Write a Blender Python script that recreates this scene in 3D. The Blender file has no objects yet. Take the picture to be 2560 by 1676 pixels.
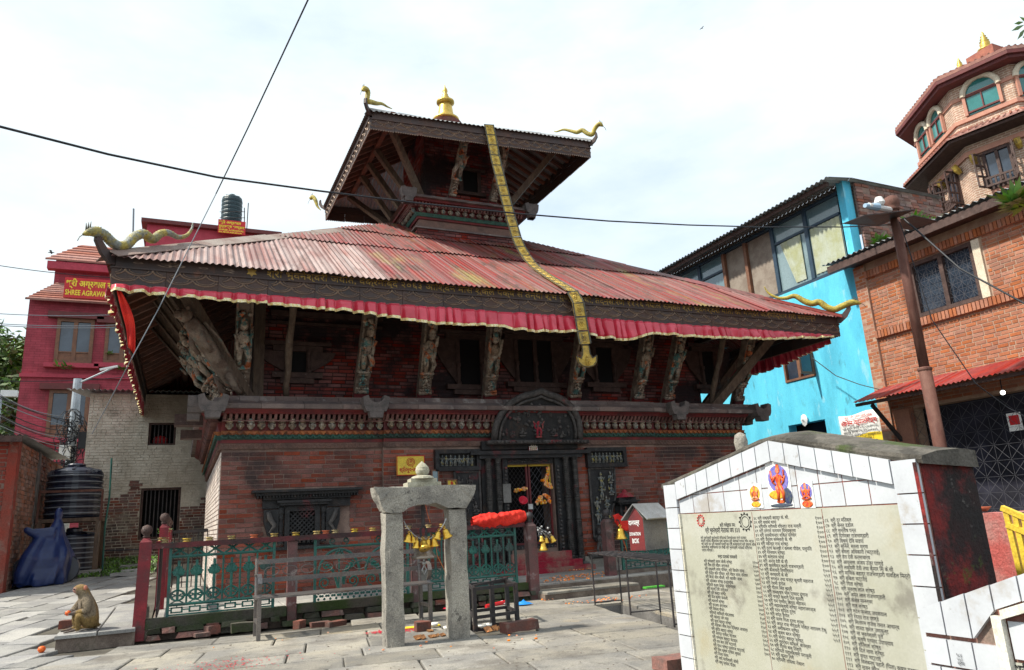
import bpy, bmesh, math, random, re
from mathutils import Vector, Matrix, noise as mnoise
V = Vector
R_ = math.radians
rnd = random.Random(7)
S = bpy.context.scene
COL = S.collection
# ------------------------------------------------------------------ camera
F_PX, CX, CY, CAM_H = 1804.601, 1280.0, 838.0, 1.2
ROT = Matrix(((0.913662, -0.0520497, -0.4031285), (-0.4029314, -0.2466429, -0.8813703), (-0.0535537, 0.9677077, -0.2463207)))
cam_d = bpy.data.cameras.new('camera')
cam_o = bpy.data.objects.new('camera', cam_d)
COL.objects.link(cam_o)
cam_d.sensor_width = 36.0
cam_d.lens = F_PX * 36.0 / 2560.0
cam_d.clip_start, cam_d.clip_end = 0.05, 3000
mw = ROT.to_4x4()
mw.translation = (0, 0, CAM_H)
cam_o.matrix_world = mw
S.camera = cam_o
# ------------------------------------------------------------------ sky and sun
SUN_EL, SUN_A = R_(52), R_(9)          # high on the left, a little behind the temple front
to_sun = V((-math.cos(SUN_EL) * math.cos(SUN_A), math.cos(SUN_EL) * math.sin(SUN_A), math.sin(SUN_EL)))
W = bpy.data.worlds.new('World')
S.world = W
W.use_nodes = True
wn, wl = W.node_tree.nodes, W.node_tree.links
bg = wn['Background']
sky = wn.new('ShaderNodeTexSky')
sky.sky_type = 'NISHITA'
sky.sun_disc = False
sky.sun_elevation = SUN_EL
sky.sun_rotation = math.atan2(to_sun.x, to_sun.y)
sky.air_density, sky.dust_density, sky.ozone_density = 1.0, 1.5, 1.0
tc = wn.new('ShaderNodeTexCoord')
mp = wn.new('ShaderNodeMapping')
mp.inputs['Scale'].default_value = (1.0, 1.0, 2.6)
mp.inputs['Location'].default_value = (0.35, 0.1, 0.0)
cn = wn.new('ShaderNodeTexNoise')
cn.inputs['Scale'].default_value = 2.1
cn.inputs['Detail'].default_value = 7
cn.inputs['Roughness'].default_value = 0.55
cr = wn.new('ShaderNodeValToRGB')
cr.color_ramp.elements[0].position, cr.color_ramp.elements[1].position = 0.28, 0.52
cr.color_ramp.elements[0].color = (0.5, 0.5, 0.5, 1)
cmix = wn.new('ShaderNodeMix')
cmix.data_type = 'RGBA'
cmix.inputs[7].default_value = (5.9, 6.55, 6.9, 1)      # thin bright monsoon cloud
wl.new(tc.outputs['Generated'], mp.inputs[0])
wl.new(mp.outputs[0], cn.inputs['Vector'])
wl.new(cn.outputs['Fac'], cr.inputs[0])
wl.new(cr.outputs[0], cmix.inputs[0])
smul = wn.new('ShaderNodeMix')
smul.data_type, smul.blend_type = 'RGBA', 'MULTIPLY'
smul.inputs[0].default_value = 1
smul.inputs[7].default_value = (1.55, 1.65, 1.7, 1)
wl.new(sky.outputs[0], smul.inputs[6])
wl.new(smul.outputs[2], cmix.inputs[6])
wl.new(cmix.outputs[2], bg.inputs[0])
bg.inputs[1].default_value = 0.12
sun_d = bpy.data.lights.new('sun', 'SUN')
sun_d.energy = 4.7
sun_d.angle = R_(2.5)
sun_d.color = (1.0, 0.94, 0.82)
sun_o = bpy.data.objects.new('sun', sun_d)
sun_o.rotation_euler = (-to_sun).to_track_quat('-Z', 'Y').to_euler()
sun_o.location = (-20, 10, 40)
COL.objects.link(sun_o)
vs = S.view_settings
vs.view_transform = 'Standard'
vs.look = 'None'
vs.exposure = 0.5
vs.gamma = 1.0
vs.use_curve_mapping = False
S.cycles.max_bounces = 6
S.cycles.use_denoising = True
# ------------------------------------------------------------------ helpers
CAM = V((0, 0, CAM_H))
def ray(u, v):
 return (ROT @ V((u - CX, -(v - CY), -F_PX))).normalized()
def at(u, v, X=None, Y=None, Z=None):
 """point of the place seen at photo position (u, v) on the plane X=, Y= or Z="""
 d = ray(u, v)
 if X is not None: t = (X - CAM.x) / d.x
 elif Y is not None: t = (Y - CAM.y) / d.y
 else: t = (Z - CAM.z) / d.z
 return CAM + d * t
def on_plane(u, v, p, n):
 d = ray(u, v); n = V(n)
 return CAM + d * ((V(p) - CAM).dot(n) / d.dot(n))
def proj(p):
 q = ROT.transposed() @ (V(p) - CAM)
 if q.z > -0.05: return (-9999, -9999)
 return (CX + F_PX * q.x / -q.z, CY - F_PX * q.y / -q.z)
def in_view(p, m=60):
 u, v = proj(p)
 return -m < u < 2560 + m and -m < v < 1676 + m
ORG = {}
def thing(name, label, cat, loc=(0, 0, 0), group=None, rot=None):
 o = bpy.data.objects.new(name, None)
 o.empty_display_size = 0.1
 COL.objects.link(o)
 o.location = loc
 if rot: o.rotation_euler = rot
 ORG[o.name] = V(loc)
 return tag(o, label, cat, group)
def tag(o, label, cat=None, group=None):
 o['label'] = label
 if cat: o['category'] = cat
 if group: o['group'] = group
 return o
def struct(o):
 o['kind'] = 'structure'; return o
def stuff(o, label=None, cat=None):
 o['kind'] = 'stuff'
 if label: o['label'] = label
 if cat: o['category'] = cat
 return o
def link(name, me, parent=None, loc=(0, 0, 0), org=None):
 o = bpy.data.objects.new(name, me)
 COL.objects.link(o)
 o.location = loc
 if parent: o.parent = parent
 ORG[o.name] = V(org) if org is not None else V(loc)
 return o
def copy_tree(o, parent=None):
 c = o.copy(); COL.objects.link(c)
 if parent: c.parent = parent
 for ch in o.children: copy_tree(ch, c)
 return c
class MB:
 """collects shapes into one mesh"""
 def __init__(s): s.v, s.f, s.mi, s.m, s.sm, s.smooth = [], [], [], 0, [], False
 def add(s, vs, fs, M=None):
  b = len(s.v)
  s.v += [tuple(M @ V(p)) if M else tuple(p) for p in vs]
  s.f += [tuple(b + i for i in f) for f in fs]
  s.mi += [s.m] * len(fs); s.sm += [s.smooth] * len(fs)
  return s
 def box(s, x0, x1, y0, y1, z0, z1, M=None):
  return s.add([(x0,y0,z0),(x1,y0,z0),(x1,y1,z0),(x0,y1,z0),(x0,y0,z1),(x1,y0,z1),(x1,y1,z1),(x0,y1,z1)],
                     [(0,3,2,1),(4,5,6,7),(0,1,5,4),(1,2,6,5),(2,3,7,6),(3,0,4,7)], M)
 def cbox(s, c, d, M=None):
  return s.box(c[0]-d[0]/2, c[0]+d[0]/2, c[1]-d[1]/2, c[1]+d[1]/2, c[2]-d[2]/2, c[2]+d[2]/2, M)
 def bar(s, p, q, w, h, up=(0, 0, 1)):
  p, q = V(p), V(q); d = q - p; L = d.length
  if L < 1e-6: return s
  y = d / L; x = y.cross(V(up))
  if x.length < 1e-4: x = y.cross(V((1, 0, 0)))
  x.normalize(); z = x.cross(y)
  M = Matrix((x, y, z)).transposed().to_4x4(); M.translation = p
  return s.box(-w/2, w/2, 0, L, -h/2, h/2, M)
 def tube(s, pts, r, n=8, cap=True, M=None, flat=1.0):
  pts = [V(p) for p in pts]; k = len(pts)
  rs = r if isinstance(r, (list, tuple)) else [r] * k
  vs, fs = [], []; nx = None
  for i, p in enumerate(pts):
   t = (pts[min(i+1, k-1)] - pts[max(i-1, 0)])
   if t.length < 1e-9: t = V((0, 0, 1))
   t.normalize()
   if nx is None:
    a = V((0, 0, 1)) if abs(t.z) < 0.9 else V((1, 0, 0)); nx = t.cross(a).normalized()
   else:
    nx = (nx - t * nx.dot(t))
    nx = nx.normalized() if nx.length > 1e-6 else t.orthogonal().normalized()
   b = t.cross(nx)
   for j in range(n):
    a = 2 * math.pi * j / n
    vs.append(p + (nx * math.cos(a) + b * math.sin(a) * flat) * rs[i])
  for i in range(k - 1):
   for j in range(n):
    a, b2 = i*n+j, i*n+(j+1) % n
    fs.append((a, b2, b2+n, a+n))
  if cap:
   fs.append(tuple(range(n-1, -1, -1))); fs.append(tuple((k-1)*n+j for j in range(n)))
  return s.add(vs, fs, M)
 def lathe(s, prof, c=(0, 0, 0), n=16, M=None):
  vs, fs = [], []; k = len(prof)
  for r, z in prof:
   for j in range(n):
    a = 2*math.pi*j/n
    vs.append((c[0]+r*math.cos(a), c[1]+r*math.sin(a), c[2]+z))
  for i in range(k-1):
   for j in range(n):
    a, b = i*n+j, i*n+(j+1) % n
    fs.append((a, b, b+n, a+n))
  fs.append(tuple(range(n-1, -1, -1))); fs.append(tuple((k-1)*n+j for j in range(n)))
  return s.add(vs, fs, M)
 def ball(s, c, r, n=8, m=6, M=None):
  rx, ry, rz = r if isinstance(r, (list, tuple)) else (r, r, r)
  vs, fs = [(c[0], c[1], c[2]-rz)], []
  for i in range(1, m):
   ph = -math.pi/2 + math.pi*i/m
   for j in range(n):
    a = 2*math.pi*j/n
    vs.append((c[0]+rx*math.cos(ph)*math.cos(a), c[1]+ry*math.cos(ph)*math.sin(a), c[2]+rz*math.sin(ph)))
  vs.append((c[0], c[1], c[2]+rz)); top = len(vs)-1
  for j in range(n):
   fs.append((0, 1+(j+1) % n, 1+j)); fs.append((top, top-n+j, top-n+(j+1) % n))
  for i in range(m-2):
   for j in range(n):
    a, b = 1+i*n+j, 1+i*n+(j+1) % n
    fs.append((a, b, b+n, a+n))
  return s.add(vs, fs, M)
 def prism(s, pts, off, M=None):
  """polygon (3d points) extruded by off"""
  k = len(pts); off = V(off)
  vs = [V(p) for p in pts] + [V(p) + off for p in pts]
  fs = [tuple(range(k-1, -1, -1)), tuple(range(k, 2*k))] + [(i, (i+1) % k, k+(i+1) % k, k+i) for i in range(k)]
  return s.add(vs, fs, M)
 def quad(s, *p): return s.add(p, [tuple(range(len(p)))])
 def grid(s, P, closed=False):
  """P[i][j] points -> quads"""
  n, m = len(P), len(P[0]); vs = [p for row in P for p in row]
  return s.add(vs, [(i*m+j, i*m+j+1, (i+1)*m+j+1, (i+1)*m+j) for i in range(n-1) for j in range(m-1)])
 def build(s, name, mat, parent=None, smooth=False, world=True, uv=False, loc=None, thick=0):
  o_w = ORG[parent.name] if (parent and world) else V((0, 0, 0))
  if loc is not None: o_w = V(loc)
  me = bpy.data.meshes.new(name)
  me.from_pydata([tuple(V(p) - o_w) for p in s.v], [], s.f)
  mats = mat if isinstance(mat, (list, tuple)) else [mat]
  for m_ in mats: me.materials.append(m_)
  if len(mats) > 1: me.polygons.foreach_set('material_index', s.mi)
  sm = [True]*len(s.f) if smooth else s.sm
  me.polygons.foreach_set('use_smooth', sm)
  me.update()
  if uv:
   ul = me.uv_layers.new(name='UVMap')
   for pl in me.polygons:
    nn = pl.normal
    if abs(nn.z) > 0.9: a, b = V((1, 0, 0)), V((0, 1, 0))
    else:
     a = V((-nn.y, nn.x, 0)).normalized(); b = V((0, 0, 1)) if abs(nn.z) < 0.5 else nn.cross(a)
    for li in pl.loop_indices:
     p = V(s.v[me.loops[li].vertex_index]); ul.data[li].uv = (p.dot(a), p.dot(b))
  o = bpy.data.objects.new(name, me); COL.objects.link(o)
  ORG[o.name] = o_w
  if parent:
   o.parent = parent
   if loc is not None: o.location = o_w - ORG[parent.name]
  elif loc is not None: o.location = loc
  if thick:
   md = o.modifiers.new('thick', 'SOLIDIFY'); md.thickness = thick; md.offset = 0
  return o
def wall_cells(mb, u0, u1, z0, z1, holes, fn):
 """solid cells of a wall round rectangular holes; fn(u0,u1,z0,z1) adds one"""
 us = sorted({u0, u1, *[h[0] for h in holes], *[h[1] for h in holes]}); zs = sorted({z0, z1, *[h[2] for h in holes], *[h[3] for h in holes]})
 us = [u for u in us if u0 <= u <= u1]; zs = [z for z in zs if z0 <= z <= z1]
 for z_a, z_b in zip(zs, zs[1:]):
  start = None
  for u_a, u_b in zip(us, us[1:]):
   hole = any(h[0] <= (u_a+u_b)/2 <= h[1] and h[2] <= (z_a+z_b)/2 <= h[3] for h in holes)
   if hole:
    if start is not None: fn(start, u_a, z_a, z_b); start = None
   elif start is None: start = u_a
  if start is not None: fn(start, us[-1], z_a, z_b)
# ------------------------------------------------------------------ materials
def lin(r, g, b):
 f = lambda c: ((c/255+0.055)/1.055)**2.4 if c/255 > 0.04045 else c/255/12.92
 return (f(r), f(g), f(b), 1)
def c4(c): return tuple(c) if len(c) == 4 else (*c, 1)
def M(name, c, c2=None, scale=3.0, rough=0.8, metal=0.0, bump=0.25, bscale=25.0, var=0.0, dirt=None, spec=0.4, stretch=None, emit=0, brick=None, lo=0.35, hi=0.65, trans=0, coat=0, grain=0.3, gsc=70):
 m = bpy.data.materials.new(name); m.use_nodes = True
 nt = m.node_tree; N, L = nt.nodes, nt.links
 b = N['Principled BSDF']
 b.inputs['Roughness'].default_value = rough; b.inputs['Metallic'].default_value = metal
 b.inputs['Specular IOR Level'].default_value = spec
 if trans: b.inputs['Transmission Weight'].default_value = trans
 if coat: b.inputs['Coat Weight'].default_value = coat
 geo = N.new('ShaderNodeNewGeometry'); pos = geo.outputs['Position']
 if stretch:
  mpn = N.new('ShaderNodeMapping'); mpn.inputs['Scale'].default_value = stretch
  L.new(pos, mpn.inputs[0]); pos = mpn.outputs[0]
 def noise(sc, det=6, ro=0.62):
  n = N.new('ShaderNodeTexNoise'); n.inputs['Scale'].default_value = sc; n.inputs['Detail'].default_value = det; n.inputs['Roughness'].default_value = ro
  L.new(pos, n.inputs['Vector']); return n.outputs['Fac']
 def ramp(x, a, bb):
  r = N.new('ShaderNodeMapRange'); r.inputs[1].default_value = a; r.inputs[2].default_value = bb
  r.interpolation_type = 'SMOOTHSTEP'
  L.new(x, r.inputs[0]); return r.outputs[0]
 def mix(f, a, bb, bt='MIX'):
  n = N.new('ShaderNodeMix'); n.data_type = 'RGBA'; n.blend_type = bt
  if isinstance(f, (int, float)): n.inputs[0].default_value = f
  else: L.new(f, n.inputs[0])
  for i, q in ((6, a), (7, bb)):
   if isinstance(q, tuple): n.inputs[i].default_value = c4(q)
   else: L.new(q, n.inputs[i])
  return n.outputs[2]
 col = c4(c)
 if c2 is not None: col = mix(ramp(noise(scale), lo, hi), c4(c), c4(c2))
 if brick:
  bt = N.new('ShaderNodeTexBrick'); uvn = N.new('ShaderNodeUVMap')
  L.new(uvn.outputs[0], bt.inputs['Vector'])
  bt.inputs['Scale'].default_value = 1.0; bt.inputs['Brick Width'].default_value = brick[0]; bt.inputs['Row Height'].default_value = brick[1]
  bt.inputs['Mortar Size'].default_value = brick[2]; bt.inputs['Mortar'].default_value = c4(brick[3])
  bt.inputs['Color1'].default_value = c4(c); bt.inputs['Color2'].default_value = c4(c2 or c)
  bt.inputs['Mortar Smooth'].default_value = 0.2
  dk = mix(ramp(noise(scale), 0.3, 0.7), (0.7, 0.7, 0.7, 1), (1.1, 1.1, 1.1, 1))
  col = mix(1.0, bt.outputs['Color'], dk, 'MULTIPLY')
 if var:
  oi = N.new('ShaderNodeObjectInfo'); ad = N.new('ShaderNodeMath'); ad.operation = 'ADD'
  L.new(oi.outputs['Random'], ad.inputs[0]); L.new(geo.outputs['Random Per Island'], ad.inputs[1])
  fr = N.new('ShaderNodeMath'); fr.operation = 'FRACT'; L.new(ad.outputs[0], fr.inputs[0])
  hs = N.new('ShaderNodeHueSaturation')
  vr = N.new('ShaderNodeMapRange'); vr.inputs[3].default_value = 1 - var; vr.inputs[4].default_value = 1 + var
  L.new(fr.outputs[0], vr.inputs[0]); L.new(vr.outputs[0], hs.inputs['Value'])
  wn_ = N.new('ShaderNodeTexWhiteNoise'); wn_.noise_dimensions = '1D'; L.new(fr.outputs[0], wn_.inputs['W'])
  sr = N.new('ShaderNodeMapRange'); sr.inputs[3].default_value = 1 - var*1.2; sr.inputs[4].default_value = 1 + var*0.6
  L.new(wn_.outputs[0], sr.inputs[0]); L.new(sr.outputs[0], hs.inputs['Saturation'])
  if isinstance(col, tuple): hs.inputs['Color'].default_value = col
  else: L.new(col, hs.inputs['Color'])
  col = hs.outputs[0]
 for d in (dirt or []):      # (colour, scale, threshold, softness, amount)
  f = ramp(noise(d[1], 7, 0.65), d[2], d[2] + d[3])
  mm = N.new('ShaderNodeMath'); mm.operation = 'MULTIPLY'; mm.inputs[1].default_value = d[4]; L.new(f, mm.inputs[0])
  col = mix(mm.outputs[0], col, c4(d[0]))
 if grain and bump:
  gn = N.new('ShaderNodeMapRange'); gn.inputs[1].default_value = 0.3; gn.inputs[2].default_value = 0.7; gn.inputs[3].default_value = 1 - grain; gn.inputs[4].default_value = 1 + grain
  L.new(noise(gsc, 4, 0.7), gn.inputs[0]); col = mix(1.0, col, gn.outputs[0], 'MULTIPLY')
 if isinstance(col, tuple): b.inputs['Base Color'].default_value = col
 else: L.new(col, b.inputs['Base Color'])
 if bump:
  bp = N.new('ShaderNodeBump'); bp.inputs['Strength'].default_value = bump; bp.inputs['Distance'].default_value = 0.02
  L.new(noise(bscale, 8, 0.7), bp.inputs['Height']); L.new(bp.outputs[0], b.inputs['Normal'])
 if emit:
  b.inputs['Emission Strength'].default_value = emit
  b.inputs['Emission Color'].default_value = c4(c)
 return m
SOOT = (0.018, 0.015, 0.016)
m_dirt = M('packed_dirt', (0.06, 0.052, 0.042), (0.11, 0.1, 0.08), 2.5, 0.95, bump=0.5, bscale=30)
m_slab = M('sandstone_slab', (0.29, 0.265, 0.22), (0.19, 0.18, 0.165), 1.6, 0.85, bump=0.7, bscale=35, var=0.22, dirt=[((0.12, 0.105, 0.088), 1.0, 0.49, 0.16, 0.7), ((0.10, 0.088, 0.075), 7, 0.56, 0.1, 0.6), ((0.42, 0.33, 0.2), 0.6, 0.58, 0.12, 0.6), ((0.33, 0.31, 0.29), 2.2, 0.6, 0.1, 0.5)])
m_slab2 = M('left_paver', (0.31, 0.30, 0.28), (0.22, 0.215, 0.215), 2.0, 0.85, bump=0.45, bscale=40, var=0.24, dirt=[((0.13, 0.12, 0.10), 1.7, 0.58, 0.18, 0.5)])
m_platform = M('platform_stone', (0.36, 0.34, 0.31), (0.25, 0.235, 0.22), 2, 0.85, bump=0.3, bscale=40, var=0.12, dirt=[((0.08, 0.075, 0.07), 1.1, 0.55, 0.2, 0.6)])
m_kerb = M('dark_kerb_stone', (0.12, 0.09, 0.075), (0.2, 0.16, 0.13), 5, 0.9, bump=0.6, bscale=30, dirt=[((0.03, 0.04, 0.015), 3, 0.55, 0.15, 0.6)])
m_moss = M('mossy_stone', (0.07, 0.06, 0.05), (0.03, 0.05, 0.012), 2.5, 0.95, bump=0.7, bscale=35, var=0.25, dirt=[((0.02, 0.018, 0.016), 2, 0.5, 0.2, 0.8)])
m_rubble = M('rubble_brick', (0.2, 0.07, 0.05), (0.11, 0.065, 0.055), 6, 0.9, bump=0.6, var=0.2, dirt=[((0.3, 0.26, 0.22), 5, 0.55, 0.15, 0.5)])
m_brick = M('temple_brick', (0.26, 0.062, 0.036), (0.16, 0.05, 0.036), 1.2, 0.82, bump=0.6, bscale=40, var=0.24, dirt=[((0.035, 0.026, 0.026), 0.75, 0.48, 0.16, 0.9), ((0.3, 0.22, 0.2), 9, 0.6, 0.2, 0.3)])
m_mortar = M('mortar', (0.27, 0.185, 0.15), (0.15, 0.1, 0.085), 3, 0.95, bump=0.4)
m_brick_up = M('upper_brick', (0.24, 0.034, 0.024), (0.12, 0.03, 0.028), 1.1, 0.85, bump=0.4, bscale=40, var=0.3, dirt=[((0.015, 0.011, 0.014), 0.55, 0.49, 0.1, 0.9)])  # soot, plus eave shade painted into the darkened brick colour
m_mortar_dk = M('eave_shade_mortar', (0.045, 0.028, 0.026), (0.02, 0.014, 0.015), 3, 0.95, bump=0.4)  # dark copy of the mortar; shade under the eaves is put into its colour
m_brick_white = M('whitewashed_side', (0.62, 0.55, 0.49), (0.5, 0.42, 0.38), 2, 0.9, bump=0.4, var=0.12, dirt=[((0.12, 0.11, 0.1), 1.2, 0.62, 0.15, 0.7)])
m_terra = M('terracotta_band', (0.2, 0.11, 0.085), (0.14, 0.085, 0.07), 4, 0.85, bump=0.5, var=0.1, dirt=[(SOOT, 2, 0.55, 0.2, 0.5)])
m_redpaint = M('dark_red_paint', (0.19, 0.024, 0.024), (0.11, 0.02, 0.024), 3, 0.6, bump=0.2, dirt=[(SOOT, 2.5, 0.52, 0.2, 0.7)])
m_ledge = M('ledge_slab', (0.19, 0.14, 0.125), (0.12, 0.09, 0.088), 3, 0.85, bump=0.5, var=0.18, dirt=[((0.42, 0.39, 0.37), 4, 0.55, 0.15, 0.55), ((0.03, 0.03, 0.03), 1.5, 0.58, 0.2, 0.6)])
m_greystone = M('grey_stone', (0.15, 0.125, 0.118), (0.085, 0.075, 0.073), 5, 0.85, bump=0.45, bscale=30)
m_dent = M('dentil_paint', (0.25, 0.125, 0.11), (0.14, 0.06, 0.055), 5, 0.75, bump=0.2, dirt=[(SOOT, 1.4, 0.48, 0.2, 0.75)])
m_head = M('painted_head', (0.33, 0.27, 0.2), (0.15, 0.1, 0.07), 9, 0.8, bump=0.3, var=0.35, dirt=[((0.06, 0.2, 0.22), 6, 0.58, 0.1, 0.7), ((0.33, 0.08, 0.06), 7, 0.6, 0.1, 0.7), (SOOT, 5, 0.52, 0.15, 0.6)])
m_orange = M('orange_paint', (0.38, 0.125, 0.035), (0.24, 0.065, 0.03), 6, 0.7, bump=0.2, dirt=[(SOOT, 0.8, 0.46, 0.2, 0.85), (SOOT, 9, 0.52, 0.12, 0.6)])
m_green_b = M('green_band_paint', (0.045, 0.12, 0.085), (0.025, 0.08, 0.065), 6, 0.7, bump=0.2, dirt=[(SOOT, 0.8, 0.46, 0.2, 0.85), (SOOT, 9, 0.52, 0.12, 0.6)])
m_wood_dk = M('dark_carved_wood', (0.05, 0.026, 0.022), (0.085, 0.048, 0.04), 8, 0.65, bump=0.7, bscale=60, dirt=[((0.22, 0.2, 0.19), 14, 0.6, 0.12, 0.35)])
m_black_wood = M('sooty_wood', (0.011, 0.011, 0.013), (0.028, 0.027, 0.028), 9, 0.42, bump=0.9, bscale=70, dirt=[((0.16, 0.155, 0.15), 22, 0.62, 0.1, 0.4), ((0.16, 0.02, 0.025), 1.6, 0.6, 0.1, 0.6), ((0.09, 0.05, 0.03), 3, 0.56, 0.12, 0.5)])  # the pale grey flecks are painted highlights on the carving
m_wood = M('weathered_wood', (0.17, 0.12, 0.085), (0.10, 0.07, 0.055), 3, 0.85, bump=0.8, bscale=18, stretch=(5, 5, 1), dirt=[((0.32, 0.29, 0.25), 4, 0.56, 0.2, 0.5)])
m_beam = M('roof_timber', (0.2, 0.08, 0.05), (0.11, 0.055, 0.04), 3, 0.85, bump=0.5, var=0.2)
m_fascia = M('fascia_copper', (0.085, 0.047, 0.036), (0.065, 0.047, 0.045), 3, 0.6, metal=0.15, bump=0.35, bscale=30, var=0.14, dirt=[((0.24, 0.1, 0.06), 2.5, 0.6, 0.1, 0.55), ((0.035, 0.035, 0.04), 1.3, 0.5, 0.2, 0.6)])
m_scallop = M('scallop_edge', (0.3, 0.21, 0.15), (0.2, 0.145, 0.12), 5, 0.5, metal=0.3, bump=0.2)
m_rooftin = M('red_tin', (0.19, 0.021, 0.02), (0.16, 0.05, 0.036), 1.4, 0.55, bump=0.35, bscale=20, var=0.3, stretch=(1.6, 0.35, 0.6), dirt=[((0.26, 0.17, 0.145), 1.0, 0.55, 0.2, 0.5), ((0.065, 0.036, 0.028), 3, 0.5, 0.15, 0.8), ((0.26, 0.22, 0.05), 0.7, 0.55, 0.15, 0.6)])
m_rooftin2 = M('faded_tin', (0.31, 0.22, 0.2), (0.2, 0.075, 0.06), 1.3, 0.5, bump=0.3, bscale=20, var=0.2, stretch=(1.6, 0.35, 0.6), dirt=[((0.14, 0.07, 0.055), 3, 0.54, 0.12, 0.7)])
m_greytin = M('grey_tin', (0.3, 0.31, 0.32), (0.2, 0.2, 0.2), 2, 0.5, metal=0.3, bump=0.2, dirt=[((0.16, 0.08, 0.05), 3, 0.6, 0.15, 0.6)])
m_flash = M('ridge_flashing', (0.30, 0.25, 0.22), (0.2, 0.13, 0.11), 2, 0.75, bump=0.4, dirt=[((0.08, 0.09, 0.04), 2.5, 0.6, 0.15, 0.6)])
m_silk = M('red_satin', (0.68, 0.05, 0.09), (0.5, 0.015, 0.04), 1.5, 0.34, grain=0.06, bump=0.1, bscale=12, spec=0.7)
_b = m_silk.node_tree.nodes['Principled BSDF']; _b.inputs['Sheen Weight'].default_value = 0.6; _b.inputs['Sheen Roughness'].default_value = 0.35; _b.inputs['Sheen Tint'].default_value = (1, 0.6, 0.65, 1)
m_scarlet = M('scarlet_cloth', (0.72, 0.03, 0.012), (0.55, 0.015, 0.01), 4, 0.75, bump=0.3, bscale=20)
m_goldtrim = M('gold_trim', (0.75, 0.58, 0.2), (0.85, 0.78, 0.55), 30, 0.35, metal=0.3, bump=0.5, bscale=80)
m_gold = M('gilt_brass', (0.72, 0.5, 0.13), (0.5, 0.33, 0.07), 4, 0.38, metal=0.75, bump=0.25, bscale=40, dirt=[((0.06, 0.055, 0.035), 6, 0.58, 0.15, 0.6)])
m_goldplate = M('gilt_plate', (0.62, 0.42, 0.08), (0.4, 0.27, 0.07), 9, 0.45, metal=0.55, bump=0.6, bscale=55, dirt=[((0.07, 0.08, 0.09), 5, 0.52, 0.15, 0.7)])
m_platedark = M('plate_rim', (0.06, 0.065, 0.075), (0.16, 0.15, 0.1), 30, 0.55, metal=0.5, bump=0.6, bscale=90)
m_snake = M('serpent_paint', (0.38, 0.3, 0.06), (0.19, 0.18, 0.1), 7, 0.5, bump=0.7, bscale=50, dirt=[((0.23, 0.25, 0.24), 3.5, 0.5, 0.1, 0.8)], grain=0.5, gsc=30)
m_snake_y = M('yellow_serpent_paint', (0.46, 0.36, 0.05), (0.3, 0.24, 0.05), 7, 0.5, bump=0.7, bscale=50, dirt=[((0.12, 0.11, 0.06), 9, 0.6, 0.1, 0.6)], grain=0.5, gsc=30)
m_strut = M('painted_strut', (0.13, 0.085, 0.065), (0.24, 0.19, 0.15), 6, 0.85, bump=0.8, bscale=35, dirt=[((0.09, 0.16, 0.15), 5, 0.57, 0.1, 0.65), ((0.3, 0.09, 0.05), 6, 0.58, 0.1, 0.7), (SOOT, 4, 0.55, 0.15, 0.7)])
m_figure = M('painted_figure', (0.44, 0.36, 0.28), (0.22, 0.15, 0.11), 9, 0.85, bump=0.6, bscale=45, var=0.15, dirt=[((0.05, 0.19, 0.19), 5, 0.54, 0.06, 0.85), ((0.5, 0.13, 0.04), 4.3, 0.55, 0.06, 0.9), (SOOT, 14, 0.53, 0.1, 0.8)])
m_relief = M('dark_relief', (0.04, 0.036, 0.036), (0.10, 0.09, 0.085), 10, 0.7, bump=0.7, bscale=60, dirt=[((0.3, 0.02, 0.03), 2.2, 0.57, 0.1, 0.6)])
m_column = M('ringed_column_wood', (0.025, 0.023, 0.023), (0.075, 0.068, 0.062), 12, 0.5, bump=0.8, bscale=60, dirt=[((0.2, 0.02, 0.03), 2.5, 0.6, 0.1, 0.5)])  # paler second tone paints highlights so the rings show
m_relief_p = M('painted_relief', (0.23, 0.21, 0.17), (0.1, 0.13, 0.15), 14, 0.75, bump=0.5, dirt=[((0.42, 0.33, 0.06), 11, 0.55, 0.08, 0.8), (SOOT, 9, 0.56, 0.1, 0.7)])
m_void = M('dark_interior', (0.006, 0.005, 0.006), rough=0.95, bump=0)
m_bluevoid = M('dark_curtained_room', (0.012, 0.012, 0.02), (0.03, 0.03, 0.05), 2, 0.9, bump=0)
m_iron = M('black_iron', (0.03, 0.03, 0.033), (0.06, 0.05, 0.05), 6, 0.55, metal=0.3, bump=0.3, dirt=[((0.14, 0.07, 0.045), 5, 0.6, 0.12, 0.5)])
m_iron_green = M('green_iron', (0.025, 0.135, 0.105), (0.018, 0.085, 0.075), 4, 0.5, bump=0.25, bscale=40, dirt=[((0.05, 0.05, 0.05), 2.2, 0.52, 0.15, 0.75), ((0.2, 0.2, 0.18), 9, 0.62, 0.1, 0.4)])
m_post = M('red_post', (0.24, 0.016, 0.024), (0.13, 0.014, 0.02), 3, 0.55, bump=0.3, dirt=[((0.06, 0.045, 0.04), 2.5, 0.55, 0.15, 0.85), ((0.35, 0.25, 0.24), 12, 0.65, 0.08, 0.4)])
m_post_old = M('worn_post', (0.16, 0.06, 0.06), (0.10, 0.065, 0.06), 3, 0.7, bump=0.4, dirt=[((0.36, 0.32, 0.31), 5, 0.56, 0.12, 0.55), ((0.03, 0.03, 0.028), 2, 0.55, 0.15, 0.8)])
m_bench = M('bench_steel', (0.12, 0.115, 0.12), (0.19, 0.165, 0.15), 4, 0.45, metal=0.5, bump=0.15, dirt=[((0.16, 0.1, 0.065), 3, 0.55, 0.15, 0.6)])
m_gate = M('rough_granite', (0.34, 0.315, 0.27), (0.2, 0.185, 0.165), 4, 0.92, bump=1.0, bscale=24, grain=0.5, gsc=90, dirt=[((0.46, 0.43, 0.36), 2.0, 0.54, 0.15, 0.6), ((0.07, 0.065, 0.058), 12, 0.58, 0.1, 0.8)])
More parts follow.
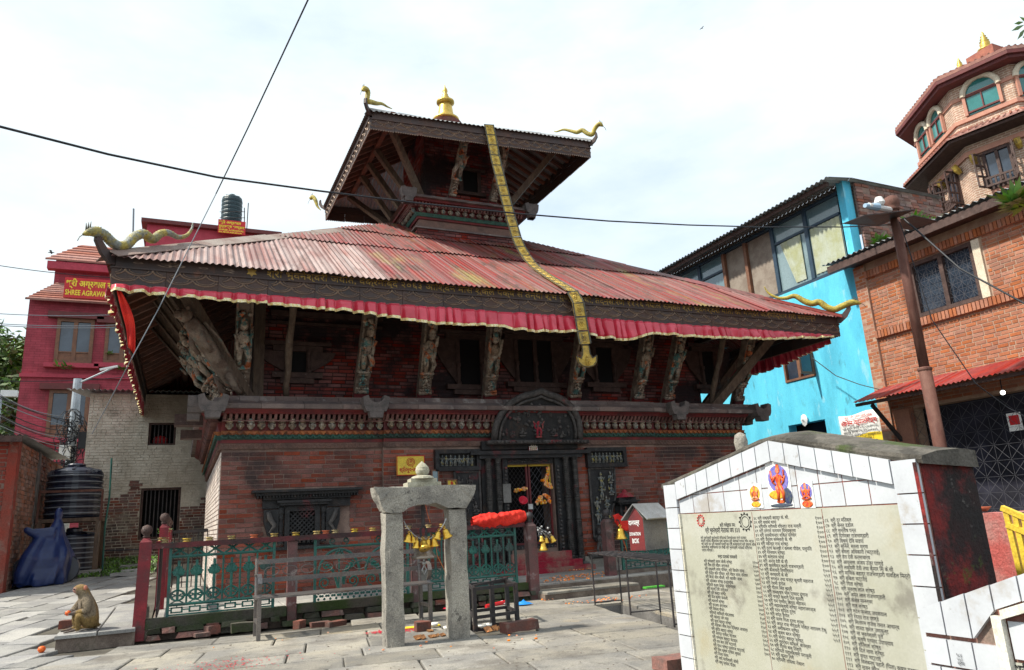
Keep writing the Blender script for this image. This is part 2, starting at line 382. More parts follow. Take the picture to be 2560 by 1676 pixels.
m_palestone = M('pale_stone', (0.42, 0.40, 0.31), (0.29, 0.27, 0.2), 6, 0.88, bump=0.5, bscale=40)
m_brass = M('brass', (0.78, 0.5, 0.09), (0.62, 0.36, 0.05), 8, 0.3, metal=0.85, bump=0.12, bscale=40)
m_bronze = M('old_bronze', (0.33, 0.29, 0.25), (0.2, 0.16, 0.12), 8, 0.42, metal=0.7, bump=0.3)
m_grille = M('grille_steel', (0.11, 0.11, 0.125), rough=0.5, metal=0.4, bump=0)
m_steel = M('chain_steel', (0.5, 0.5, 0.5), (0.3, 0.3, 0.3), 20, 0.4, metal=0.8, bump=0)
m_ribbon = M('orange_ribbon', (0.7, 0.2, 0.03), (0.55, 0.08, 0.03), 10, 0.8, bump=0)
m_flower = M('marigold', (0.85, 0.33, 0.02), (0.8, 0.12, 0.01), 40, 0.8, bump=0.6, bscale=90, var=0.3)
m_yflower = M('yellow_marigold', (0.85, 0.55, 0.03), (0.8, 0.3, 0.02), 40, 0.8, bump=0.6, bscale=90, var=0.25)
m_powder = M('vermilion_stained_stone', (0.30, 0.014, 0.035), (0.27, 0.15, 0.12), 2.2, 0.9, bump=0.6, bscale=40, lo=0.4, hi=0.6, dirt=[((0.12, 0.05, 0.04), 4, 0.58, 0.15, 0.6)])
m_yellow = M('yellow_paint', (0.75, 0.55, 0.05), (0.6, 0.42, 0.05), 5, 0.55, bump=0.15, dirt=[((0.07, 0.03, 0.02), 4, 0.62, 0.1, 0.85)])
m_redtxt = M('red_lettering', (0.45, 0.015, 0.012), rough=0.6, bump=0)
m_white = M('white_paint', (0.78, 0.78, 0.77), (0.68, 0.68, 0.67), 5, 0.6, bump=0.1)
m_blacktxt = M('black_lettering', (0.012, 0.012, 0.014), rough=0.7, bump=0)
m_goldtxt = M('gilt_lettering', (0.42, 0.27, 0.06), (0.3, 0.18, 0.05), 6, 0.45, metal=0.4, bump=0)
m_tile = M('white_tile', (0.55, 0.575, 0.61), (0.48, 0.5, 0.54), 3, 0.18, grain=0.03, bump=0.05, bscale=5, var=0.03, spec=0.5, dirt=[((0.3, 0.24, 0.16), 3.0, 0.57, 0.12, 0.5), ((0.2, 0.17, 0.14), 14, 0.64, 0.06, 0.5), ((0.4, 0.04, 0.035), 5, 0.67, 0.04, 0.6)])
m_tile_dirty = M('stained_tile', (0.62, 0.58, 0.46), (0.74, 0.73, 0.68), 4, 0.25, bump=0.06, bscale=5, var=0.05, dirt=[((0.2, 0.13, 0.07), 4, 0.56, 0.12, 0.7)])
m_grout = M('grout', (0.2, 0.15, 0.12), (0.28, 0.08, 0.06), 5, 0.95, bump=0.3)
m_marble = M('marble_slab', (0.44, 0.44, 0.385), (0.37, 0.37, 0.3), 1.6, 0.3, bump=0.04, bscale=20, grain=0.06, dirt=[((0.33, 0.26, 0.12), 1.5, 0.54, 0.2, 0.5), ((0.12, 0.105, 0.09), 2.4, 0.57, 0.15, 0.6)])
m_cement = M('cement_cap', (0.15, 0.135, 0.115), (0.085, 0.078, 0.066), 6, 0.95, bump=1.0, bscale=45, dirt=[((0.05, 0.08, 0.012), 2.6, 0.54, 0.1, 0.85), ((0.04, 0.036, 0.03), 4, 0.5, 0.1, 0.75)])
m_redplaster = M('red_plaster', (0.22, 0.02, 0.018), (0.06, 0.024, 0.026), 3.4, 0.85, bump=0.9, bscale=30, lo=0.42, hi=0.58, dirt=[((0.013, 0.012, 0.012), 2.4, 0.43, 0.12, 0.92), ((0.2, 0.18, 0.17), 9, 0.6, 0.08, 0.6), ((0.07, 0.11, 0.015), 4.5, 0.55, 0.08, 0.9)])
m_pinkplaster = M('pink_plaster', (0.45, 0.10, 0.09), (0.38, 0.24, 0.22), 3, 0.9, bump=0.7)
m_blue = M('turquoise_plaster', (0.11, 0.56, 0.76), (0.085, 0.48, 0.69), 1.3, 0.8, bump=0.5, bscale=9, stretch=(1.5, 1.5, 0.5), dirt=[((0.05, 0.31, 0.45), 0.8, 0.5, 0.2, 0.6), ((0.33, 0.62, 0.7), 2.4, 0.58, 0.08, 0.5), ((0.05, 0.16, 0.2), 2.0, 0.6, 0.1, 0.6), ((0.2, 0.3, 0.32), 11, 0.66, 0.05, 0.6)], grain=0.16)
m_navy = M('navy_frame', (0.02, 0.045, 0.08), (0.03, 0.06, 0.09), 4, 0.5, bump=0.1)
m_glass = M('window_glass', (0.10, 0.17, 0.2), (0.2, 0.28, 0.3), 0.6, 0.08, bump=0.03, bscale=2, spec=0.9)
m_glass_dk = M('dark_window_glass', (0.02, 0.03, 0.05), (0.05, 0.07, 0.10), 0.8, 0.1, bump=0.03, bscale=2, spec=0.8)
m_glass_grn = M('green_tinted_glass', (0.02, 0.15, 0.14), (0.04, 0.2, 0.2), 1, 0.1, bump=0.02, bscale=2, spec=0.8)
m_curtain = M('net_curtain', (0.40, 0.44, 0.36), (0.33, 0.35, 0.2), 2, 0.85, bump=0.2)
m_curtain2 = M('brown_curtain', (0.2, 0.16, 0.13), (0.28, 0.24, 0.2), 3, 0.85, bump=0.3)
m_obrick = M('orange_brick', (0.38, 0.135, 0.062), (0.3, 0.105, 0.055), 3, 0.85, bump=0.35, bscale=40, var=0.16, dirt=[((0.16, 0.08, 0.06), 2.4, 0.62, 0.12, 0.5)])
m_omortar = M('pale_mortar', (0.42, 0.3, 0.22), (0.33, 0.2, 0.15), 4, 0.95, bump=0.4)
m_rawbrick = M('raw_brick', (0.25, 0.1, 0.07), (0.18, 0.1, 0.085), 3, 0.9, bump=0.6, var=0.3)
m_conc = M('concrete', (0.2, 0.19, 0.18), (0.12, 0.115, 0.11), 3, 0.95, bump=0.6)
m_creamw = M('cream_paint', (0.66, 0.58, 0.46), (0.55, 0.47, 0.36), 4, 0.8, bump=0.2)
m_redtin = M('bright_red_tin', (0.32, 0.04, 0.03), (0.23, 0.03, 0.03), 3, 0.5, bump=0.2, var=0.15, dirt=[((0.1, 0.05, 0.05), 4, 0.58, 0.12, 0.7)])
m_rust = M('rusty_pole', (0.10, 0.036, 0.026), (0.15, 0.07, 0.052), 3, 0.75, bump=0.4, stretch=(2, 2, 0.7), dirt=[((0.06, 0.035, 0.03), 4, 0.56, 0.15, 0.7)])
m_tbrick = M('tower_brick', (0.44, 0.27, 0.19), (0.37, 0.21, 0.155), 2, 0.85, bump=0.15, brick=(0.26, 0.085, 0.012, (0.62, 0.52, 0.42)))
m_tband = M('tower_band', (0.48, 0.24, 0.17), (0.42, 0.2, 0.15), 4, 0.8, bump=0.15)
m_maroon = M('maroon_trim', (0.15, 0.035, 0.035), (0.11, 0.03, 0.03), 4, 0.7, bump=0.1)
m_rtile = M('clay_tile', (0.33, 0.13, 0.09), (0.24, 0.09, 0.07), 5, 0.85, bump=0.3, var=0.2)
m_pbrick = M('pink_painted_brick', (0.40, 0.055, 0.08), (0.33, 0.04, 0.06), 2, 0.75, bump=0.2, brick=(0.42, 0.12, 0.012, (0.25, 0.03, 0.045)), dirt=[((0.1, 0.03, 0.03), 0.8, 0.58, 0.15, 0.6)], stretch=(1, 1, 0.4))
m_pink = M('pink_paint', (0.43, 0.05, 0.08), (0.36, 0.04, 0.065), 3, 0.7, bump=0.15)
m_brownwood = M('brown_window_wood', (0.2, 0.09, 0.05), (0.14, 0.065, 0.04), 5, 0.6, bump=0.3)
m_signred = M('sign_red', (0.58, 0.02, 0.025), (0.5, 0.015, 0.02), 3, 0.45, bump=0.05)
m_signyel = M('sign_yellow', (0.85, 0.62, 0.04), rough=0.5, bump=0)
m_beige = M('peeling_plaster', (0.56, 0.51, 0.43), (0.42, 0.37, 0.3), 2.2, 0.95, bump=0.9, bscale=16, dirt=[((0.15, 0.13, 0.10), 1.2, 0.56, 0.15, 0.6)])
m_beige_low = M('bare_old_brick', (0.2, 0.08, 0.06), (0.09, 0.07, 0.065), 1.6, 0.95, bump=0.8, var=0.3, dirt=[((0.3, 0.27, 0.21), 1.3, 0.54, 0.1, 0.7)])
m_shedred = M('red_wash_wall', (0.27, 0.04, 0.025), (0.2, 0.055, 0.04), 2.5, 0.9, bump=0.6, dirt=[((0.22, 0.17, 0.14), 2, 0.55, 0.12, 0.7)])
m_shedbrick = M('shed_brick', (0.3, 0.13, 0.085), (0.2, 0.12, 0.09), 3, 0.9, bump=0.5, var=0.3, dirt=[((0.4, 0.36, 0.32), 3, 0.57, 0.15, 0.5)])
m_tank = M('black_plastic', (0.008, 0.011, 0.026), (0.014, 0.018, 0.036), 3, 0.3, bump=0.05, spec=0.6, dirt=[((0.12, 0.12, 0.12), 2.5, 0.66, 0.15, 0.4)])
m_tarp = M('navy_tarpaulin', (0.006, 0.018, 0.085), (0.01, 0.026, 0.11), 4, 0.42, bump=0.35, bscale=14, spec=0.5)
m_leaf = M('leaf', (0.06, 0.13, 0.025), (0.10, 0.19, 0.03), 3, 0.6, bump=0, var=0.4)
m_leaf_b = M('bright_leaf', (0.10, 0.24, 0.03), (0.16, 0.30, 0.05), 3, 0.6, bump=0, var=0.35)
m_bark = M('bark', (0.10, 0.075, 0.055), (0.16, 0.13, 0.1), 6, 0.95, bump=0.8)
m_pole_g = M('galvanised_pole', (0.38, 0.42, 0.46), (0.3, 0.33, 0.36), 4, 0.5, metal=0.3, bump=0.1)
m_wire = M('black_cable', (0.012, 0.014, 0.02), rough=0.6, bump=0)
m_wire_g = M('grey_cable', (0.2, 0.22, 0.25), rough=0.6, bump=0)
m_redplastic = M('pink_plastic', (0.6, 0.02, 0.05), rough=0.4, bump=0)
m_clay = M('clay_cup', (0.45, 0.12, 0.05), (0.35, 0.09, 0.05), 20, 0.8, bump=0.3)
m_cup = M('brass_cup', (0.52, 0.36, 0.07), (0.2, 0.15, 0.06), 20, 0.5, metal=0.35, bump=0.3, var=0.3)
m_grease = M('oily_black', (0.02, 0.017, 0.017), (0.05, 0.03, 0.03), 5, 0.4, bump=0.5)
def dev(t):
 """Devanagari i-signs are written before their consonant"""
 return re.sub('((?:[\u0915-\u0939]\u094d)*[\u0915-\u0939])\u093f', '\u093f\\1', t)
def text(body, size, origin, ux, uy, mat, parent, name='lettering', align='LEFT', bold=0.0, depth=0.002, width=None, space=1.0, lines=1.0, loc=None):
 c = bpy.data.curves.new('t', 'FONT'); c.body = dev(body); c.size = size; c.align_x = align
 c.offset = bold * size; c.space_line = lines; c.space_character = space; c.resolution_u = 2
 t = bpy.data.objects.new('t', c); COL.objects.link(t)
 dg = bpy.context.evaluated_depsgraph_get()
 me = bpy.data.meshes.new_from_object(t.evaluated_get(dg))
 bpy.data.objects.remove(t); bpy.data.curves.remove(c)
 ux, uy = V(ux).normalized(), V(uy).normalized(); nz = ux.cross(uy)
 xs = [v.co.x for v in me.vertices] or [0, 1]
 k = 1.0
 if width:
  k = width / max(1e-6, max(xs) - min(xs))
 o_w = ORG[parent.name] if parent else V((0, 0, 0))
 for v in me.vertices:
  v.co = V(origin) + ux * v.co.x * k + uy * v.co.y + nz * depth - o_w
 me.materials.clear(); me.materials.append(mat); me.name = name
 o = bpy.data.objects.new(name, me); COL.objects.link(o); ORG[o.name] = o_w
 if parent: o.parent = parent
 return o
# ---- bricks: the ones that show largest are objects, the rest one mesh
def brick_proto(bw, bh, dep, mat, k=4, seed=1):
 r = random.Random(seed); out = []
 for i in range(k):
  j = lambda a: r.uniform(-a, a)
  mb = MB(); e = 0.004
  x, z = bw/2 - e, bh/2 - e
  fr = [(-x+j(.004), 0, -z+j(.003)), (x+j(.004), 0, -z+j(.003)), (x+j(.004), 0, z+j(.003)), (-x+j(.004), 0, z+j(.003))]
  bk = [(-bw/2, dep, -bh/2), (bw/2, dep, -bh/2), (bw/2, dep, bh/2), (-bw/2, dep, bh/2)]
  mb.add(fr + bk, [(0,1,2,3), (1,0,4,5), (2,1,5,6), (3,2,6,7), (0,3,7,4)])
  me = bpy.data.meshes.new('brick'); me.from_pydata(mb.v, [], mb.f); me.materials.append(mat); out.append(me)
 return out
class BrickPool:
 def __init__(s): s.items = []
 def wall(s, origin, ux, nrm, W_, H_, holes, bw, bh, mat, proto, joint=0.011, proud=0.012, off=0.0, rough=0.003, seed=3):
  """origin at bottom-left of the wall face, ux along it, nrm towards the viewer"""
  r = random.Random(seed); ux, nrm = V(ux), V(nrm)
  z, row = 0.0, 0
  while z + bh*0.6 <= H_:
   x = -(0.5*bw if row % 2 else 0) - r.uniform(0, 0.08*bw)
   while x < W_:
    w = bw * r.choice((1, 1, 1, 0.94, 1.06, 0.55))
    a, b = max(x, 0), min(x + w, W_)
    if b - a > 0.05:
     segs = [(a, b)]
     for h in holes:
      if h[2] < z + bh - 0.02 and h[3] > z + 0.02:
       ns = []
       for (p, q) in segs:
        if q <= h[0] or p >= h[1]: ns.append((p, q))
        else:
         if p < h[0]: ns.append((p, h[0]))
         if q > h[1]: ns.append((h[1], q))
       segs = ns
     for (p, q) in segs:
      if q - p > 0.04:
       c = V(origin) + ux * ((p+q)/2) + V((0, 0, z + bh/2)) + nrm * (proud + r.uniform(-rough, rough))
       s.items.append((c, ux, nrm, q - p - joint, bh - joint, mat, proto, bw, bh))
    x += w
   z += bh; row += 1
 def build(s, parent, nmax=300, rest_name='brickwork', hide=None):
  def score(it):
   u, v = proj(it[0])
   if not (0 < u < 2560 and 0 < v < 1676): return 1e9
   if hide and hide(u, v, it[0]): return 1e8
   return (it[0] - CAM).length * (1 + 0.4*(it[3] < 0.15))
  s.items.sort(key=score)
  po = ORG[parent.name]; r = random.Random(5)
  for it in s.items[:nmax]:
   c, ux, n, w, h, mat, proto, bw, bh = it
   o = bpy.data.objects.new('brick', r.choice(proto)); COL.objects.link(o); o.parent = parent
   Mx = Matrix((ux * (w/bw), -n, V((0, 0, 1)) * (h/bh))).transposed().to_4x4()
   Mx.translation = c - po; o.matrix_local = Mx
  bym = {}
  for it in s.items[nmax:]: bym.setdefault(it[5].name, []).append(it)
  for mn, its in bym.items():
   mb = MB()
   for (c, ux, n, w, h, mat, proto, bw, bh) in its:
    e = 0.004; d = -n * 0.03
    f = [c + ux*a*(w/2-e) + V((0, 0, b*(h/2-e))) for a, b in ((-1,-1),(1,-1),(1,1),(-1,1))]
    k = [c + d + ux*a*(w/2) + V((0, 0, b*(h/2))) for a, b in ((-1,-1),(1,-1),(1,1),(-1,1))]
    mb.add(f + k, [(0,1,2,3), (1,0,4,5), (2,1,5,6), (3,2,6,7), (0,3,7,4)])
   stuff(mb.build(rest_name, its[0][5], parent))
def corr(mb, A, ux, up, L, d0, d1, slope, z0, s0, s1, pitch=0.095, amp=0.015, hip=True, D=1e9, lift=0.0, step=4, hipl=True, hipr=True, over=0.0):
 """corrugated strip: A eave start (plan), ux along eave, up horizontal inward; clipped by 45 degree hips"""
 n = max(1, int((s1 - s0) / pitch * step + 0.5)); ux, up = V(ux), V(up)
 P = []
 for i in range(n + 1):
  s = s0 + (s1 - s0) * i / n
  lim = D
  if hip and hipl: lim = min(lim, s + over)
  if hip and hipr: lim = min(lim, L - s + over)
  b = max(d0, min(d1, lim)) if lim > d0 else d0
  w = amp * math.sin(2 * math.pi * s / pitch)
  P.append([V(A) + ux * s + up * d + V((0, 0, z0 + slope * d + w + lift)) for d in (d0, (d0 + b) / 2, b)])
 # drop strips with no length
 for i in range(n):
  if (P[i][2] - P[i][0]).length < 1e-4 and (P[i+1][2] - P[i+1][0]).length < 1e-4: continue
  mb.add(P[i] + P[i+1], [(0, 3, 4, 1), (1, 4, 5, 2)])
def figure(mb, c, h, ux=V((1, 0, 0)), n=V((0, -1, 0)), up=V((0, 0, 1)), seed=0, arms=2, seated=False, sp=1.0):
 """small carved figure in relief: head, crown, torso, arms, legs"""
 r = random.Random(seed); c = V(c)
 P = lambda a, b, d=0.0: c + ux * a * h + up * b * h + n * d * h
 Mx = Matrix((ux, n, up)).transposed().to_4x4()
 def el(p, rx, ry, rz):
  m4 = Mx.copy(); m4.translation = p; mb.ball((0, 0, 0), (rx*h, ry*h, rz*h), 7, 5, m4)
 t = r.uniform(-.03, .03)
 el(P(t, .84, .05), .085, .08, .095); el(P(t, .93, .04), .07, .06, .08)
 el(P(0, .60, .03), .12, .09, .15); el(P(0, .44, .03), .10, .08, .09)
 if seated:
  mb.tube([P(-.05, .4, .05), P(-.24, .30, .09), P(-.02, .24, .12)], [.07*h, .065*h, .05*h], 6)
  mb.tube([P(.05, .4, .05), P(.24, .30, .09), P(.02, .24, .12)], [.07*h, .065*h, .05*h], 6)
  el(P(0, .14, .04), .25, .09, .07)
 else:
  k = r.uniform(-.06, .06)
  mb.tube([P(-.05, .42, .03), P(-.09 + k, .22, .07), P(-.07, .03, .03)], [.065*h, .055*h, .04*h], 6)
  mb.tube([P(.05, .42, .03), P(.09 + k, .22, .07), P(.07 + k, .03, .03)], [.065*h, .055*h, .04*h], 6)
  el(P(0, .01, .02), .17, .08, .045)
 for i in range(arms):
  for sgn in (-1, 1):
   e = r.choice(((.2, .52, .26, .68), (.21, .55, .12, .46), (.22, .62, .24, .84), (.2, .5, .17, .35)))
   mb.tube([P(sgn*.1, .68, .03), P(sgn*e[0]*sp, e[1], .06), P(sgn*e[2]*sp, e[3], .08)], [.04*h, .036*h, .028*h], 5)
# ------------------------------------------------------------------ ground and paving
def gz(x, y): return max(0.0, 0.066 * (min(y, 24) - 10.5)) if x < -0.3 else 0.0
EX, EY = V((0.985, -0.174, 0)), V((0.174, 0.985, 0))
def pq(p, q, z=0.0): return EX * p + EY * q + V((0, 0, z))
PITS = [(1.60, 2.22, 8.74, 9.32), (3.54, 3.93, 7.3, 9.95)]
mb = MB()
wall_cells(mb, -160, 160, -160, 160, PITS, lambda a, b, c, d: mb.quad(pq(a, c, -.035), pq(b, c, -.035), pq(b, d, -.035), pq(a, d, -.035)))
ground = struct(mb.build('ground', m_dirt))
mb = MB()
mb.grid([[V((x, y, gz(-1, y) - .03)) for y in (10.48, 14, 18, 22, 24, 70)] for x in (-70, -20, -5, -.34)])
slope = struct(mb.build('sloping_ground', m_dirt))
for k, (a, b, c, d) in enumerate(PITS):
 mb = MB(); z = -.55; t = -.034
 A, B, C_, D = pq(a, c), pq(b, c), pq(b, d), pq(a, d)
 dn = V((0, 0, z)); up = V((0, 0, t))
 for p, q in ((A, B), (B, C_), (C_, D), (D, A)): mb.quad(p+up, q+up, q+dn, p+dn)
 mb.quad(A+dn, D+dn, C_+dn, B+dn)
 struct(mb.build('drain_pit', m_grease if k == 0 else m_conc))
pave = bpy.data.objects.new('pavement', None); COL.objects.link(pave); ORG['pavement'] = V((0, 0, 0)); struct(pave)
def slab(corners, mat, th=0.05, top=0.0, par=pave, name='paving_slab'):
 """stone slab from its plan corners (z included), slightly rounded edges"""
 c = sum(corners, V()) / len(corners); k = len(corners)
 tp = [c + (p - c) * (1 - 0.016 / max(0.1, (p - c).length)) + V((0, 0, top)) for p in corners]
 md = [p + V((0, 0, top - 0.008)) for p in corners]
 bt = [p - V((0, 0, th)) for p in corners]
 mb = MB()
 fs = [tuple(range(k))]
 for i in range(k):
  j = (i+1) % k
  fs += [(i+k, j+k, j, i), (i+2*k, j+2*k, j+k, i+k)]
 mb.add(tp + md + bt, fs)
 return mb.build(name, mat, par, loc=c)
r = random.Random(11)
q = 3.2
while q < 12.2:
 dq = r.choice((0.55, 0.62, 0.7, 0.5))
 p = -6 + r.uniform(0, .8)
 while p < 6.5:
  dp = r.uniform(0.6, 1.25); g = 0.008
  segs = [(p, p + dp)]
  for (a, b, c, d) in PITS:
   if c < q + dq and d > q:
    ns = []
    for (s, e) in segs:
     if e <= a or s >= b: ns.append((s, e))
     else:
      if s < a - .12: ns.append((s, a))
      if e > b + .12: ns.append((b, e))
    segs = ns
  for (s, e) in segs:
   cen = pq((s+e)/2, q + dq/2)
   if cen.x < -1.02 or (cen.y > 10.15 and cen.x < 4.5) or cen.y > 10.3 or (cen.x > 3.3 and cen.y < 4.9): continue
   if not in_view(cen, 130): continue
   j = lambda: r.uniform(-.006, .006)
   z = r.uniform(-.006, .006)
   slab([pq(s+g+j(), q+g+j(), z+j()*.4), pq(e-g+j(), q+g+j(), z+j()*.4), pq(e-g+j(), q+dq-g+j(), z+j()*.4), pq(s+g+j(), q+dq-g+j(), z+j()*.4)], m_slab)
  p += dp
 q += dq
# older, smaller pavers on the sloping left side
AX, AY = V((0.92, -0.38, 0)), V((0.38, 0.92, 0))
a = -9.0
while a < 1:
 da = r.uniform(0.34, 0.5)
 b = 5 + r.uniform(0, .5)
 while b < 26:
  db = r.uniform(0.45, 0.95); g = 0.012
  cen = AX*(a+da/2) + AY*(b+db/2)
  ok = (cen.x < -1.0 and cen.y < 10.6) or (cen.x < -0.62 and cen.y >= 10.6)
  if cen.x > -1.45 and 10.0 < cen.y < 12.6: ok = False
  if ok and cen.y < 18.2 and cen.x > -4.5 and in_view(cen, 150):
   j = lambda: r.uniform(-.02, .02)
   cs = []
   for (s, t) in ((a+g, b+g), (a+da-g, b+g), (a+da-g, b+db-g), (a+g, b+db-g)):
    pt = AX*(s+j()) + AY*(t+j()); cs.append(V((pt.x, pt.y, gz(-1, pt.y) + r.uniform(-.008, .012))))
   slab(cs, m_slab2)
  b += db
 a += da
# raised stone landing beside the corner post, where the monkey sits
land = struct(MB().box(-1.28, -.46, 10.42, 13.2, -.03, .12).build('stone_landing', m_kerb))
xs = [-1.3, -.86, -.45]
for i in range(2):
 y = 10.38
 while y < 13.0:
  dy = r.uniform(.45, .8)
  zz = lambda yy: .17 + .02 * (yy - 10.4)
  slab([V((xs[i]+.008, y+.008, zz(y))), V((xs[i+1]-.008, y+.008, zz(y))), V((xs[i+1]-.008, y+dy-.008, zz(y+dy))), V((xs[i]+.008, y+dy-.008, zz(y+dy)))], m_slab2, th=.045, par=land)
  y += dy
# temple platform with kerb and slabs
PZ = 0.2
plat = struct(MB().box(-.30, 13.2, 10.62, 23, -.03, PZ - .03).build('temple_platform', m_kerb))
y = 10.64
while y < 13.1:
 dy = r.uniform(.5, .75); x = -.28
 while x < 12.5:
  dx = r.uniform(.6, 1.1)
  slab([V((x+.006, y+.006, PZ)), V((x+dx-.006, y+.006, PZ)), V((x+dx-.006, y+dy-.006, PZ)), V((x+.006, y+dy-.006, PZ))], m_platform, th=.04, par=plat)
  x += dx
 y += dy
x = -.28
while y < 21:
 slab([V((-.28, y+.006, PZ)), V((.5, y+.006, PZ)), V((.5, y+.7, PZ)), V((-.28, y+.7, PZ))], m_platform, th=.04, par=plat); y += .706
# entrance step between the gate posts
stp = struct(MB().box(4.95, 6.62, 10.16, 10.615, -.02, .085).build('entrance_step', m_kerb))
for a, b in ((4.97, 5.75), (5.76, 6.6)):
 slab([V((a, 10.12, .12)), V((b, 10.16, .12)), V((b, 10.6, .12)), V((a, 10.6, .12))], m_slab, th=.036, par=stp)
# a round cast manhole cover in the paving, flush with the slabs
mc = thing('manhole_cover', 'dark patched metal cover set in the paving before the entrance step', 'cover', (5.45, 9.5, .012))
MB().lathe([(.0, -.03), (.3, -.03), (.3, .012), (0, .012)], (5.42, 9.55, .012), 24).build('lid', m_conc, mc)
# ------------------------------------------------------------------ the temple
T = thing('temple', 'two-tiered brick temple with red corrugated roofs, carved struts and gilded finial', 'temple', (6.1, 13, PZ))
X0, X1, YB, YW = 0.53, 11.62, 13.0, 13.09       # side corners, bay plane, wing plane
BX0, BX1 = 3.25, 9.14                            # central bay
ZT = 2.58
DOOR = (5.68, 6.66, .62, 2.22)
mb = MB()
wall_cells(mb, BX0, BX1, PZ - .02, 3.5, [DOOR], lambda a, b, c, d: mb.box(a, b, YB, YB + .5, c, d))
mb.box(X0, BX0, YW, YW + .4, PZ - .02, 3.5); mb.box(BX1, X1, YW, YW + .4, PZ - .02, 3.5)
mb.build('front_wall', m_mortar, T)
mb = MB(); mb.box(X0, X0 + .4, YW + .401, 21, PZ - .02, 3.5); mb.box(X1 - .4, X1, YW + .401, 21, PZ - .02, 3.5); mb.box(X0, X1, 21.001, 21.3, PZ - .02, 3.5)
mb.build('side_wall', m_mortar, T)
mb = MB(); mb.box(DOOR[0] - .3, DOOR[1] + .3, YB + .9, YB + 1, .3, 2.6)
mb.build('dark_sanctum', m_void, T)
pool = BrickPool(); pr = brick_proto(.28, .078, .035, m_brick)
WIN = (1.24 - X0, 2.66 - X0, 1.0 - PZ, 1.9 - PZ)
pool.wall((X0, YW, PZ), (1, 0, 0), (0, -1, 0), BX0 - X0, ZT - PZ, [WIN], .28, .078, m_brick, pr, seed=1)
D0 = DOOR[0] - .55 - BX0
pool.wall((BX0, YB, PZ), (1, 0, 0), (0, -1, 0), BX1 - BX0, ZT - PZ, [(D0, DOOR[1] + .55 - BX0, 0, 2.5)], .28, .078, m_brick, pr, seed=2)
pool.wall((BX1, YW, PZ), (1, 0, 0), (0, -1, 0), X1 - BX1, ZT - PZ, [], .28, .078, m_brick, pr, seed=4)
prw = brick_proto(.28, .078, .035, m_brick_white, seed=2)
pool2 = BrickPool()
pool2.wall((X0, 21, PZ), (0, -1, 0), (-1, 0, 0), 21 - YW, ZT - PZ, [], .28, .078, m_brick_white, prw, seed=5)
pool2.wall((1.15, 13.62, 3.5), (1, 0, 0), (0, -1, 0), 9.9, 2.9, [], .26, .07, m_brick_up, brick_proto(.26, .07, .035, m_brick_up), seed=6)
pool.build(T, 300); pool2.build(T, 0)
# upper storey walls
mb = MB(); mb.box(1.15, 11.05, 13.62, 13.95, 3.4, 6.4); mb.box(1.15, 1.5, 13.951, 20.4, 3.4, 6.4); mb.box(10.7, 11.05, 13.951, 20.4, 3.4, 6.4)
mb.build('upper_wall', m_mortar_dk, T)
# vertical timber at the upper corner
MB().box(1.02, 1.2, 13.5, 13.66, 3.45, 6.4).build('corner_post', m_wood, T)
# ---- cornice bands: runs along the front (three planes) and the left side
RUNS = [((X0 - .02, YW, 0), (1, 0, 0), (0, -1, 0), BX0 - X0 + .02), ((BX0 - .0, YB, 0), (1, 0, 0), (0, -1, 0), BX1 - BX0), ((BX1, YW, 0), (1, 0, 0), (0, -1, 0), X1 - BX1 + .02), ((X0, 21, 0), (0, -1, 0), (-1, 0, 0), 21 - YW)]
def run_box(mb, rn, z0, z1, p0, p1, a=0.0, b=None):
 o, ux, n, L = V(rn[0]), V(rn[1]), V(rn[2]), rn[3]
 b = L if b is None else b
 A = o + ux * a; Bq = o + ux * b
 pts = [A - n * .02 + V((0, 0, z0)), Bq - n * .02 + V((0, 0, z0)), Bq + n * p0 + V((0, 0, z0)), A + n * p0 + V((0, 0, z0)),
           A - n * .02 + V((0, 0, z1)), Bq - n * .02 + V((0, 0, z1)), Bq + n * p1 + V((0, 0, z1)), A + n * p1 + V((0, 0, z1))]
 mb.add(pts, [(0,1,2,3), (7,6,5,4), (3,2,6,7), (1,5,6,2), (0,3,7,4), (0,4,5,1)])
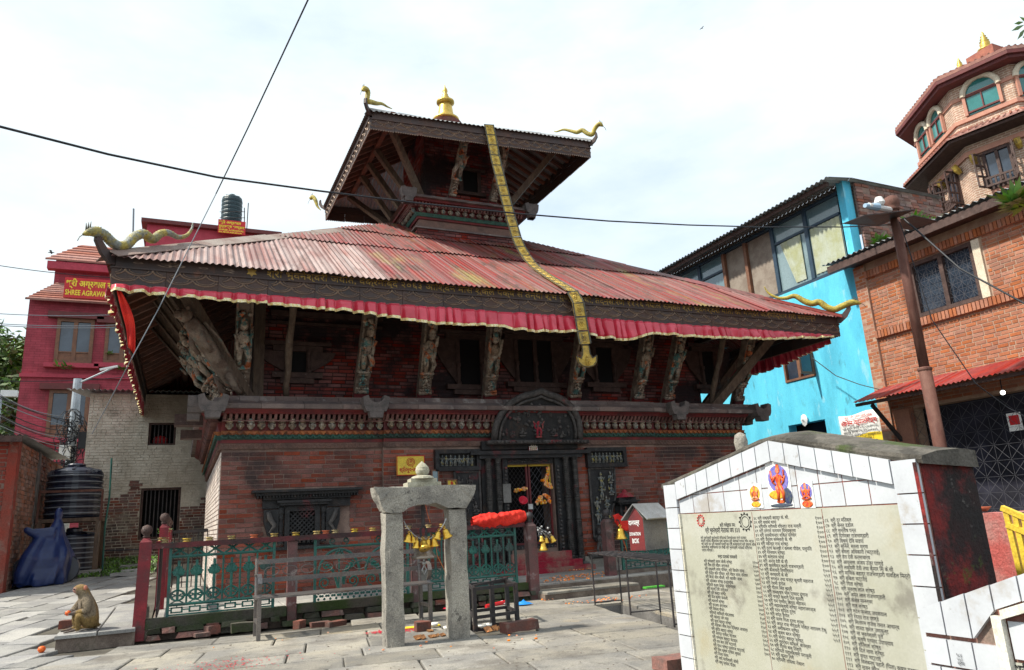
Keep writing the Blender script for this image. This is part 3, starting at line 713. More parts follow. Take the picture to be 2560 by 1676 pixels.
for ri, rn in enumerate(RUNS):
 o, ux, n, L = V(rn[0]), V(rn[1]), V(rn[2]), rn[3]
 mb = MB(); run_box(mb, rn, ZT, ZT + .10, .035, .045)
 zz = ZT + .05
 if ri == 1:          # rosettes on the bay, zigzag elsewhere
  s = .05
  while s < L:
   c = o + ux*s + n*.045 + V((0, 0, zz)); Mx = Matrix((ux, V((0, 0, 1)), n)).transposed().to_4x4(); Mx.translation = c
   mb.lathe([(.044, 0), (.044, .012), (.03, .014), (.028, .004), (.012, .004), (.011, .014), (0, .016)], (0, 0, 0), 8, Mx); s += .1
 else:
  s = .0
  while s < L - .08:
   for (a, b) in ((-.045, .045), (.045, -.045)):
    mb.bar(o + ux*s + n*.048 + V((0, 0, zz+a)), o + ux*(s+.08) + n*.048 + V((0, 0, zz+b)), .014, .014)
   s += .08
 mb.build('patterned_band', m_terra, T)
 mb = MB(); run_box(mb, rn, ZT + .10, ZT + .155, .06, .07); mb.build('red_band', m_redpaint, T)
 # zigzag: green wavy skirt below orange teeth
 mb = MB(); run_box(mb, rn, ZT + .155, ZT + .235, .075, .10)
 s = 0
 while s < L - .06:
  mb.tube([o + ux*s + n*.10 + V((0, 0, ZT+.225)), o + ux*(s+.03) + n*.115 + V((0, 0, ZT+.18)), o + ux*(s+.085) + n*.115 + V((0, 0, ZT+.18)), o + ux*(s+.115) + n*.10 + V((0, 0, ZT+.235))], .02, 5); s += .115
 mb.build('green_wave_band', m_green_b, T)
 mb = MB(); run_box(mb, rn, ZT + .235, ZT + .30, .105, .135)
 s = 0
 while s < L - .1:
  c = o + ux*(s+.0575) + n*.125
  mb.prism([c + ux*-.05 + V((0, 0, ZT+.285)), c + V((0, 0, ZT+.225)), c + ux*.05 + V((0, 0, ZT+.285))], n*.02); s += .115
 mb.build('orange_tooth_band', m_orange, T)
 mb = MB(); run_box(mb, rn, ZT + .30, ZT + .455, .06, .08); mb.build('frieze_back', m_redpaint, T)
 # dentils
 mb = MB(); run_box(mb, rn, ZT + .455, ZT + .47, .19, .19)
 s = .02
 while s < L:
  c = o + ux*s
  mb.prism([c + n*.15 + V((0, 0, ZT+.46)), c + ux*.045 + n*.15 + V((0, 0, ZT+.46)), c + ux*.045 + n*.24 + V((0, 0, ZT+.575)), c + n*.24 + V((0, 0, ZT+.575))], -n*.1); s += .09
 stuff(mb.build('dentil_row', m_dent, T))
 mb = MB(); run_box(mb, rn, ZT + .575, ZT + .60, .27, .28); run_box(mb, rn, ZT + .60, ZT + .645, .30, .34); mb.build('red_moulding', m_redpaint, T)
 # ledge slabs, one by one
 if ri == 2: L += .42
 s = 0; k = 0
 while s < L - .02:
  d = min(rnd.uniform(.5, .8), L - s)
  mb = MB(); j = rnd.uniform(-.008, .008)
  run_box(mb, rn, ZT + .645, ZT + .72 + j*.4, .42 + j, .44 + j, s + .003, s + d - .003)
  run_box(mb, rn, ZT + .722 + j*.4, ZT + .80 + j, .40 + j, .26 + j, s + .003, s + d - .003)
  mb.build('ledge_slab', m_ledge, T); s += d; k += 1
 s = 0
 while s < L - .02:
  d = min(rnd.uniform(.25, .4), L - s)
  mb = MB(); run_box(mb, rn, ZT + .80, ZT + .89 + rnd.uniform(-.006, .006), .2, .15, s + .003, s + d - .003); mb.build('ledge_brick', m_ledge, T); s += d
# carved heads under the dentils
hm = MB(); hm.smooth = True
hm.ball((0, -.05, 0), (.038, .05, .055), 8, 6); hm.ball((0, -.1, -.012), (.013, .016, .02), 6, 4); hm.ball((-.016, -.092, .012), .009, 5, 4); hm.ball((.016, -.092, .012), .009, 5, 4)
hm.ball((0, -.085, -.036), (.02, .02, .012), 6, 4); hm.ball((-.04, -.05, .01), (.012, .02, .028), 5, 4); hm.ball((.04, -.05, .01), (.012, .02, .028), 5, 4)
hm.smooth = False; hm.lathe([(.04, 0), (.05, .02), (.035, .03), (.045, .05)], (0, -.055, .045), 8)
hm.v = [(x*1.3, y*1.25, z*1.25) for x, y, z in hm.v]
head_me = hm.build('carved_head', m_head, None).data; bpy.data.objects.remove(bpy.data.objects['carved_head'])
for rn in RUNS[:3]:
 o, L = V(rn[0]), rn[3]; s = .12
 while s < L - .05:
  p = o + V((s, -.06, ZT + .38)) - ORG[T.name]
  h = bpy.data.objects.new('carved_head', head_me); COL.objects.link(h); h.parent = T; h.location = p; s += .17
# crescent stones standing on the ledge and at its ends
def crescent(c, ux, n, w=.5, h=.26, d=.3):
 ux, n, c = V(ux), V(n), V(c); w *= .86; h *= .72; d *= .8
 pts = [c + ux*-w/2, c + ux*w/2, c + ux*(w/2 + .02) + V((0, 0, h*.85)), c + ux*(w/2 - .06) + V((0, 0, h))]
 for i in range(7):
  a = math.pi * i / 6
  pts.append(c + ux*math.cos(a)*(w/2 - .075) + V((0, 0, h - math.sin(a)*h*.68)))
 pts += [c + ux*(-w/2 + .06) + V((0, 0, h)), c + ux*(-w/2 - .02) + V((0, 0, h*.85))]
 mb = MB(); mb.prism(pts, -n*d)
 mb.prism([c + ux*-w*.4 + V((0, 0, -.09)), c + ux*w*.4 + V((0, 0, -.09)), c + ux*w*.5 + V((0, 0, -.002)), c + ux*-w*.5 + V((0, 0, -.002))], -n*d*.9)
 mb.prism([c + ux*-w*.25 + V((0, 0, -.2)), c + ux*w*.25 + V((0, 0, -.2)), c + ux*w*.3 + V((0, 0, -.092)), c + ux*-w*.3 + V((0, 0, -.092))], -n*d*.8)
 return mb
Yc = YW - .56
def ix(u, v, y): return at(u, v, Y=y)
for (u, v, yy, dd) in ((532, 1040, Yc, .3), (942, 1035, YB - .58, .25), (1704, 1038, YB - .58, .25), (1912, 1042, Yc, .3)):
 p = ix(u, v, yy); crescent((p.x, yy, ZT + .66), (1, 0, 0), (0, -1, 0), .5, .27, dd).build('crescent_stone', m_greystone, T)
crescent((X0 - .56, YW - .2, ZT + .66), (0, -1, 0), (-1, 0, 0), .5, .27, .3).build('crescent_stone', m_greystone, T)
crescent((X1 + .5, YW + .2, ZT + .66), (0, -1, 0), (1, 0, 0), .5, .27, .3).build('crescent_stone', m_greystone, T)
# timber beam ends under the left corner of the ledge
for q in ((X0 - .75, X0 - .3, YW + .3, YW + .55, ZT + .45, ZT + .64), (X0 - .65, X0 - .3, YW + .9, YW + 1.15, ZT + .3, ZT + .45)): MB().box(*q).build('corner_bracket', m_wood_dk, T)
# ---- lower roof
EX0, EX1, EY0, EY1, EZ, SL = -1.14, 13.3, 11.33, 22.67, 5.22, 0.61
r = random.Random(4)
LW, LD = EX1 - EX0, EY1 - EY0; DM = LD / 2
cw = .82
ncol = int(LW / cw) + 1
for i in range(ncol):
 s0, s1 = i*cw - .03, min((i+1)*cw + .03, LW)
 for k, (d0, d1) in enumerate(((-.12, 2.55), (2.45, 4.05), (3.95, 5.66))):
  if min(s1 + .2, LW - s0 + .2) < d0: continue
  mb = MB(); jz = r.uniform(0, .012)
  corr(mb, (EX0, EY0, 0), (1, 0, 0), (0, 1, 0), LW, d0 + r.uniform(-.03, .03), d1, SL, EZ + .03, max(s0, 0), s1, lift=.03*k + jz + .012*(i % 2), over=.05)
  if mb.f:
   pale = i < 3 or (i < 5 and k == 0)
   mb.build('roof_sheet', m_rooftin2 if pale else m_rooftin, T, smooth=True)
for (A, ux, up, L, D) in (((EX0, EY1, 0), (0, -1, 0), (1, 0, 0), LD, 9), ((EX1, EY0, 0), (0, 1, 0), (-1, 0, 0), LD, 9), ((EX1, EY1, 0), (-1, 0, 0), (0, -1, 0), LW, 9)):
 s = 0
 while s < L:
  mb = MB(); corr(mb, A, ux, up, L, -.1, 5.67, SL, EZ + .03, max(0, s), min(s + 1.63, L), step=3)
  if mb.f: mb.build('roof_sheet', m_rooftin, T, smooth=True)
  s += 1.6
# hip flashing
def hip(p, q, w=.22, mat=m_flash, n=5, name='hip_flashing', par=T):
 p, q = V(p), V(q); d = (q - p); side = V((d.y, -d.x, 0)).normalized()
 for i in range(n):
  a, b = p + d*(i/n - .01), p + d*((i+1)/n + .01); up = V((0, 0, .03 + .012*(i % 2))); dn = V((0, 0, -.10))
  mb = MB()
  for (m1, m2) in ((side*w, -side*w),):
   mb.add([a + m1 + dn, a + up, a + m2 + dn, b + m1 + dn, b + up, b + m2 + dn], [(0,1,4,3), (1,2,5,4), (0,3,4,1), (1,4,5,2)][:2])
  mb.build(name, mat, par, thick=.012)
ap = EZ + .06
for (cx, cy, sx, sy) in ((EX0, EY0, 1, 1), (EX1, EY0, -1, 1), (EX0, EY1, 1, -1), (EX1, EY1, -1, -1)):
 hip((cx, cy, ap), (cx + sx*5.6, cy + sy*5.6, ap + SL*5.6), mat=m_flash if cx < 5 else m_rooftin)
# fascia: plain upper board with the gilt inscription, scalloped lower plates
def fascia(A, ux, n, L, zb, zm, zt, par, plate, name='fascia'):
 A, ux, n = V(A), V(ux), V(n)
 mb = MB(); Mx = Matrix((ux, -n, V((0, 0, 1)))).transposed().to_4x4(); Mx.translation = A
 mb.box(0, L, 0, .05, zm, zt, Mx); mb.box(0, L, -.02, 0.0, zm - .012, zm + .012, Mx)
 bd = mb.build(name + '_board', m_fascia, par)
 k = max(1, round(L / plate)); pl = L / k; h = zm - zb - .012
 pm = MB(); pm.box(-pl/2 + .003, pl/2 - .003, .005, .03, 0, h)
 pm.m = 1
 for row in range(2):
  nn = 2
  for c in range(nn + (row)):
   cx = -pl/2 + pl*(c + (.5 if row == 0 else 0))/nn
   for rr in ((pl/nn*.5), pl/nn*.36):
    pts = []
    for t in range(9):
     a = math.pi + math.pi*t/8
     px, pz = cx + rr*math.cos(a), h*(.62 if row == 0 else .99) + rr*math.sin(a)*h/pl*1.5
     if -pl/2 < px < pl/2 and pz > 0.004: pts.append((px, .002 - .004*row, pz))
    if len(pts) > 2: pm.tube(pts, .011 if rr > pl/nn*.4 else .006, 4, False)
 t = -pl/2 + .03
 while t < pl/2: pm.prism([(t-.025, .004, 0), (t+.025, .004, 0), (t, .004, -.022)], (0, .02, 0)); t += .055
 first = None
 for i in range(k):
  Mo = Matrix((ux, -n, V((0, 0, 1)))).transposed().to_4x4(); Mo.translation = A + ux*(pl*(i+.5)) + V((0, 0, zb)) - ORG[par.name]
  if first is None:
   o = pm.build(name + '_plate', [m_fascia, m_scallop], par, world=False); first = o
  else:
   o = bpy.data.objects.new(name + '_plate', first.data); COL.objects.link(o); o.parent = par
  o.matrix_local = Mo
 return bd
ZB, ZM = 4.79, 5.05
fascia((EX0, EY0, 0), (1, 0, 0), (0, -1, 0), LW, ZB, ZM, EZ + .02, T, .72)
fascia((EX0, EY1, 0), (0, -1, 0), (-1, 0, 0), LD, ZB, ZM, EZ + .02, T, .72)
fascia((EX1, EY0, 0), (0, 1, 0), (1, 0, 0), LD, ZB, ZM, EZ + .02, T, .72)
fascia((EX1, EY1, 0), (-1, 0, 0), (0, 1, 0), LW, ZB, ZM, EZ + .02, T, .72)
insc = 'श्री भुवनेश्वरी जयति, वैक्रमाब्दे २०६३ आश्विन मास शुक्ल पक्षे स तम्यां शुभ पुण्य तिथौ, तद्नुसारण ११२६ नेपाल सम्वत श्री भुवनेश्वरी माता को मन्दिर जीर्णोद्धार गरी सम्पन्न'
stuff(text(insc, .155, (1.0, EY0, ZM + .04), (1, 0, 0), (0, 0, 1), m_goldtxt, T, 'gilt_inscription', width=11.6, bold=.004, depth=.004))
mb = MB()
cst = V((.78, EY0 - .004, ZM + .095))
for ph in (0, math.pi):
 mb.prism([cst + V((.085*math.cos(ph + math.pi/2 + a), 0, .085*math.sin(ph + math.pi/2 + a))) for a in (0, 2.094, 4.189)], (0, -.006 if ph == 0 else -.004, 0))
mb.build('gilt_star', m_goldtxt, T)
stuff(text('॰ ॐ ॰ ३', .1, (-.9, EY0, ZM + .05), (1, 0, 0), (0, 0, 1), m_scallop, T, 'engraving', width=1.4, depth=.004))
# upturned horns at the roof corners
def horn(c, d, k=1.0):
 c, d = V(c), V(d).normalized()
 pr = [(-.25, -.16), (.05, -.14), (.2, -.02), (.3, .14), (.29, .3), (.24, .36), (.235, .27), (.2, .16), (.1, .06), (-.25, .06)]
 side = V((-d.y, d.x, 0)) * .03
 mb = MB(); mb.prism([c + d*a*k + V((0, 0, b*k)) - side for a, b in pr], side*2); mb.build('corner_horn', m_fascia, T)
for (cx, cy, sx, sy) in ((EX0, EY0, -1, -1), (EX1, EY0, 1, -1), (EX0, EY1, -1, 1), (EX1, EY1, 1, 1)): horn((cx, cy, EZ), (sx, sy, 0))
# serpents riding the hips
def snake(pts, r0, mat, crest=True):
 k = len(pts); S_ = []
 for i in range(k - 1):      # smooth path
  p0, p1, p2, p3 = pts[max(i-1, 0)], pts[i], pts[i+1], pts[min(i+2, k-1)]
  for t in [q/9 for q in range(9)]:
   S_.append(.5*((2*p1) + (p2-p0)*t + (2*p0-5*p1+4*p2-p3)*t*t + (3*p1-p0-3*p2+p3)*t**3))
 S_.append(pts[-1]); n = len(S_)
 rs = []
 for i in range(n):
  t = i/(n-1)
  rs.append(r0 * (0.55 + .9*math.sin(min(1, t*9)*1.57) - .35) if t < .11 else r0 * (1.0 if t < .55 else max(.12, 1 - (t-.55)/.45*.85)))
 rs = [q*(1.05 if i % 2 else .95) for i, q in enumerate(rs)]
 rs[0] = r0*.25
 mb = MB(); mb.tube(S_, rs, 10); o = mb.build('serpent', mat, T, smooth=True)
 h = S_[5]; d = (S_[0] - S_[8]).normalized()
 m2 = MB()
 if crest:
  for a in (-1, 0, 1):
   m2.prism([h + d*(.03*a - .02) + V((0, 0, r0*.6)), h + d*(.03*a + .02) + V((0, 0, r0*.6)), h + d*(.045*a) + V((0, 0, r0*2.2))], d.cross(V((0, 0, 1)))*.012)
 m2.tube([S_[0], S_[0] + d*.06 - V((0, 0, .02)), S_[0] + d*.09 - V((0, 0, .07))], .006, 4)
 stuff(m2.build('crest', m_platedark, o))
 return o
def path_on(px, org, n): return [on_plane(u, v, org, n) for u, v in px]
zl = lambda x, y: (180 + x*.3467, 520 + y*.3467)
snake(path_on([zl(*p) for p in ((80,192),(150,172),(225,190),(290,250),(345,278),(400,262),(450,212),(515,188),(580,226),(640,186),(700,182),(765,212),(825,200),(862,155),(872,108))], (EX0, EY0, 0), (1, -1, 0)), .074, m_snake)
zr = lambda x, y: (1400 + x*.3209, 640 + y*.3209)
snake(path_on([zr(*p) for p in ((2345,372),(2275,365),(2200,392),(2140,418),(2080,402),(2020,362),(1960,372),(1900,352),(1830,314),(1760,330),(1690,326),(1625,290),(1590,240))], (EX1, EY0, 0), (1, 1, 0)), .072, m_snake_y)
# ---- timber under the eaves: rafters
rm = {}
def rafter(p, q, w=.09, h=.12, mat=m_beam, name='rafter'): return MB().bar(p, q, w, h).build(name, mat, T)
y = 11.6
while y < 22.5:
 lim = min(y - EY0, EY1 - y, 2.3); rafter((EX0 + .08, y, EZ - .09), (EX0 + .08 + max(.3, lim), y, EZ - .09 + SL*max(.3, lim))); y += .42
x = -.7
while x < 13:
 lim = min(x - EX0, EX1 - x, 2.3); rafter((x, EY0 + .08, EZ - .09), (x, EY0 + .08 + max(.3, lim), EZ - .09 + SL*max(.3, lim))); x += .42
for (a, b) in (((-.15, 12.0, 5.48), (-.15, 22, 5.48)), ((-.2, 12.25, 5.5), (12.4, 12.25, 5.5)), ((12.3, 12.0, 5.48), (12.3, 22, 5.48))): rafter(a, b, .12, .12, m_beam, 'purlin')
for (cx, sx) in ((EX0, 1), (EX1, -1)): rafter((cx + sx*.1, EY0 + .1, EZ - .1), (cx + sx*2.6, EY0 + 2.6, EZ - .1 + SL*2.5), .16, .2, m_beam, 'hip_rafter')
# ---- carved struts
def strut(b, t, n, w=.25, seed=0, carved=True, mat=m_strut):
 b, t, n = V(b), V(t), V(n); up = (t - b).normalized(); ux = up.cross(n)
 ux = ux.normalized() * -1; fr = ux.cross(up) * -1
 if fr.dot(n) < 0: fr = -fr
 L = (t - b).length
 mb = MB()
 if not carved:
  pts = []
  for i in range(9):
   pts.append(b + (t - b)*(i/8) + ux*rnd.uniform(-.02, .02))
  mb.tube(pts, [.06 + rnd.uniform(-.008, .012) for _ in pts], 7); return mb.build('plain_strut', m_wood, T, smooth=True)
 Mx = Matrix((ux, fr, up)).transposed().to_4x4(); Mx.translation = b
 mb.box(-w/2, w/2, -.13, 0.0, 0, L, Mx); mb.box(-w/2, -w/2 + .04, -.002, .05, .5, L, Mx); mb.box(w/2 - .04, w/2, -.002, .05, .5, L, Mx)
 s = mb.build('strut', mat, T)
 f = MB()
 f.box(-w/2, w/2, .001, .07, .18, .24, Mx); f.box(-w*.48, w*.48, .001, .05, .52, .57, Mx)
 for i in range(5): f.ball((-w*.4 + w*.2*i, .05, .27), (.03, .03, .03), 6, 4, Mx)
 figure(f, b + up*.28 + fr*.03, .30, ux, fr, up, seed, 1, True)
 figure(f, b + up*.60 + fr*.03, .92, ux, fr, up, seed + 9, 2, sp=.6)
 for i in range(6): f.ball((rnd.uniform(-w*.4, w*.4), .03, 1.5 + .1*rnd.random()), (.05, .05, .04), 6, 4, Mx)
 for sg in (-1, 1): f.tube([Mx @ V((sg*w*.42, .04, .62)), Mx @ V((sg*w*.46, .06, 1.0)), Mx @ V((sg*w*.4, .05, 1.45))], [.03, .022, .02], 5)
 f.build('carved_figure', m_figure, s, smooth=True)
 g = MB(); g.box(-w*.52, w*.52, -.05, .05, -.02, .18, Mx); g.build('strut_foot', m_redpaint, s)
 return s
YS, ZS = 13.38, ZT + .9
for k, (bu, bv, tu, tv, cv) in enumerate(((601, 997, 613, 763, 1), (714, 1002, 731, 777, 0), (900, 998, 923, 805, 1), (1059, 1003, 1076, 823, 1), (1223, 1006, 1237, 834, 1), (1434, 1009, 1457, 850, 1), (1592, 1009, 1619, 850, 1), (1667, 1009, 1702, 844, 1), (1775, 1011, 1807, 850, 0), (1842, 1011, 1872, 860, 1))):
 p = at(bu, bv, Y=YS); b = V((p.x, YS, ZS)); tq = at(tu, tv, Y=12.35)
 best = None
 for i in range(60):
  t = V((b.x - .5 + i*.03, 12.2, 5.45)); q = min((b.lerp(t, f/40) for f in range(41)), key=lambda a: abs(proj(a)[1] - tv)); e = abs(proj(q)[0] - tu)
  if best is None or e < best[0]: best = (e, t)
 t = best[1]
 strut(b, t, (0, -1, 0), .27 if k == 0 else .25, 20 + k, cv)
for k in range(4):
 strut((.86 - .09*k, 13.45 + .17*k, ZS), (-.62 - .05*k, 12.75 + .95*k, 5.4), (-1, -.6, 0), .2, 60 + k, True, m_wood)
# corner griffin strut
gb, gt = V((.92, 13.3, ZS + .02)), V((-.45, 12.0, 5.45))
gx = (gt - gb).normalized(); gs = gx.cross(V((0, 0, 1))).normalized(); gn = gs.cross(gx)
mb = MB(); mb.bar(gb, gt, .2, .14, gn); o = mb.build('corner_strut', m_wood, T)
f = MB(); G = lambda a, b, c: gb + gx*a + gs*b - gn*c if gn.z > 0 else gb + gx*a + gs*b + gn*c
f.tube([G(.15, 0, .02), G(.45, 0, .13), G(.85, 0, .16), G(1.2, 0, .17), G(1.5, 0, .2), G(1.75, 0, .22)], [.07, .12, .13, .13, .14, .10], 10)
f.ball(tuple(G(1.85, 0, .25)), .12, 9, 7); f.ball(tuple(G(1.93, 0, .36)), .07, 8, 6)
for sg in (-1, 1):
 f.tube([G(1.5, sg*.08, .22), G(1.35, sg*.14, .32), G(1.15, sg*.13, .3)], [.06, .05, .04], 7)
 f.tube([G(.4, sg*.08, .13), G(.62, sg*.15, .24), G(.38, sg*.15, .26), G(.25, sg*.13, .2)], [.08, .07, .05, .045], 7)
 f.ball(tuple(G(1.95, sg*.09, .2)), .04, 6, 4)
 f.tube([G(1.6, sg*.13, .1), G(1.2, sg*.2, .06), G(.8, sg*.17, .05)], [.05, .045, .02], 6, flat=.4)
figure(f, G(.02, 0, .03), .3, gs, -gn if gn.z > 0 else gn, gx, 3, 1, True)
f.build('griffin', m_strut, o, smooth=True)
cb = V((11.15, 13.3, ZS + .02)); MB().bar(cb, V((12.6, 12.0, 5.45)), .2, .16, gn).build('corner_strut', m_wood, T)
MB().bar(cb + V((.1, .6, 0)), V((12.7, 12.9, 5.5)), .14, .14, gn).build('corner_strut', m_wood, T)
# ---- carved window panels in the upper wall (deep in shade)
def niche(u0, u1, v0, v1, y=13.58, panes=1, mat=m_wood_dk):
 a, b = at(u0, v0, Y=y), at(u1, v1, Y=y); x0, x1, z1, z0 = a.x, b.x, a.z, b.z
 w = MB(); t = .09
 w.box(x0 - .25, x1 + .25, y - .1, y, z1, z1 + .1); w.box(x0 - .4, x1 + .4, y - .16, y, z1 + .101, z1 + .17)
 w.box(x0 - .25, x1 + .25, y - .12, y, z0 - .1, z0); w.box(x0 - .1, x1 + .1, y - .09, y, z0 - .2, z0 - .101)
 for i in range(panes + 1):
  x = x0 + (x1 - x0)*i/panes; w.box(x - t/2, x + t/2, y - .08, y, z0 + .001, z1 - .001)
  w.lathe([(.05, 0), (.05, .05), (.03, .07), (.04, .2), (.03, .35), (.05, .38), (.05, .44)], (x, y - .1, z0), 8)
 for sg, x in ((-1, x0), (1, x1)):
  pts = [V((x + sg*.03, y - .06, z1)), V((x + sg*.5, y - .06, z1))]
  for i in range(5): pts.append(V((x + sg*(.5 - .44*i/4 + .08*math.sin(i)), y - .06, z1 - (z1 - z0)*i/4)))
  w.prism(pts, (0, .055, 0))
 o = w.build('carved_window', mat, T)
 MB().box(x0 + t/2, x1 - t/2, y - .03, y + .03, z0, z1).build('dark_opening', m_void, o)
niche(716, 770, 880, 935); niche(1140, 1205, 850, 965, panes=1); niche(1285, 1385, 850, 960, panes=2); niche(1480, 1535, 870, 960); niche(1745, 1790, 880, 965)
mb = MB(); mb.box(1.3, 3.4, 13.5, 13.6, 5.1, 5.2); mb.box(1.3, 3.4, 13.53, 13.6, 4.95, 5.0); mb.build('upper_moulding', m_wood_dk, T)
# ---- window of the left wing
wx0, wx1, wz0, wz1 = 1.55, 2.15, 1.02, 1.68
w = MB()
for (a, b, c, d, p) in ((1.02, 2.84, 1.84, 1.88, .26), (1.08, 2.78, 1.79, 1.839, .2), (1.2, 2.66, 1.72, 1.789, .14), (1.42, 2.32, 1.66, 1.70, .2), (1.46, 2.28, 1.62, 1.659, .17), (1.2, 2.66, 1.58, 1.719, .07)): w.box(a, b, YW - .02 - p, YW + .02, c, d)
for i in range(34): w.box(1.1 + i*.05, 1.125 + i*.05, YW - .2, YW - .02, 1.75, 1.7899)
for x in (1.5, 2.2):
 w.lathe([(.05, 0), (.05, .06), (.03, .08), (.045, .14), (.03, .18), (.042, .3), (.03, .36), (.045, .42), (.035, .46), (.05, .5), (.05, .58)], (x, YW - .1, 1.0), 8)
for (a, b, c, d) in ((1.56, 2.14, 1.52, 1.60), (1.56, 1.64, .95, 1.52), (2.06, 2.14, .95, 1.52), (1.3, 2.4, .9, .95)): w.box(a, b, YW - .1, YW + .02, c, d)
for sg, cx in ((-1, 1.36), (1, 2.34)):
 pts = [V((cx - sg*.1, YW - .13, 1.56)), V((cx + sg*.14, YW - .13, 1.56)), V((cx + sg*.13, YW - .13, 1.35)), V((cx + sg*.07, YW - .13, 1.15)), V((cx - sg*.04, YW - .13, 1.08)), V((cx - sg*.1, YW - .13, 1.06))]
 w.prism(pts, (0, .14, 0))
win = w.build('carved_window', m_black_wood, T)
f = MB()
for sg, cx in ((-1, 1.38), (1, 2.32)):
 f.tube([V((cx + sg*.09, YW - .14, 1.53)), V((cx + sg*.06, YW - .16, 1.42)), V((cx - sg*.02, YW - .15, 1.3)), V((cx + sg*.05, YW - .15, 1.2)), V((cx - sg*.05, YW - .14, 1.12))], [.035, .045, .04, .03, .015], 7)
f.build('carved_bird', m_relief, win, smooth=True)
f = MB()
for i in range(-5, 12):
 a, b = V((1.64 + i*.075, YW - .06, 1.0)), V((1.64 + i*.075 + .52, YW - .06, 1.52))
 for (p, q) in ((a, b), (V((2.06 - i*.075, YW - .05, 1.0)), V((2.06 - i*.075 - .52, YW - .05, 1.52)))):
  lo, hi = 1.64, 2.06
  d = q - p; t0, t1 = 0, 1
  for (x,) in ((lo,), (hi,)):
   pass
  ts = sorted([(lo - p.x)/d.x, (hi - p.x)/d.x]); t0, t1 = max(0, ts[0]), min(1, ts[1])
  if t1 > t0: f.bar(p + d*t0, p + d*t1, .022, .022)
f.build('lattice', m_black_wood, win)
MB().box(1.6, 2.1, YW - .03, YW - .02, .96, 1.55).build('dark_opening', m_void, win)
# right wing window, mostly behind the memorial
w = MB(); w.box(9.6, 11.4, YW - .28, YW, 1.74, 1.8); w.box(9.75, 11.25, YW - .18, YW, 1.62, 1.739); w.box(10.0, 11.0, YW - .1, YW, .95, 1.62); w.build('carved_window', m_black_wood, T)
# ---- entrance
dr = MB()
DX0, DX1, DZ0, DZ1 = DOOR
cx0 = (DX0 + DX1)/2
for (a, b, c, d, p) in ((DX0 - .55, DX0 - .02, .3, 2.5, .05), (DX1 + .02, DX1 + .55, .3, 2.5, .05), (DX0 - .55, DX1 + .55, 2.501, 2.66, .12), (DX0 - .8, DX1 + .8, 2.40, 2.47, .2), (DX0 - .62, DX1 + .62, 2.33, 2.3999, .16), (DX0 - .019, DX1 + .019, 2.23, 2.5, .04), (DX0 - .55, DX1 + .55, .24, .3, .2)): dr.box(a, b, YB - p, YB + .1, c, d)
for (a, b) in ((DX0 - .13, DX0 - .021), (DX1 + .021, DX1 + .13)): dr.box(a, b, YB - .09, YB + .1, .301, 2.329)
door = dr.build('door_frame', m_black_wood, T)
rel = MB()
for i in range(26):
 for x in (DX0 - .075, DX1 + .075): rel.ball((x + rnd.uniform(-.015, .015), YB - .1, .4 + i*.07), (.03, .02, .028), 6, 4)
 rel.ball((DX0 + .02 + i*.037, YB - .05, 2.28 + rnd.uniform(-.02, .02)), (.016, .02, .022), 5, 4)
stuff(rel.build('carved_jamb', m_relief, door, smooth=True))
colp = [(.07, 0), (.07, .1), (.05, .12)]
z = .14
while z < .78: colp += [(.062, z), (.062, z + .022), (.048, z + .026), (.048, z + .034)]; z += .04
colp += [(.06, .8), (.045, .84), (.05, 1.12), (.06, 1.15), (.065, 1.18), (.045, 1.2)]
z = 1.22
while z < 1.92: colp += [(.06, z), (.06, z + .022), (.046, z + .026), (.046, z + .034)]; z += .042
colp += [(.06, 1.96), (.08, 2.0)]
for x in (DX0 - .44, DX0 - .24, DX1 + .24, DX1 + .44):
 MB().lathe(colp, (x, YB - .14, .34), 10).build('column', m_column, T)
for x in (DX0 - .34, DX1 + .34):
 mb = MB(); mb.box(x - .22, x + .22, YB - .24, YB, PZ, .32); mb.box(x - .17, x + .17, YB - .2, YB, .32, .339); mb.build('column_base', m_conc, T)
 f = MB(); figure(f, (x, YB - .25, PZ - .0), .3, seed=int(x*10), seated=True); f.build('guardian_figure', m_relief, T, smooth=True)
# lattice gates
for sg, (a, b) in ((0, (DX0, cx0 - .012)), (1, (cx0 + .012, DX1))):
 g = MB(); z0, z1, t, yy = DZ0 + .08, DZ1, .035, YB + .1
 g.box(a, a + t, yy, yy + .04, z0, z1); g.box(b - t, b, yy, yy + .04, z0, z1); g.box(a + t, b - t, yy, yy + .04, z1 - t, z1); g.box(a + t, b - t, yy, yy + .04, z0, z0 + t)
 leaf = g.build('door_leaf', m_redpaint, T)
 y2 = MB(); y2.box(a + .001, b - .001, yy - .006, yy - .001, z1 - t, z1); y2.box((a if sg == 0 else b - t), (a + t if sg == 0 else b), yy - .006, yy - .001, z1 - .45, z1 - t - .001)
 y2.build('yellow_edge', m_yellow, leaf)
 l = MB(); i = -14
 while i < 14:
  for slp in (1, -1):
   if sg == 1 and slp == -1 and i % 2: continue
   p = V((a + i*.085, yy + .02, z0)); d = V((1.2, 0, 1.55)) if slp == 1 else V((-1.2, 0, 1.55))
   if slp == -1: p.x = b - i*.085
   ts = sorted([(a - p.x)/d.x, (b - p.x)/d.x]); t0, t1 = max(0, ts[0]), min((z1 - z0)/d.z, ts[1])
   if t1 > t0: l.bar(p + d*t0, p + d*t1, .005, .005)
  i += 1
 l.build('wire_lattice', m_grille if sg else m_iron, leaf)
MB().box(cx0 - .05, cx0 + .05, YB + .06, YB + .095, 1.36, 1.46).build('padlock', m_steel, T)
MB().box(DX0 - .01, DX1 + .01, YB + .02, YB + .1, .3, DZ0 + .075).build('door_sill_panel', m_black_wood, T)
mb = MB()
for i in range(14):
 for j in range(5): mb.ball((DX0 + .04 + i*.07, YB + .02, .36 + j*.07), (.025, .02, .025), 6, 4)
mb.build('sill_studs', m_relief, T, smooth=True)
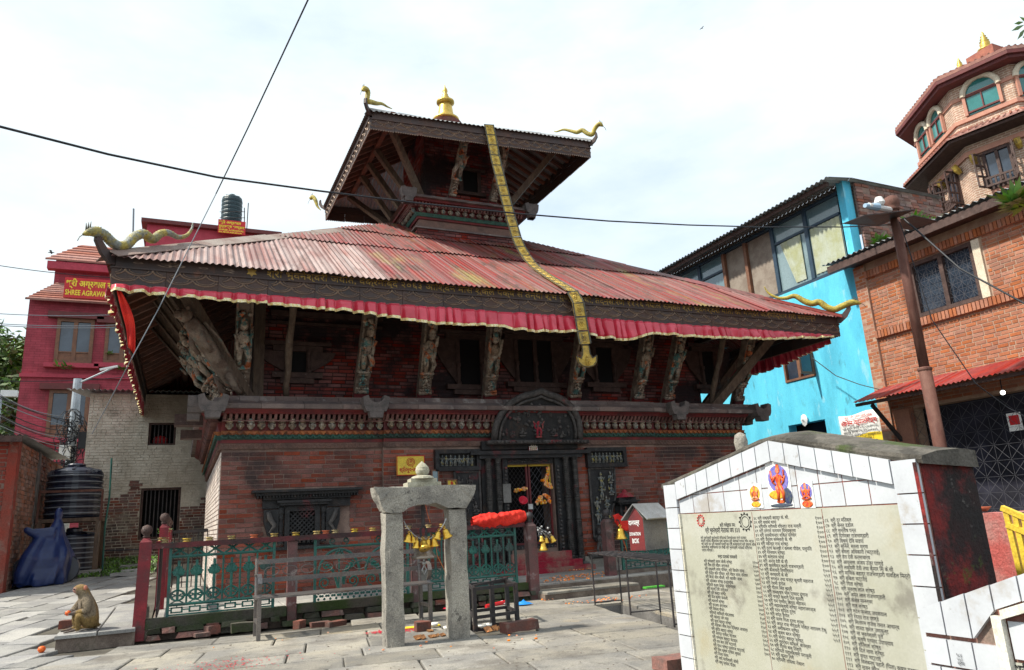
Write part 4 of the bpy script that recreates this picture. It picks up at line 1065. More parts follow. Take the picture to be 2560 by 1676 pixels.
MB().box(DX0 - .16, DX0 - .0, YB - .14, YB - .1, 1.5, 1.85).build('meter_box', m_conc, T)
# steps, stained with vermilion
mb = MB(); mb.box(5.2, 7.15, 12.42, YB - .25, PZ + .001, PZ + .09); mb.box(5.4, 6.95, 12.55, YB - .25, PZ + .091, PZ + .2); mb.box(5.55, 6.8, 12.68, YB - .25, PZ + .201, PZ + .36)
mb.build('door_steps', m_powder, T)
# torana over the door
tcx, tz, tw, th_ = 6.30, 2.66, .97, .92
def tor(k, y):
 pts = []
 for i in range(19):
  a = math.pi*i/18
  pts.append(V((tcx + math.cos(a)*tw*k, y, tz + (math.sin(a)**.82)*th_*k + (.05*k if i == 9 else 0))))
 return pts
lean = lambda P: [V((p.x, p.y - (p.z - tz)*.28, p.z)) for p in P]
mb = MB(); mb.prism(lean(tor(.9, YB - .16)), (0, .1, 0)); tym = mb.build('tympanum', m_black_wood, T)
mb = MB(); P1 = lean(tor(.97, YB - .18)); mb.tube(P1, .07, 8); P2 = lean(tor(.86, YB - .2)); mb.tube(P2, .03, 6)
mb.box(tcx - tw - .12, tcx + tw + .12, YB - .3, YB - .1, tz - .07, tz)
i = 0
while i < 26: mb.ball((tcx - tw + i*.078, YB - .31, tz - .035), (.03, .02, .03), 6, 4); i += 1
mb.build('tympanum_rim', m_relief, tym, smooth=True)
f = MB()
for (dx, dz, h) in ((0, .06, .42), (-.34, .05, .3), (.34, .05, .3), (-.55, .04, .22), (.55, .04, .22), (0, .52, .26), (-.25, .45, .2), (.25, .45, .2), (-.45, .34, .18), (.45, .34, .18), (-.68, .1, .16), (.68, .1, .16)):
 figure(f, (tcx + dx, YB - .18 - dz*.28, tz + dz), h, seed=int(dx*100 + dz*37), seated=dz < .1)
for i in range(40):
 a = rnd.uniform(.1, 3.04); q = rnd.uniform(.3, .82)
 f.ball((tcx + math.cos(a)*tw*q, YB - .17 - math.sin(a)*th_*q*.28, tz + math.sin(a)*th_*q), (.035, .03, .035), 6, 4)
stuff(f.build('carved_deities', m_relief, tym, smooth=True))
f = MB(); figure(f, (tcx, YB - .22, tz + .06), .46, seed=3, arms=3); f.build('stained_deity', m_powder, tym, smooth=True)
# frieze boxes and carved wing panels either side
for (a, b) in ((4.2, 5.1), (7.42, 8.36)):
 w = MB()
 for (x0, x1, z0, z1, p) in ((a, b, 2.44, 2.52, .12), (a, b, 2.12, 2.2, .12), (a, a + .08, 2.2, 2.44, .12), (b - .08, b, 2.2, 2.44, .12), (a + .05, b - .05, 2.2, 2.44, .03)): w.box(x0, x1, YB - p, YB + .02, z0, z1)
 fr = w.build('frieze', m_black_wood, T); f = MB(); x = a + .15
 while x < b - .1: figure(f, (x, YB - .05, 2.22), .2, seed=int(x*50), arms=1); x += .085
 f.build('frieze_figures', m_relief_p, fr, smooth=True)
for sg, (a, b) in ((-1, (4.58, 5.08)), (1, (7.46, 8.06))):
 z1 = 2.1
 if sg < 0: pts = [(b, .75), (b, z1), (a, z1), (a, 1.55), (a + .1, 1.2), (a + .22, .9)]
 else: pts = [(a, .72), (a + .22, .95), (b - .16, 1.2), (b - .03, 1.5), (b, z1), (a, z1)]
 w = MB(); w.prism([V((x, YB - .06, z)) for x, z in (pts if sg > 0 else pts)], (0, .09, 0))
 pan = w.build('carved_wing', m_black_wood, T)
 w = MB()
 for i in range(len(pts)):
  p, q2 = pts[i], pts[(i+1) % len(pts)]; w.tube([V((p[0], YB - .07, p[1])), V((q2[0], YB - .07, q2[1]))], .022, 6)
 w.build('wing_border', m_relief, pan)
 f = MB(); z = 1.0
 k = 0
 while z < 1.95:
  t = (z - .75)/1.35
  xx = (a + (b - a)*(.62 if z > 1.3 else .4)) if sg > 0 else (b - (b - a)*(.62 if z > 1.3 else .4))
  figure(f, (xx - .12, YB - .08, z), .3, seed=k + 5*sg); figure(f, (xx + .1, YB - .08, z + .05), .26, seed=k + 50*sg, seated=True); z += .24; k += 1
 f.build('wing_figures', m_relief if sg < 0 else m_relief_p, pan, smooth=True)
# figures low beside the door and a stone footing
for x, h in ((7.55, .5), (4.95, .45)):
 f = MB(); figure(f, (x, YB - .1, .42), h, seed=7, arms=3); f.box(x - .25, x + .25, YB - .12, YB, .36, .43); f.build('door_guardian', m_relief, T, smooth=True)
for (a, b) in ((7.1, 9.1), (3.3, 5.15)): MB().box(a, b, YB - .1, YB - .02, PZ, .41).build('stone_footing', m_slab, T)
# small niche shrine right of the door
a = at(1565, 1290, Y=YB - .1)
sx = a.x; w = MB()
for (hw, z0, z1, p) in ((.2, 1.02, 1.06, .22), (.16, .98, 1.019, .18), (.26, 1.4, 1.44, .26), (.22, 1.36, 1.399, .22), (.2, 1.441, 1.5, .2), (.15, 1.501, 1.54, .15)): w.box(sx - hw, sx + hw, YB - .02 - p, YB, z0, z1)
for dx in (-.13, .13): w.lathe([(.035, 0), (.025, .05), (.035, .15), (.025, .25), (.04, .3)], (sx + dx, YB - .14, 1.06), 7)
w.box(sx - .2, sx + .2, YB - .04, YB, 1.061, 1.359)
shr = w.build('niche_shrine', m_black_wood, T)
w = MB(); w.lathe([(.2, 0), (.14, .05), (.12, .08), (.06, .1), (.02, .16)], (sx, YB - .12, 1.5), 8); w.build('shrine_roof', m_powder, shr)
f = MB(); figure(f, (sx, YB - .1, 1.08), .24, seed=2, seated=True); f.build('shrine_idol', m_powder, shr, smooth=True)
# ---- upper tier
CXT, CYT, TW = 6.14, 17.0, 1.34
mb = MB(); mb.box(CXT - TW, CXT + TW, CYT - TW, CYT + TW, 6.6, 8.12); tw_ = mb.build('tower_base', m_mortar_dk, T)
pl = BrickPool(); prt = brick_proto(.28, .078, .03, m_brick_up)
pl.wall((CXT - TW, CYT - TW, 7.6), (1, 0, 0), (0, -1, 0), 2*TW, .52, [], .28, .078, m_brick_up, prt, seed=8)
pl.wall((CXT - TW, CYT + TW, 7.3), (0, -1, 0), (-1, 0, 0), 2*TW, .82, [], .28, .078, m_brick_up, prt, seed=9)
pl.build(T, 0, 'tower_brickwork')
def ring(z0, z1, a0, a1, mat, name):
 mb = MB(); q = []
 for (z, a) in ((z0, a0), (z1, a1)): q += [(CXT - a, CYT - a, z), (CXT + a, CYT - a, z), (CXT + a, CYT + a, z), (CXT - a, CYT + a, z)]
 mb.add(q, [(0,3,2,1), (4,5,6,7), (0,1,5,4), (1,2,6,5), (2,3,7,6), (3,0,4,7)]); return mb.build(name, mat, T)
ring(8.121, 8.16, 1.40, 1.40, m_ledge, 'tower_ledge'); ring(8.161, 8.40, 1.26, 1.26, m_terra, 'tower_drum'); ring(8.401, 8.45, 1.30, 1.32, m_redpaint, 'tower_red_band')
ring(8.451, 8.53, 1.34, 1.38, m_green_b, 'tower_green_band'); ring(8.531, 8.66, 1.32, 1.34, m_redpaint, 'tower_frieze'); ring(8.661, 8.74, 1.42, 1.46, m_redpaint, 'tower_dentil_back')
mb = MB(); s = -1.42
while s < 1.42:
 mb.prism([(CXT + s, CYT - 1.47, 8.66), (CXT + s + .04, CYT - 1.47, 8.66), (CXT + s + .04, CYT - 1.53, 8.75), (CXT + s, CYT - 1.53, 8.75)], (0, .08, 0))
 mb.prism([(CXT - 1.47, CYT + s, 8.66), (CXT - 1.47, CYT + s + .04, 8.66), (CXT - 1.53, CYT + s + .04, 8.75), (CXT - 1.53, CYT + s, 8.75)], (.08, 0, 0)); s += .085
stuff(mb.build('dentil_row', m_dent, T))
s = -1.25
while s < 1.3:
 for k in (0, 1):
  h = bpy.data.objects.new('carved_head', head_me); COL.objects.link(h); h.parent = T
  if k == 0: h.location = V((CXT + s, CYT - 1.33, 8.6)) - ORG[T.name]
  else: h.location = V((CXT - 1.33, CYT + s, 8.6)) - ORG[T.name]; h.rotation_euler = (0, 0, -math.pi/2)
 s += .19
ring(8.751, 8.80, 1.58, 1.6, m_redpaint, 'tower_moulding'); ring(8.801, 8.95, 1.68, 1.5, m_ledge, 'tower_cornice')
for (sx, sy) in ((-1, -1), (1, -1), (-1, 1), (1, 1)):
 crescent((CXT + sx*1.62, CYT + sy*1.72, 8.84), (1, 0, 0), (0, sy, 0), .4, .24, .26).build('crescent_stone', m_greystone, T)
 crescent((CXT + sx*1.74, CYT + sy*1.55, 8.84), (0, 1, 0), (sx, 0, 0), .36, .24, .26).build('crescent_stone', m_greystone, T)
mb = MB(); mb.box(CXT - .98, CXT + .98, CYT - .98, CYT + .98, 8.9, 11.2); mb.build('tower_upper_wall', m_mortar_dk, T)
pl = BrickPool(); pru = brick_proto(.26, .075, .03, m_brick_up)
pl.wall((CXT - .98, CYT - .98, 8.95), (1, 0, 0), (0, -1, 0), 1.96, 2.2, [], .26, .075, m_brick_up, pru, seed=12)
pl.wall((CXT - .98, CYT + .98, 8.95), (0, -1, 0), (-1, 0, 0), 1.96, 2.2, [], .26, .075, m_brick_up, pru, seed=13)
pl.build(T, 0, 'tower_brickwork')
w = MB(); yv = CYT - 1.01
for (a, b, c, d, p) in ((-.42, .42, 10.0, 10.08, .1), (-.42, .42, 9.32, 9.4, .1), (-.3, -.2, 9.4, 10, .07), (.2, .3, 9.4, 10, .07)): w.box(CXT + .2 + a, CXT + .2 + b, yv - p, yv + .02, c, d)
o = w.build('carved_window', m_wood_dk, T); MB().box(CXT + .0, CXT + .4, yv - .03, yv + .03, 9.4, 10.0).build('dark_opening', m_void, o)
# upper roof; its frame has settled out of level
UH = 2.82
UE = 10.33
def warp(p): return V((p[0], p[1], p[2] + .043*(p[0] - CXT) + .030*(p[1] - CYT)))
def wbuild(mb, *a, **k):
 mb.v = [tuple(warp(p)) for p in mb.v]; return mb.build(*a, **k)
ux0, uy0 = CXT - UH, CYT - UH
for (A, ux, up) in (((ux0, uy0, 0), (1, 0, 0), (0, 1, 0)), ((ux0, uy0 + 2*UH, 0), (0, -1, 0), (1, 0, 0)), ((ux0 + 2*UH, uy0, 0), (0, 1, 0), (-1, 0, 0)), ((ux0 + 2*UH, uy0 + 2*UH, 0), (-1, 0, 0), (0, -1, 0))):
 for i in range(4):
  mb = MB(); corr(mb, A, ux, up, 2*UH, -.08, UH, .56, UE + .03, i*UH/2, (i+1)*UH/2, pitch=.11, amp=.016); wbuild(mb, 'upper_roof_sheet', m_greytin, T, smooth=True)
for (sx, sy) in ((-1, -1), (1, -1), (-1, 1), (1, 1)):
 p, q = warp((CXT + sx*UH, CYT + sy*UH, UE + .06)), warp((CXT, CYT, UE + .06 + .56*UH)); hip(p, q, .12, m_greytin, 3)
class WT:      # warped fascia: build flat then tilt its objects' meshes
 pass
n0 = set(o.name for o in T.children)
for (A, ux, n) in (((ux0, uy0, 0), (1, 0, 0), (0, -1, 0)), ((ux0, uy0 + 2*UH, 0), (0, -1, 0), (-1, 0, 0)), ((ux0 + 2*UH, uy0, 0), (0, 1, 0), (1, 0, 0)), ((ux0 + 2*UH, uy0 + 2*UH, 0), (-1, 0, 0), (0, 1, 0))):
 fascia(A, ux, n, 2*UH, UE - .42, UE - .17, UE + .02, T, .56, 'upper_fascia')
bpy.context.view_layer.update()
for o in list(T.children):
 if o.name in n0: continue
 if 'board' in o.name:
  for v in o.data.vertices:
   w_ = v.co + ORG[T.name]; v.co.z += warp(w_).z - w_.z
 else:
  p = o.matrix_local.translation + ORG[T.name]; m4 = o.matrix_local.copy(); m4.translation.z += warp(p).z - p.z
  ax = m4.to_3x3().col[0]; ax.z = (warp(p + ax) - warp(p)).z; m4[0][0], m4[1][0], m4[2][0] = ax; o.matrix_local = m4
for (sx, sy) in ((-1, -1), (1, -1), (-1, 1), (1, 1)):
 horn(warp((CXT + sx*UH, CYT + sy*UH, UE)), (sx, sy, 0), .7)
# struts of the upper tier and its rafters
def ustrut(a, b, w=.13): MB().bar(a, b, w, .12, (0, -1, .3)).build('upper_strut', m_wood, T)
for (sx, sy) in ((-1, -1), (1, -1), (-1, 1)):
 ustrut((CXT + sx*1.1, CYT + sy*1.1, 8.98), warp((CXT + sx*2.25, CYT + sy*2.25, UE + .12)), .15)
for s in (-.35, .75):
 strut((CXT + s - .05, CYT - 1.2, 8.97), warp((CXT + s + .05, CYT - 2.2, UE + .1)), (0, -1, 0), .17, 90 + int(s*10))
for s in (-.7, .1, .9):
 ustrut((CXT - 1.15, CYT + s, 8.98), warp((CXT - 2.2, CYT + s - .1, UE + .12)), .14)
for s in [-2.5 + .36*i for i in range(15)]:
 for k in (0, 1, 2):
  lim = min(2.0, UH - abs(s))
  if lim < .3: continue
  if k == 0: a, b = V((CXT + s, CYT - UH + .06, UE - .06)), V((CXT + s, CYT - UH + .06 + lim, UE - .06 + .56*lim))
  elif k == 1: a, b = V((CXT - UH + .06, CYT + s, UE - .06)), V((CXT - UH + .06 + lim, CYT + s, UE - .06 + .56*lim))
  else: a, b = V((CXT + UH - .06, CYT + s, UE - .06)), V((CXT + UH - .06 - lim, CYT + s, UE - .06 + .56*lim))
  MB().bar(warp(a), warp(b), .07, .09).build('rafter', m_beam, T)
q = CXT - 2.2
MB().bar(warp((q, CYT - 2.5, UE + .2)), warp((q, CYT + 2.3, UE + .2)), .11, .13).build('purlin', m_beam, T)
MB().bar(warp((CXT - 2.5, CYT - 2.2, UE + .2)), warp((CXT + 2.4, CYT - 2.2, UE + .2)), .11, .13).build('purlin', m_beam, T)
# serpents of the upper roof
z3 = lambda x, y: (760 + x*.3361, 180 + y*.3361)
fl = (CXT - UH, CYT - UH, 0); fr_ = (CXT + UH, CYT - UH, 0); bl = (CXT - UH, CYT + UH, 0)
snake(path_on([z3(*p) for p in ((432,140),(455,125),(475,150),(470,215),(500,225),(540,235),(580,238),(620,260),(655,275))], fl, (1, -1, 0)), .056, m_snake_y)
snake(path_on([z3(*p) for p in ((2225,405),(2195,390),(2165,420),(2145,465),(2110,460),(2070,435),(2030,450),(1985,440),(1930,430),(1880,445),(1860,440))], fr_, (1, 1, 0)), .056, m_snake_y)
snake(path_on([z3(*p) for p in ((45,950),(65,930),(85,955),(100,1000),(125,1030))], bl, (1, 1, 0)), .056, m_snake_y)
# finial
fz = warp((CXT, CYT, UE + .56*UH)).z - .1
mb = MB(); mb.lathe([(.4, 0), (.44, .1), (.3, .16), (.3, .2)], (CXT - .02, CYT, fz), 20); mb.build('finial_plinth', m_rooftin, T)
mb = MB(); mb.lathe([(.36, .0), (.37, .05), (.25, .1), (.22, .2), (.19, .42), (.17, .56)], (CXT - .02, CYT, fz + .2), 22)
mb.lathe([(.19, 0), (.25, .03), (.25, .08), (.17, .12)], (CXT - .02, CYT, fz + .74), 22)
mb.lathe([(.14, 0), (.15, .05), (.1, .08), (.11, .13), (.07, .16), (.085, .2), (.05, .24), (.075, .31), (.06, .38), (.02, .44), (.008, .52)], (CXT - .02, CYT, fz + .84), 16)
mb.build('finial', m_gold, T, smooth=True)
# ------------------------------------------------------------------ cloth, banner
def valance(A, ux, n, L, drop, name, label, seed, wave=.12, pitch=.2):
 A, ux, n = V(A), V(ux), V(n); r = random.Random(seed)
 N_ = int(L / .014); P = []; Tm = []
 ph = 0; fold = []
 while ph < L + .5: w = r.uniform(.6, 1.5)*pitch; fold.append((ph, w, r.uniform(.5, 1.3))); ph += w
 fi = 0
 for i in range(N_ + 1):
  s = L*i/N_
  while fi < len(fold) - 1 and s > fold[fi][0] + fold[fi][1]: fi += 1
  t = (s - fold[fi][0]) / fold[fi][1]
  sm = lambda q: max(0, min(1, q))**2*(3 - 2*max(0, min(1, q))); b = sm(t/.3)*sm((1 - t)/.22) * fold[fi][2]
  d = drop(s/L) * (.96 + .06*b + .16*mnoise.noise(V((s*1.1, seed, 0))) + .05*mnoise.noise(V((s*5, seed, 3))))
  col = []
  for j in range(6):
   q = j/5; col.append(A + ux*s + n*(.012 + wave*b*(.45 + .55*q + .5*q*mnoise.noise(V((s*6, q*2, seed)))) + .01*math.sin(s*9 + q*3)) - V((0, 0, d*q)))
  P.append(col); Tm.append([col[5] + n*.004 + V((0, 0, .035*(1 if d > .1 else .6))), col[5] + n*.004 - V((0, 0, .012))])
 o = MB().grid(P).build(name, m_silk, None, smooth=True, loc=A, thick=.003)
 tag(o, label, 'valance')
 MB().grid(Tm).build('gold_trim', m_goldtrim, o, thick=.003)
 return o
def lerp_pts(pts):
 def f(t):
  for (a, x), (b, y) in zip(pts, pts[1:]):
   if t <= b: return x + (y - x)*(t - a)/(b - a)
  return pts[-1][1]
 return f
valance((EX0 + .02, EY0 + .01, ZB - .01), (1, 0, 0), (0, -1, 0), LW - .3, lerp_pts([(0, .1), (.05, .13), (.12, .15), (.2, .18), (.29, .23), (.34, .32), (.42, .29), (.48, .36), (.54, .30), (.57, .40), (.62, .36), (.66, .24), (.72, .26), (.8, .25), (.88, .19), (.95, .12), (1, .05)]), 'valance', 'pleated red satin valance with gold hem along the front eave', 5)
valance((EX0 + .02, EY1, ZB - .01), (0, -1, 0), (-1, 0, 0), LD - .05, lerp_pts([(0, .35), (.3, .3), (.6, .22), (1, .15)]), 'valance', 'red valance with jagged gold edge along the left eave', 6, .05, .3)
valance((EX1 - .02, EY0 + .3, ZB + .02), (0, 1, 0), (1, 0, 0), LD - .6, lerp_pts([(0, .1), (.2, .35), (.4, .2), (.6, .4), (1, .2)]), 'valance', 'sagging red valance under the right eave before the blue wall', 7)
valance((EX1, EY1 - .02, ZB - .01), (-1, 0, 0), (0, 1, 0), LW - .1, lerp_pts([(0, .3), (1, .3)]), 'valance', 'red valance along the back eave seen under the roof', 8)
# scarf hanging from the front left corner
p0 = V((EX0 + .1, EY0 - .03, ZB - .05)); tip = at(328, 868, Y=EY0 - .02); P = []
for i in range(13):
 t = i/12; c = p0.lerp(tip, t) + V((.06*math.sin(t*3), 0, 0)); wd = .03 + .16*math.sin(min(1, t*1.5)*math.pi*.62)*(1 - .55*t)
 P.append([c + V((wd*(j/6 - .5), -.03*math.sin(j*1.7 + t*4) - .02, -.02*j*(t))) for j in range(7)])
o = MB().grid(P).build('scarf', m_scarlet, None, smooth=True, loc=p0, thick=.003); tag(o, 'scarlet scarf knotted at the left corner of the eave', 'scarf')
# gilded metal banner from the upper eave down over the lower roof
def roof_pt(u, v): return on_plane(u, v, (0, EY0, EZ + .1), (0, -SL, 1))
bu = [(1222, 312), (1230, 352), (1239, 400), (1252, 452), (1266, 506), (1281, 560), (1298, 612)]
pts = []
end = roof_pt(1330, 660)
p_top = at(*bu[0], Y=CYT - UH - .06)
for i, (u, v) in enumerate(bu):
 t = i/(len(bu)); pts.append(at(u, v, Y=p_top.y + (end.y + .25 - p_top.y)*t**1.6))
for (u, v) in ((1330, 660), (1375, 694), (1420, 722)): pts.append(roof_pt(u, v))
ey = EY0 - .16
for (u, v) in ((1438, 738), (1447, 765), (1452, 800), (1458, 835), (1463, 862)): pts.append(at(u, v, Y=ey))
bn = thing('gilded_banner', 'long gilded metal banner hanging from the upper eave over the lower roof', 'banner', tuple(pts[0]))
path = []
for i in range(len(pts) - 1):
 p0, p1, p2, p3 = pts[max(i-1, 0)], pts[i], pts[i+1], pts[min(i+2, len(pts)-1)]
 for k in range(8):
  t = k/8; path.append(.5*((2*p1) + (p2-p0)*t + (2*p0-5*p1+4*p2-p3)*t*t + (3*p1-p0-3*p2+p3)*t**3))
path.append(pts[-1])
acc = [0]
for a, b in zip(path, path[1:]): acc.append(acc[-1] + (b - a).length)
def pat(s):
 for i in range(len(acc) - 1):
  if s <= acc[i+1]: return path[i].lerp(path[i+1], (s - acc[i])/max(1e-9, acc[i+1] - acc[i]))
 return path[-1]
s, k = 0.0, 0
while s < acc[-1] - .12:
 L_ = min(.27, acc[-1] - s); a, b = pat(s), pat(s + L_); d = (b - a).normalized()
 ux = V((1, 0, 0)); ux = (ux - d*ux.dot(d)).normalized(); nn = ux.cross(d)
 if nn.y > 0: nn = -nn
 Mx = Matrix((ux, d, nn)).transposed().to_4x4(); Mx.translation = a
 mb = MB(); wv = .13
 mb.box(-wv, wv, 0, L_ - .012, 0, .008, Mx)
 mb.m = 1; mb.box(-wv, -wv + .028, 0, L_ - .012, .0085, .016, Mx); mb.box(wv - .028, wv, 0, L_ - .012, .0085, .016, Mx); mb.box(-wv + .029, wv - .029, 0, .018, .0085, .013, Mx)
 mb.m = 0
 for q in range(6):
  an = q*math.pi/3; mb.ball((math.cos(an)*.036, L_*.5 + math.sin(an)*.036, .01), (.02, .02, .012), 6, 4, Mx)
 mb.ball((0, L_*.5, .012), (.018, .018, .014), 6, 4, Mx); mb.ball((0, L_*.82, .01), (.05, .02, .008), 6, 4, Mx); mb.ball((0, L_*.16, .01), (.05, .02, .008), 6, 4, Mx)
 mb.build('banner_plate', [m_goldplate, m_platedark], bn); s += L_; k += 1
e = path[-1]; Mx = Matrix.Translation(e) @ Matrix.Rotation(R_(-4), 4, 'Y')
sh = [(-.1, 0), (.1, 0), (.11, -.2), (.17, -.3), (.3, -.24), (.27, -.38), (.16, -.47), (0, -.5), (-.16, -.47), (-.27, -.38), (-.3, -.24), (-.17, -.3), (-.11, -.2)]
sh = [(x*.74, z*.86) for x, z in sh]
mb = MB(); mb.prism([(x, 0, z) for x, z in sh], (0, .012, 0), Mx)
mb.m = 1
for (a, b) in zip(sh, sh[1:] + sh[:1]): mb.tube([Mx @ V((a[0]*.93, -.006, a[1]*.95 - .01)), Mx @ V((b[0]*.93, -.006, b[1]*.95 - .01))], .008, 5)
mb.m = 0; figure(mb, e + V((.02, -.01, -.4)), .2, seed=4, seated=True)
mb.build('banner_tip', [m_goldplate, m_platedark], bn)
# ------------------------------------------------------------------ fence round the temple
FY = 10.55
m_railtop = M('greasy_red_rail', (0.11, 0.012, 0.016), (0.03, 0.014, 0.014), 4, 0.5, bump=0.4, dirt=[((0.3, 0.28, 0.24), 9, 0.64, 0.06, 0.7)])
def post(par, x, y, z0, z1, w=.12, ball=True, mat=m_post, cap=m_wood_dk, lean=0):
 mb = MB(); mb.prism([(x - w/2, y - w/2, z0), (x + w/2, y - w/2, z0), (x + w/2, y + w/2, z0), (x - w/2, y + w/2, z0)], (lean, 0, z1 - z0))
 mb.add([(x + lean - w/2, y - w/2, z1), (x + lean + w/2, y - w/2, z1), (x + lean + w/2, y + w/2, z1), (x + lean - w/2, y + w/2, z1), (x + lean - w/4, y - w/4, z1 + .05), (x + lean + w/4, y - w/4, z1 + .05), (x + lean + w/4, y + w/4, z1 + .05), (x + lean - w/4, y + w/4, z1 + .05)], [(0,1,5,4), (1,2,6,5), (2,3,7,6), (3,0,4,7), (4,5,6,7)])
 p = mb.build('fence_post', mat, par)
 if ball:
  b = MB(); b.lathe([(.03, 0), (.045, .02), (.03, .035), (.058, .06), (.068, .1), (.05, .145), (0, .165)], (x + lean, y, z1 + .05), 12); b.build('ball_finial', cap, p, smooth=True)
 return p
def scroll(mb, c, r, sx, sz, turns=1.3, th=.012, y=0):
 pts = []
 for i in range(15):
  t = i/14; a = -math.pi/2 + t*turns*2*math.pi; rr = r*(1 - .75*t)
  pts.append(V((c[0] + sx*rr*math.cos(a), y, c[1] + sz*rr*math.sin(a))))
 mb.tube(pts, th, 5)
def baluster_mesh():
 mb = MB(); mb.tube([(0, 0, 0), (0, 0, .62)], .015, 6)
 for (z, rr) in ((.17, .024), (.27, .018), (.40, .02)): mb.lathe([(.01, -.012), (rr, 0), (.01, .012)], (0, 0, z), 8)
 for sg in (-1, 1):       # lyre base
  mb.tube([(0, 0, .0), (sg*.04, 0, .03), (sg*.062, 0, .085), (sg*.05, 0, .13), (sg*.015, 0, .165)], .014, 5)
  scroll(mb, (sg*.038, .085), .03, sg, 1, 1.2, .011)
  mb.tube([(0, 0, .02), (sg*.055, 0, -.03)], .009, 5)
  for (dx, z0, z1) in ((.035, .40, .48), (.048, .39, .45), (.02, .41, .515)):   # palmette
   mb.tube([(0, 0, .38), (sg*dx*.7, -.004, z0 + .01), (sg*dx, -.006, z1)], [.01, .016, .013], 5); mb.ball((sg*dx, -.006, z1), .016, 6, 4)
 mb.ball((0, -.006, .53), .016, 6, 4)
 return mb
bal_me = baluster_mesh().build('baluster', m_iron_green).data; bpy.data.objects.remove(bpy.data.objects['baluster'])
def iron_panel(par, x0, x1, y, z0, n):
 """palmette railing panel between x0 and x1"""
 mb = MB(); zt = z0 + .86
 for x in (x0, x1): mb.box(x - .018, x + .018, y - .018, y + .018, z0 - .06, zt + .03)
 for z in (z0 + .13, zt - .15): mb.tube([(x0 + .014, y, z), (x1 - .014, y, z)], .02, 6)
 mb.box(x0 + .014, x1 - .014, y - .006, y + .006, z0, z0 + .018)
 pan = mb.build('iron_panel', m_iron_green, par)
 st = (x1 - x0)/n; br = MB(); kp = MB()
 for i in range(n):
  x = x0 + st*(i + .5)
  b = bpy.data.objects.new('baluster', bal_me); COL.objects.link(b); b.parent = pan; b.location = V((x, y, z0 + .17)) - ORG[pan.name]; b.scale = (st/.16, 1, .79)
  if i: br.tube([(x0 + st*i, y, z0 + .13), (x0 + st*i, y, zt - .15)], .014, 6)
  for sg in (-1, 1): br.tube([(x - st/2, y, zt - .075 - .07*sg), (x + st/2, y, zt - .075 + .07*sg)], .013, 5)
  br.lathe([(.012, -.02), (.03, 0), (.012, .02)], (x, y, zt - .075), 6)
  br.tube([(x, y, zt - .14), (x, y, zt + .0)], .008, 5)
  for (a, b2, c, d) in ((-.30, .30, .085, .1), (-.30, .30, .03, .045), (-.34, -.24, .03, .1), (.24, .34, .03, .1), (-.5, -.34, .058, .072), (.34, .5, .058, .072)): kp.box(x + a*st, x + b2*st, y - .008, y + .008, z0 + c, z0 + d)
  kp.box(x - .007, x + .007, y - .008, y + .008, z0 + .1, z0 + .13)
 br.build('upright_bars', m_iron_green, pan); kp.build('key_pattern', m_iron_green, pan)
 return pan
def scroll_panel(par, x0, x1, y, z0):
 mb = MB(); zt = z0 + .86
 for x in (x0, x1): mb.box(x - .018, x + .018, y - .018, y + .018, z0 - .06, zt + .03)
 for z in (z0 + .13, zt - .15): mb.tube([(x0 + .014, y, z), (x1 - .014, y, z)], .02, 6)
 pan = mb.build('iron_panel', m_iron_green, par); s = MB(); w = x1 - x0
 for i in range(2):
  cx = x0 + w*(.25 + .5*i)
  arc = [(cx + math.cos(a)*w*.22, y, z0 + .33 + math.sin(a)*.34) for a in [math.pi*t/12 for t in range(13)]]; s.tube(arc, [.012] + [.02]*11 + [.012], 6)
  arc = [(cx + w*.25 + math.cos(a)*w*.2, y + .01, z0 + .2 + math.sin(a)*.3) for a in [math.pi*t/12 for t in range(13)]] if i == 0 else [(cx, y, z0 + .3), (cx, y, z0 + .5)]
  s.tube(arc, .017, 6)
  for q in range(8): s.ball((cx + math.cos(q*.785)*.05, y - .015, z0 + .6 + math.sin(q*.785)*.05), (.022, .015, .022), 6, 4)
  s.ball((cx, y - .02, z0 + .6), .025, 7, 5)
  for sg in (-1, 1):
   scroll(s, (cx + sg*w*.15, z0 + .24), .08, sg, 1, 1.4, .013, y)
   scroll(s, (cx + sg*w*.13, z0 + .46), .05, sg, -1, 1.3, .011, y); s.tube([(cx, y, z0 + .13), (cx + sg*.05, y, z0 + .3), (cx + sg*.11, y, z0 + .45)], [.014, .02, .012], 6)
   scroll(s, (cx + sg*.09, zt - .08), .045, sg, 1, 1.2, .011, y)
   for q in range(4): s.ball((cx + sg*(.06 + .03*q), y - .01, z0 + .36 + .035*q), (.03, .012, .016), 6, 4)
  s.tube([(cx, y, z0 + .13), (cx, y, z0 + .56)], .012, 6)
 q = x0 + .05
 while q < x1 - .03:
  for (dx, dz) in ((0, .03), (-.025, .07), (.025, .07), (0, .105)): s.ball((q + dx, y, z0 + dz), (.018, .012, .018), 6, 4)
  q += .08
 s.build('scrollwork', m_iron_green, pan); return pan
fz0 = .25
fen = thing('railing', 'front railing of red posts and green cast-iron panels left of the entrance', 'railing', (-.4, FY, 0))
post(fen, -.43, FY, 0, 1.16, .14, lean=.02, cap=m_wood_dk); post(fen, 1.38, FY + .02, .05, 1.06, .12, False, m_post_old); post(fen, 3.1, FY + .02, .05, 1.06, .11, False, m_post_old); post(fen, 4.92, FY - .06, 0, 1.08, .15, True, m_post_old, m_iron)
mb = MB(); mb.box(-.36, 4.84, FY - .06, FY + .06, 1.07, 1.135); mb.build('top_rail', m_railtop, fen)
mb = MB(); mb.box(-.36, 1.31, FY - .07, FY + .09, .12, .24); mb.box(1.45, 3.04, FY - .07, FY + .09, .14, .25); mb.box(3.16, 4.84, FY - .07, FY + .09, .15, .25); mb.build('sill_beam', m_moss, fen)
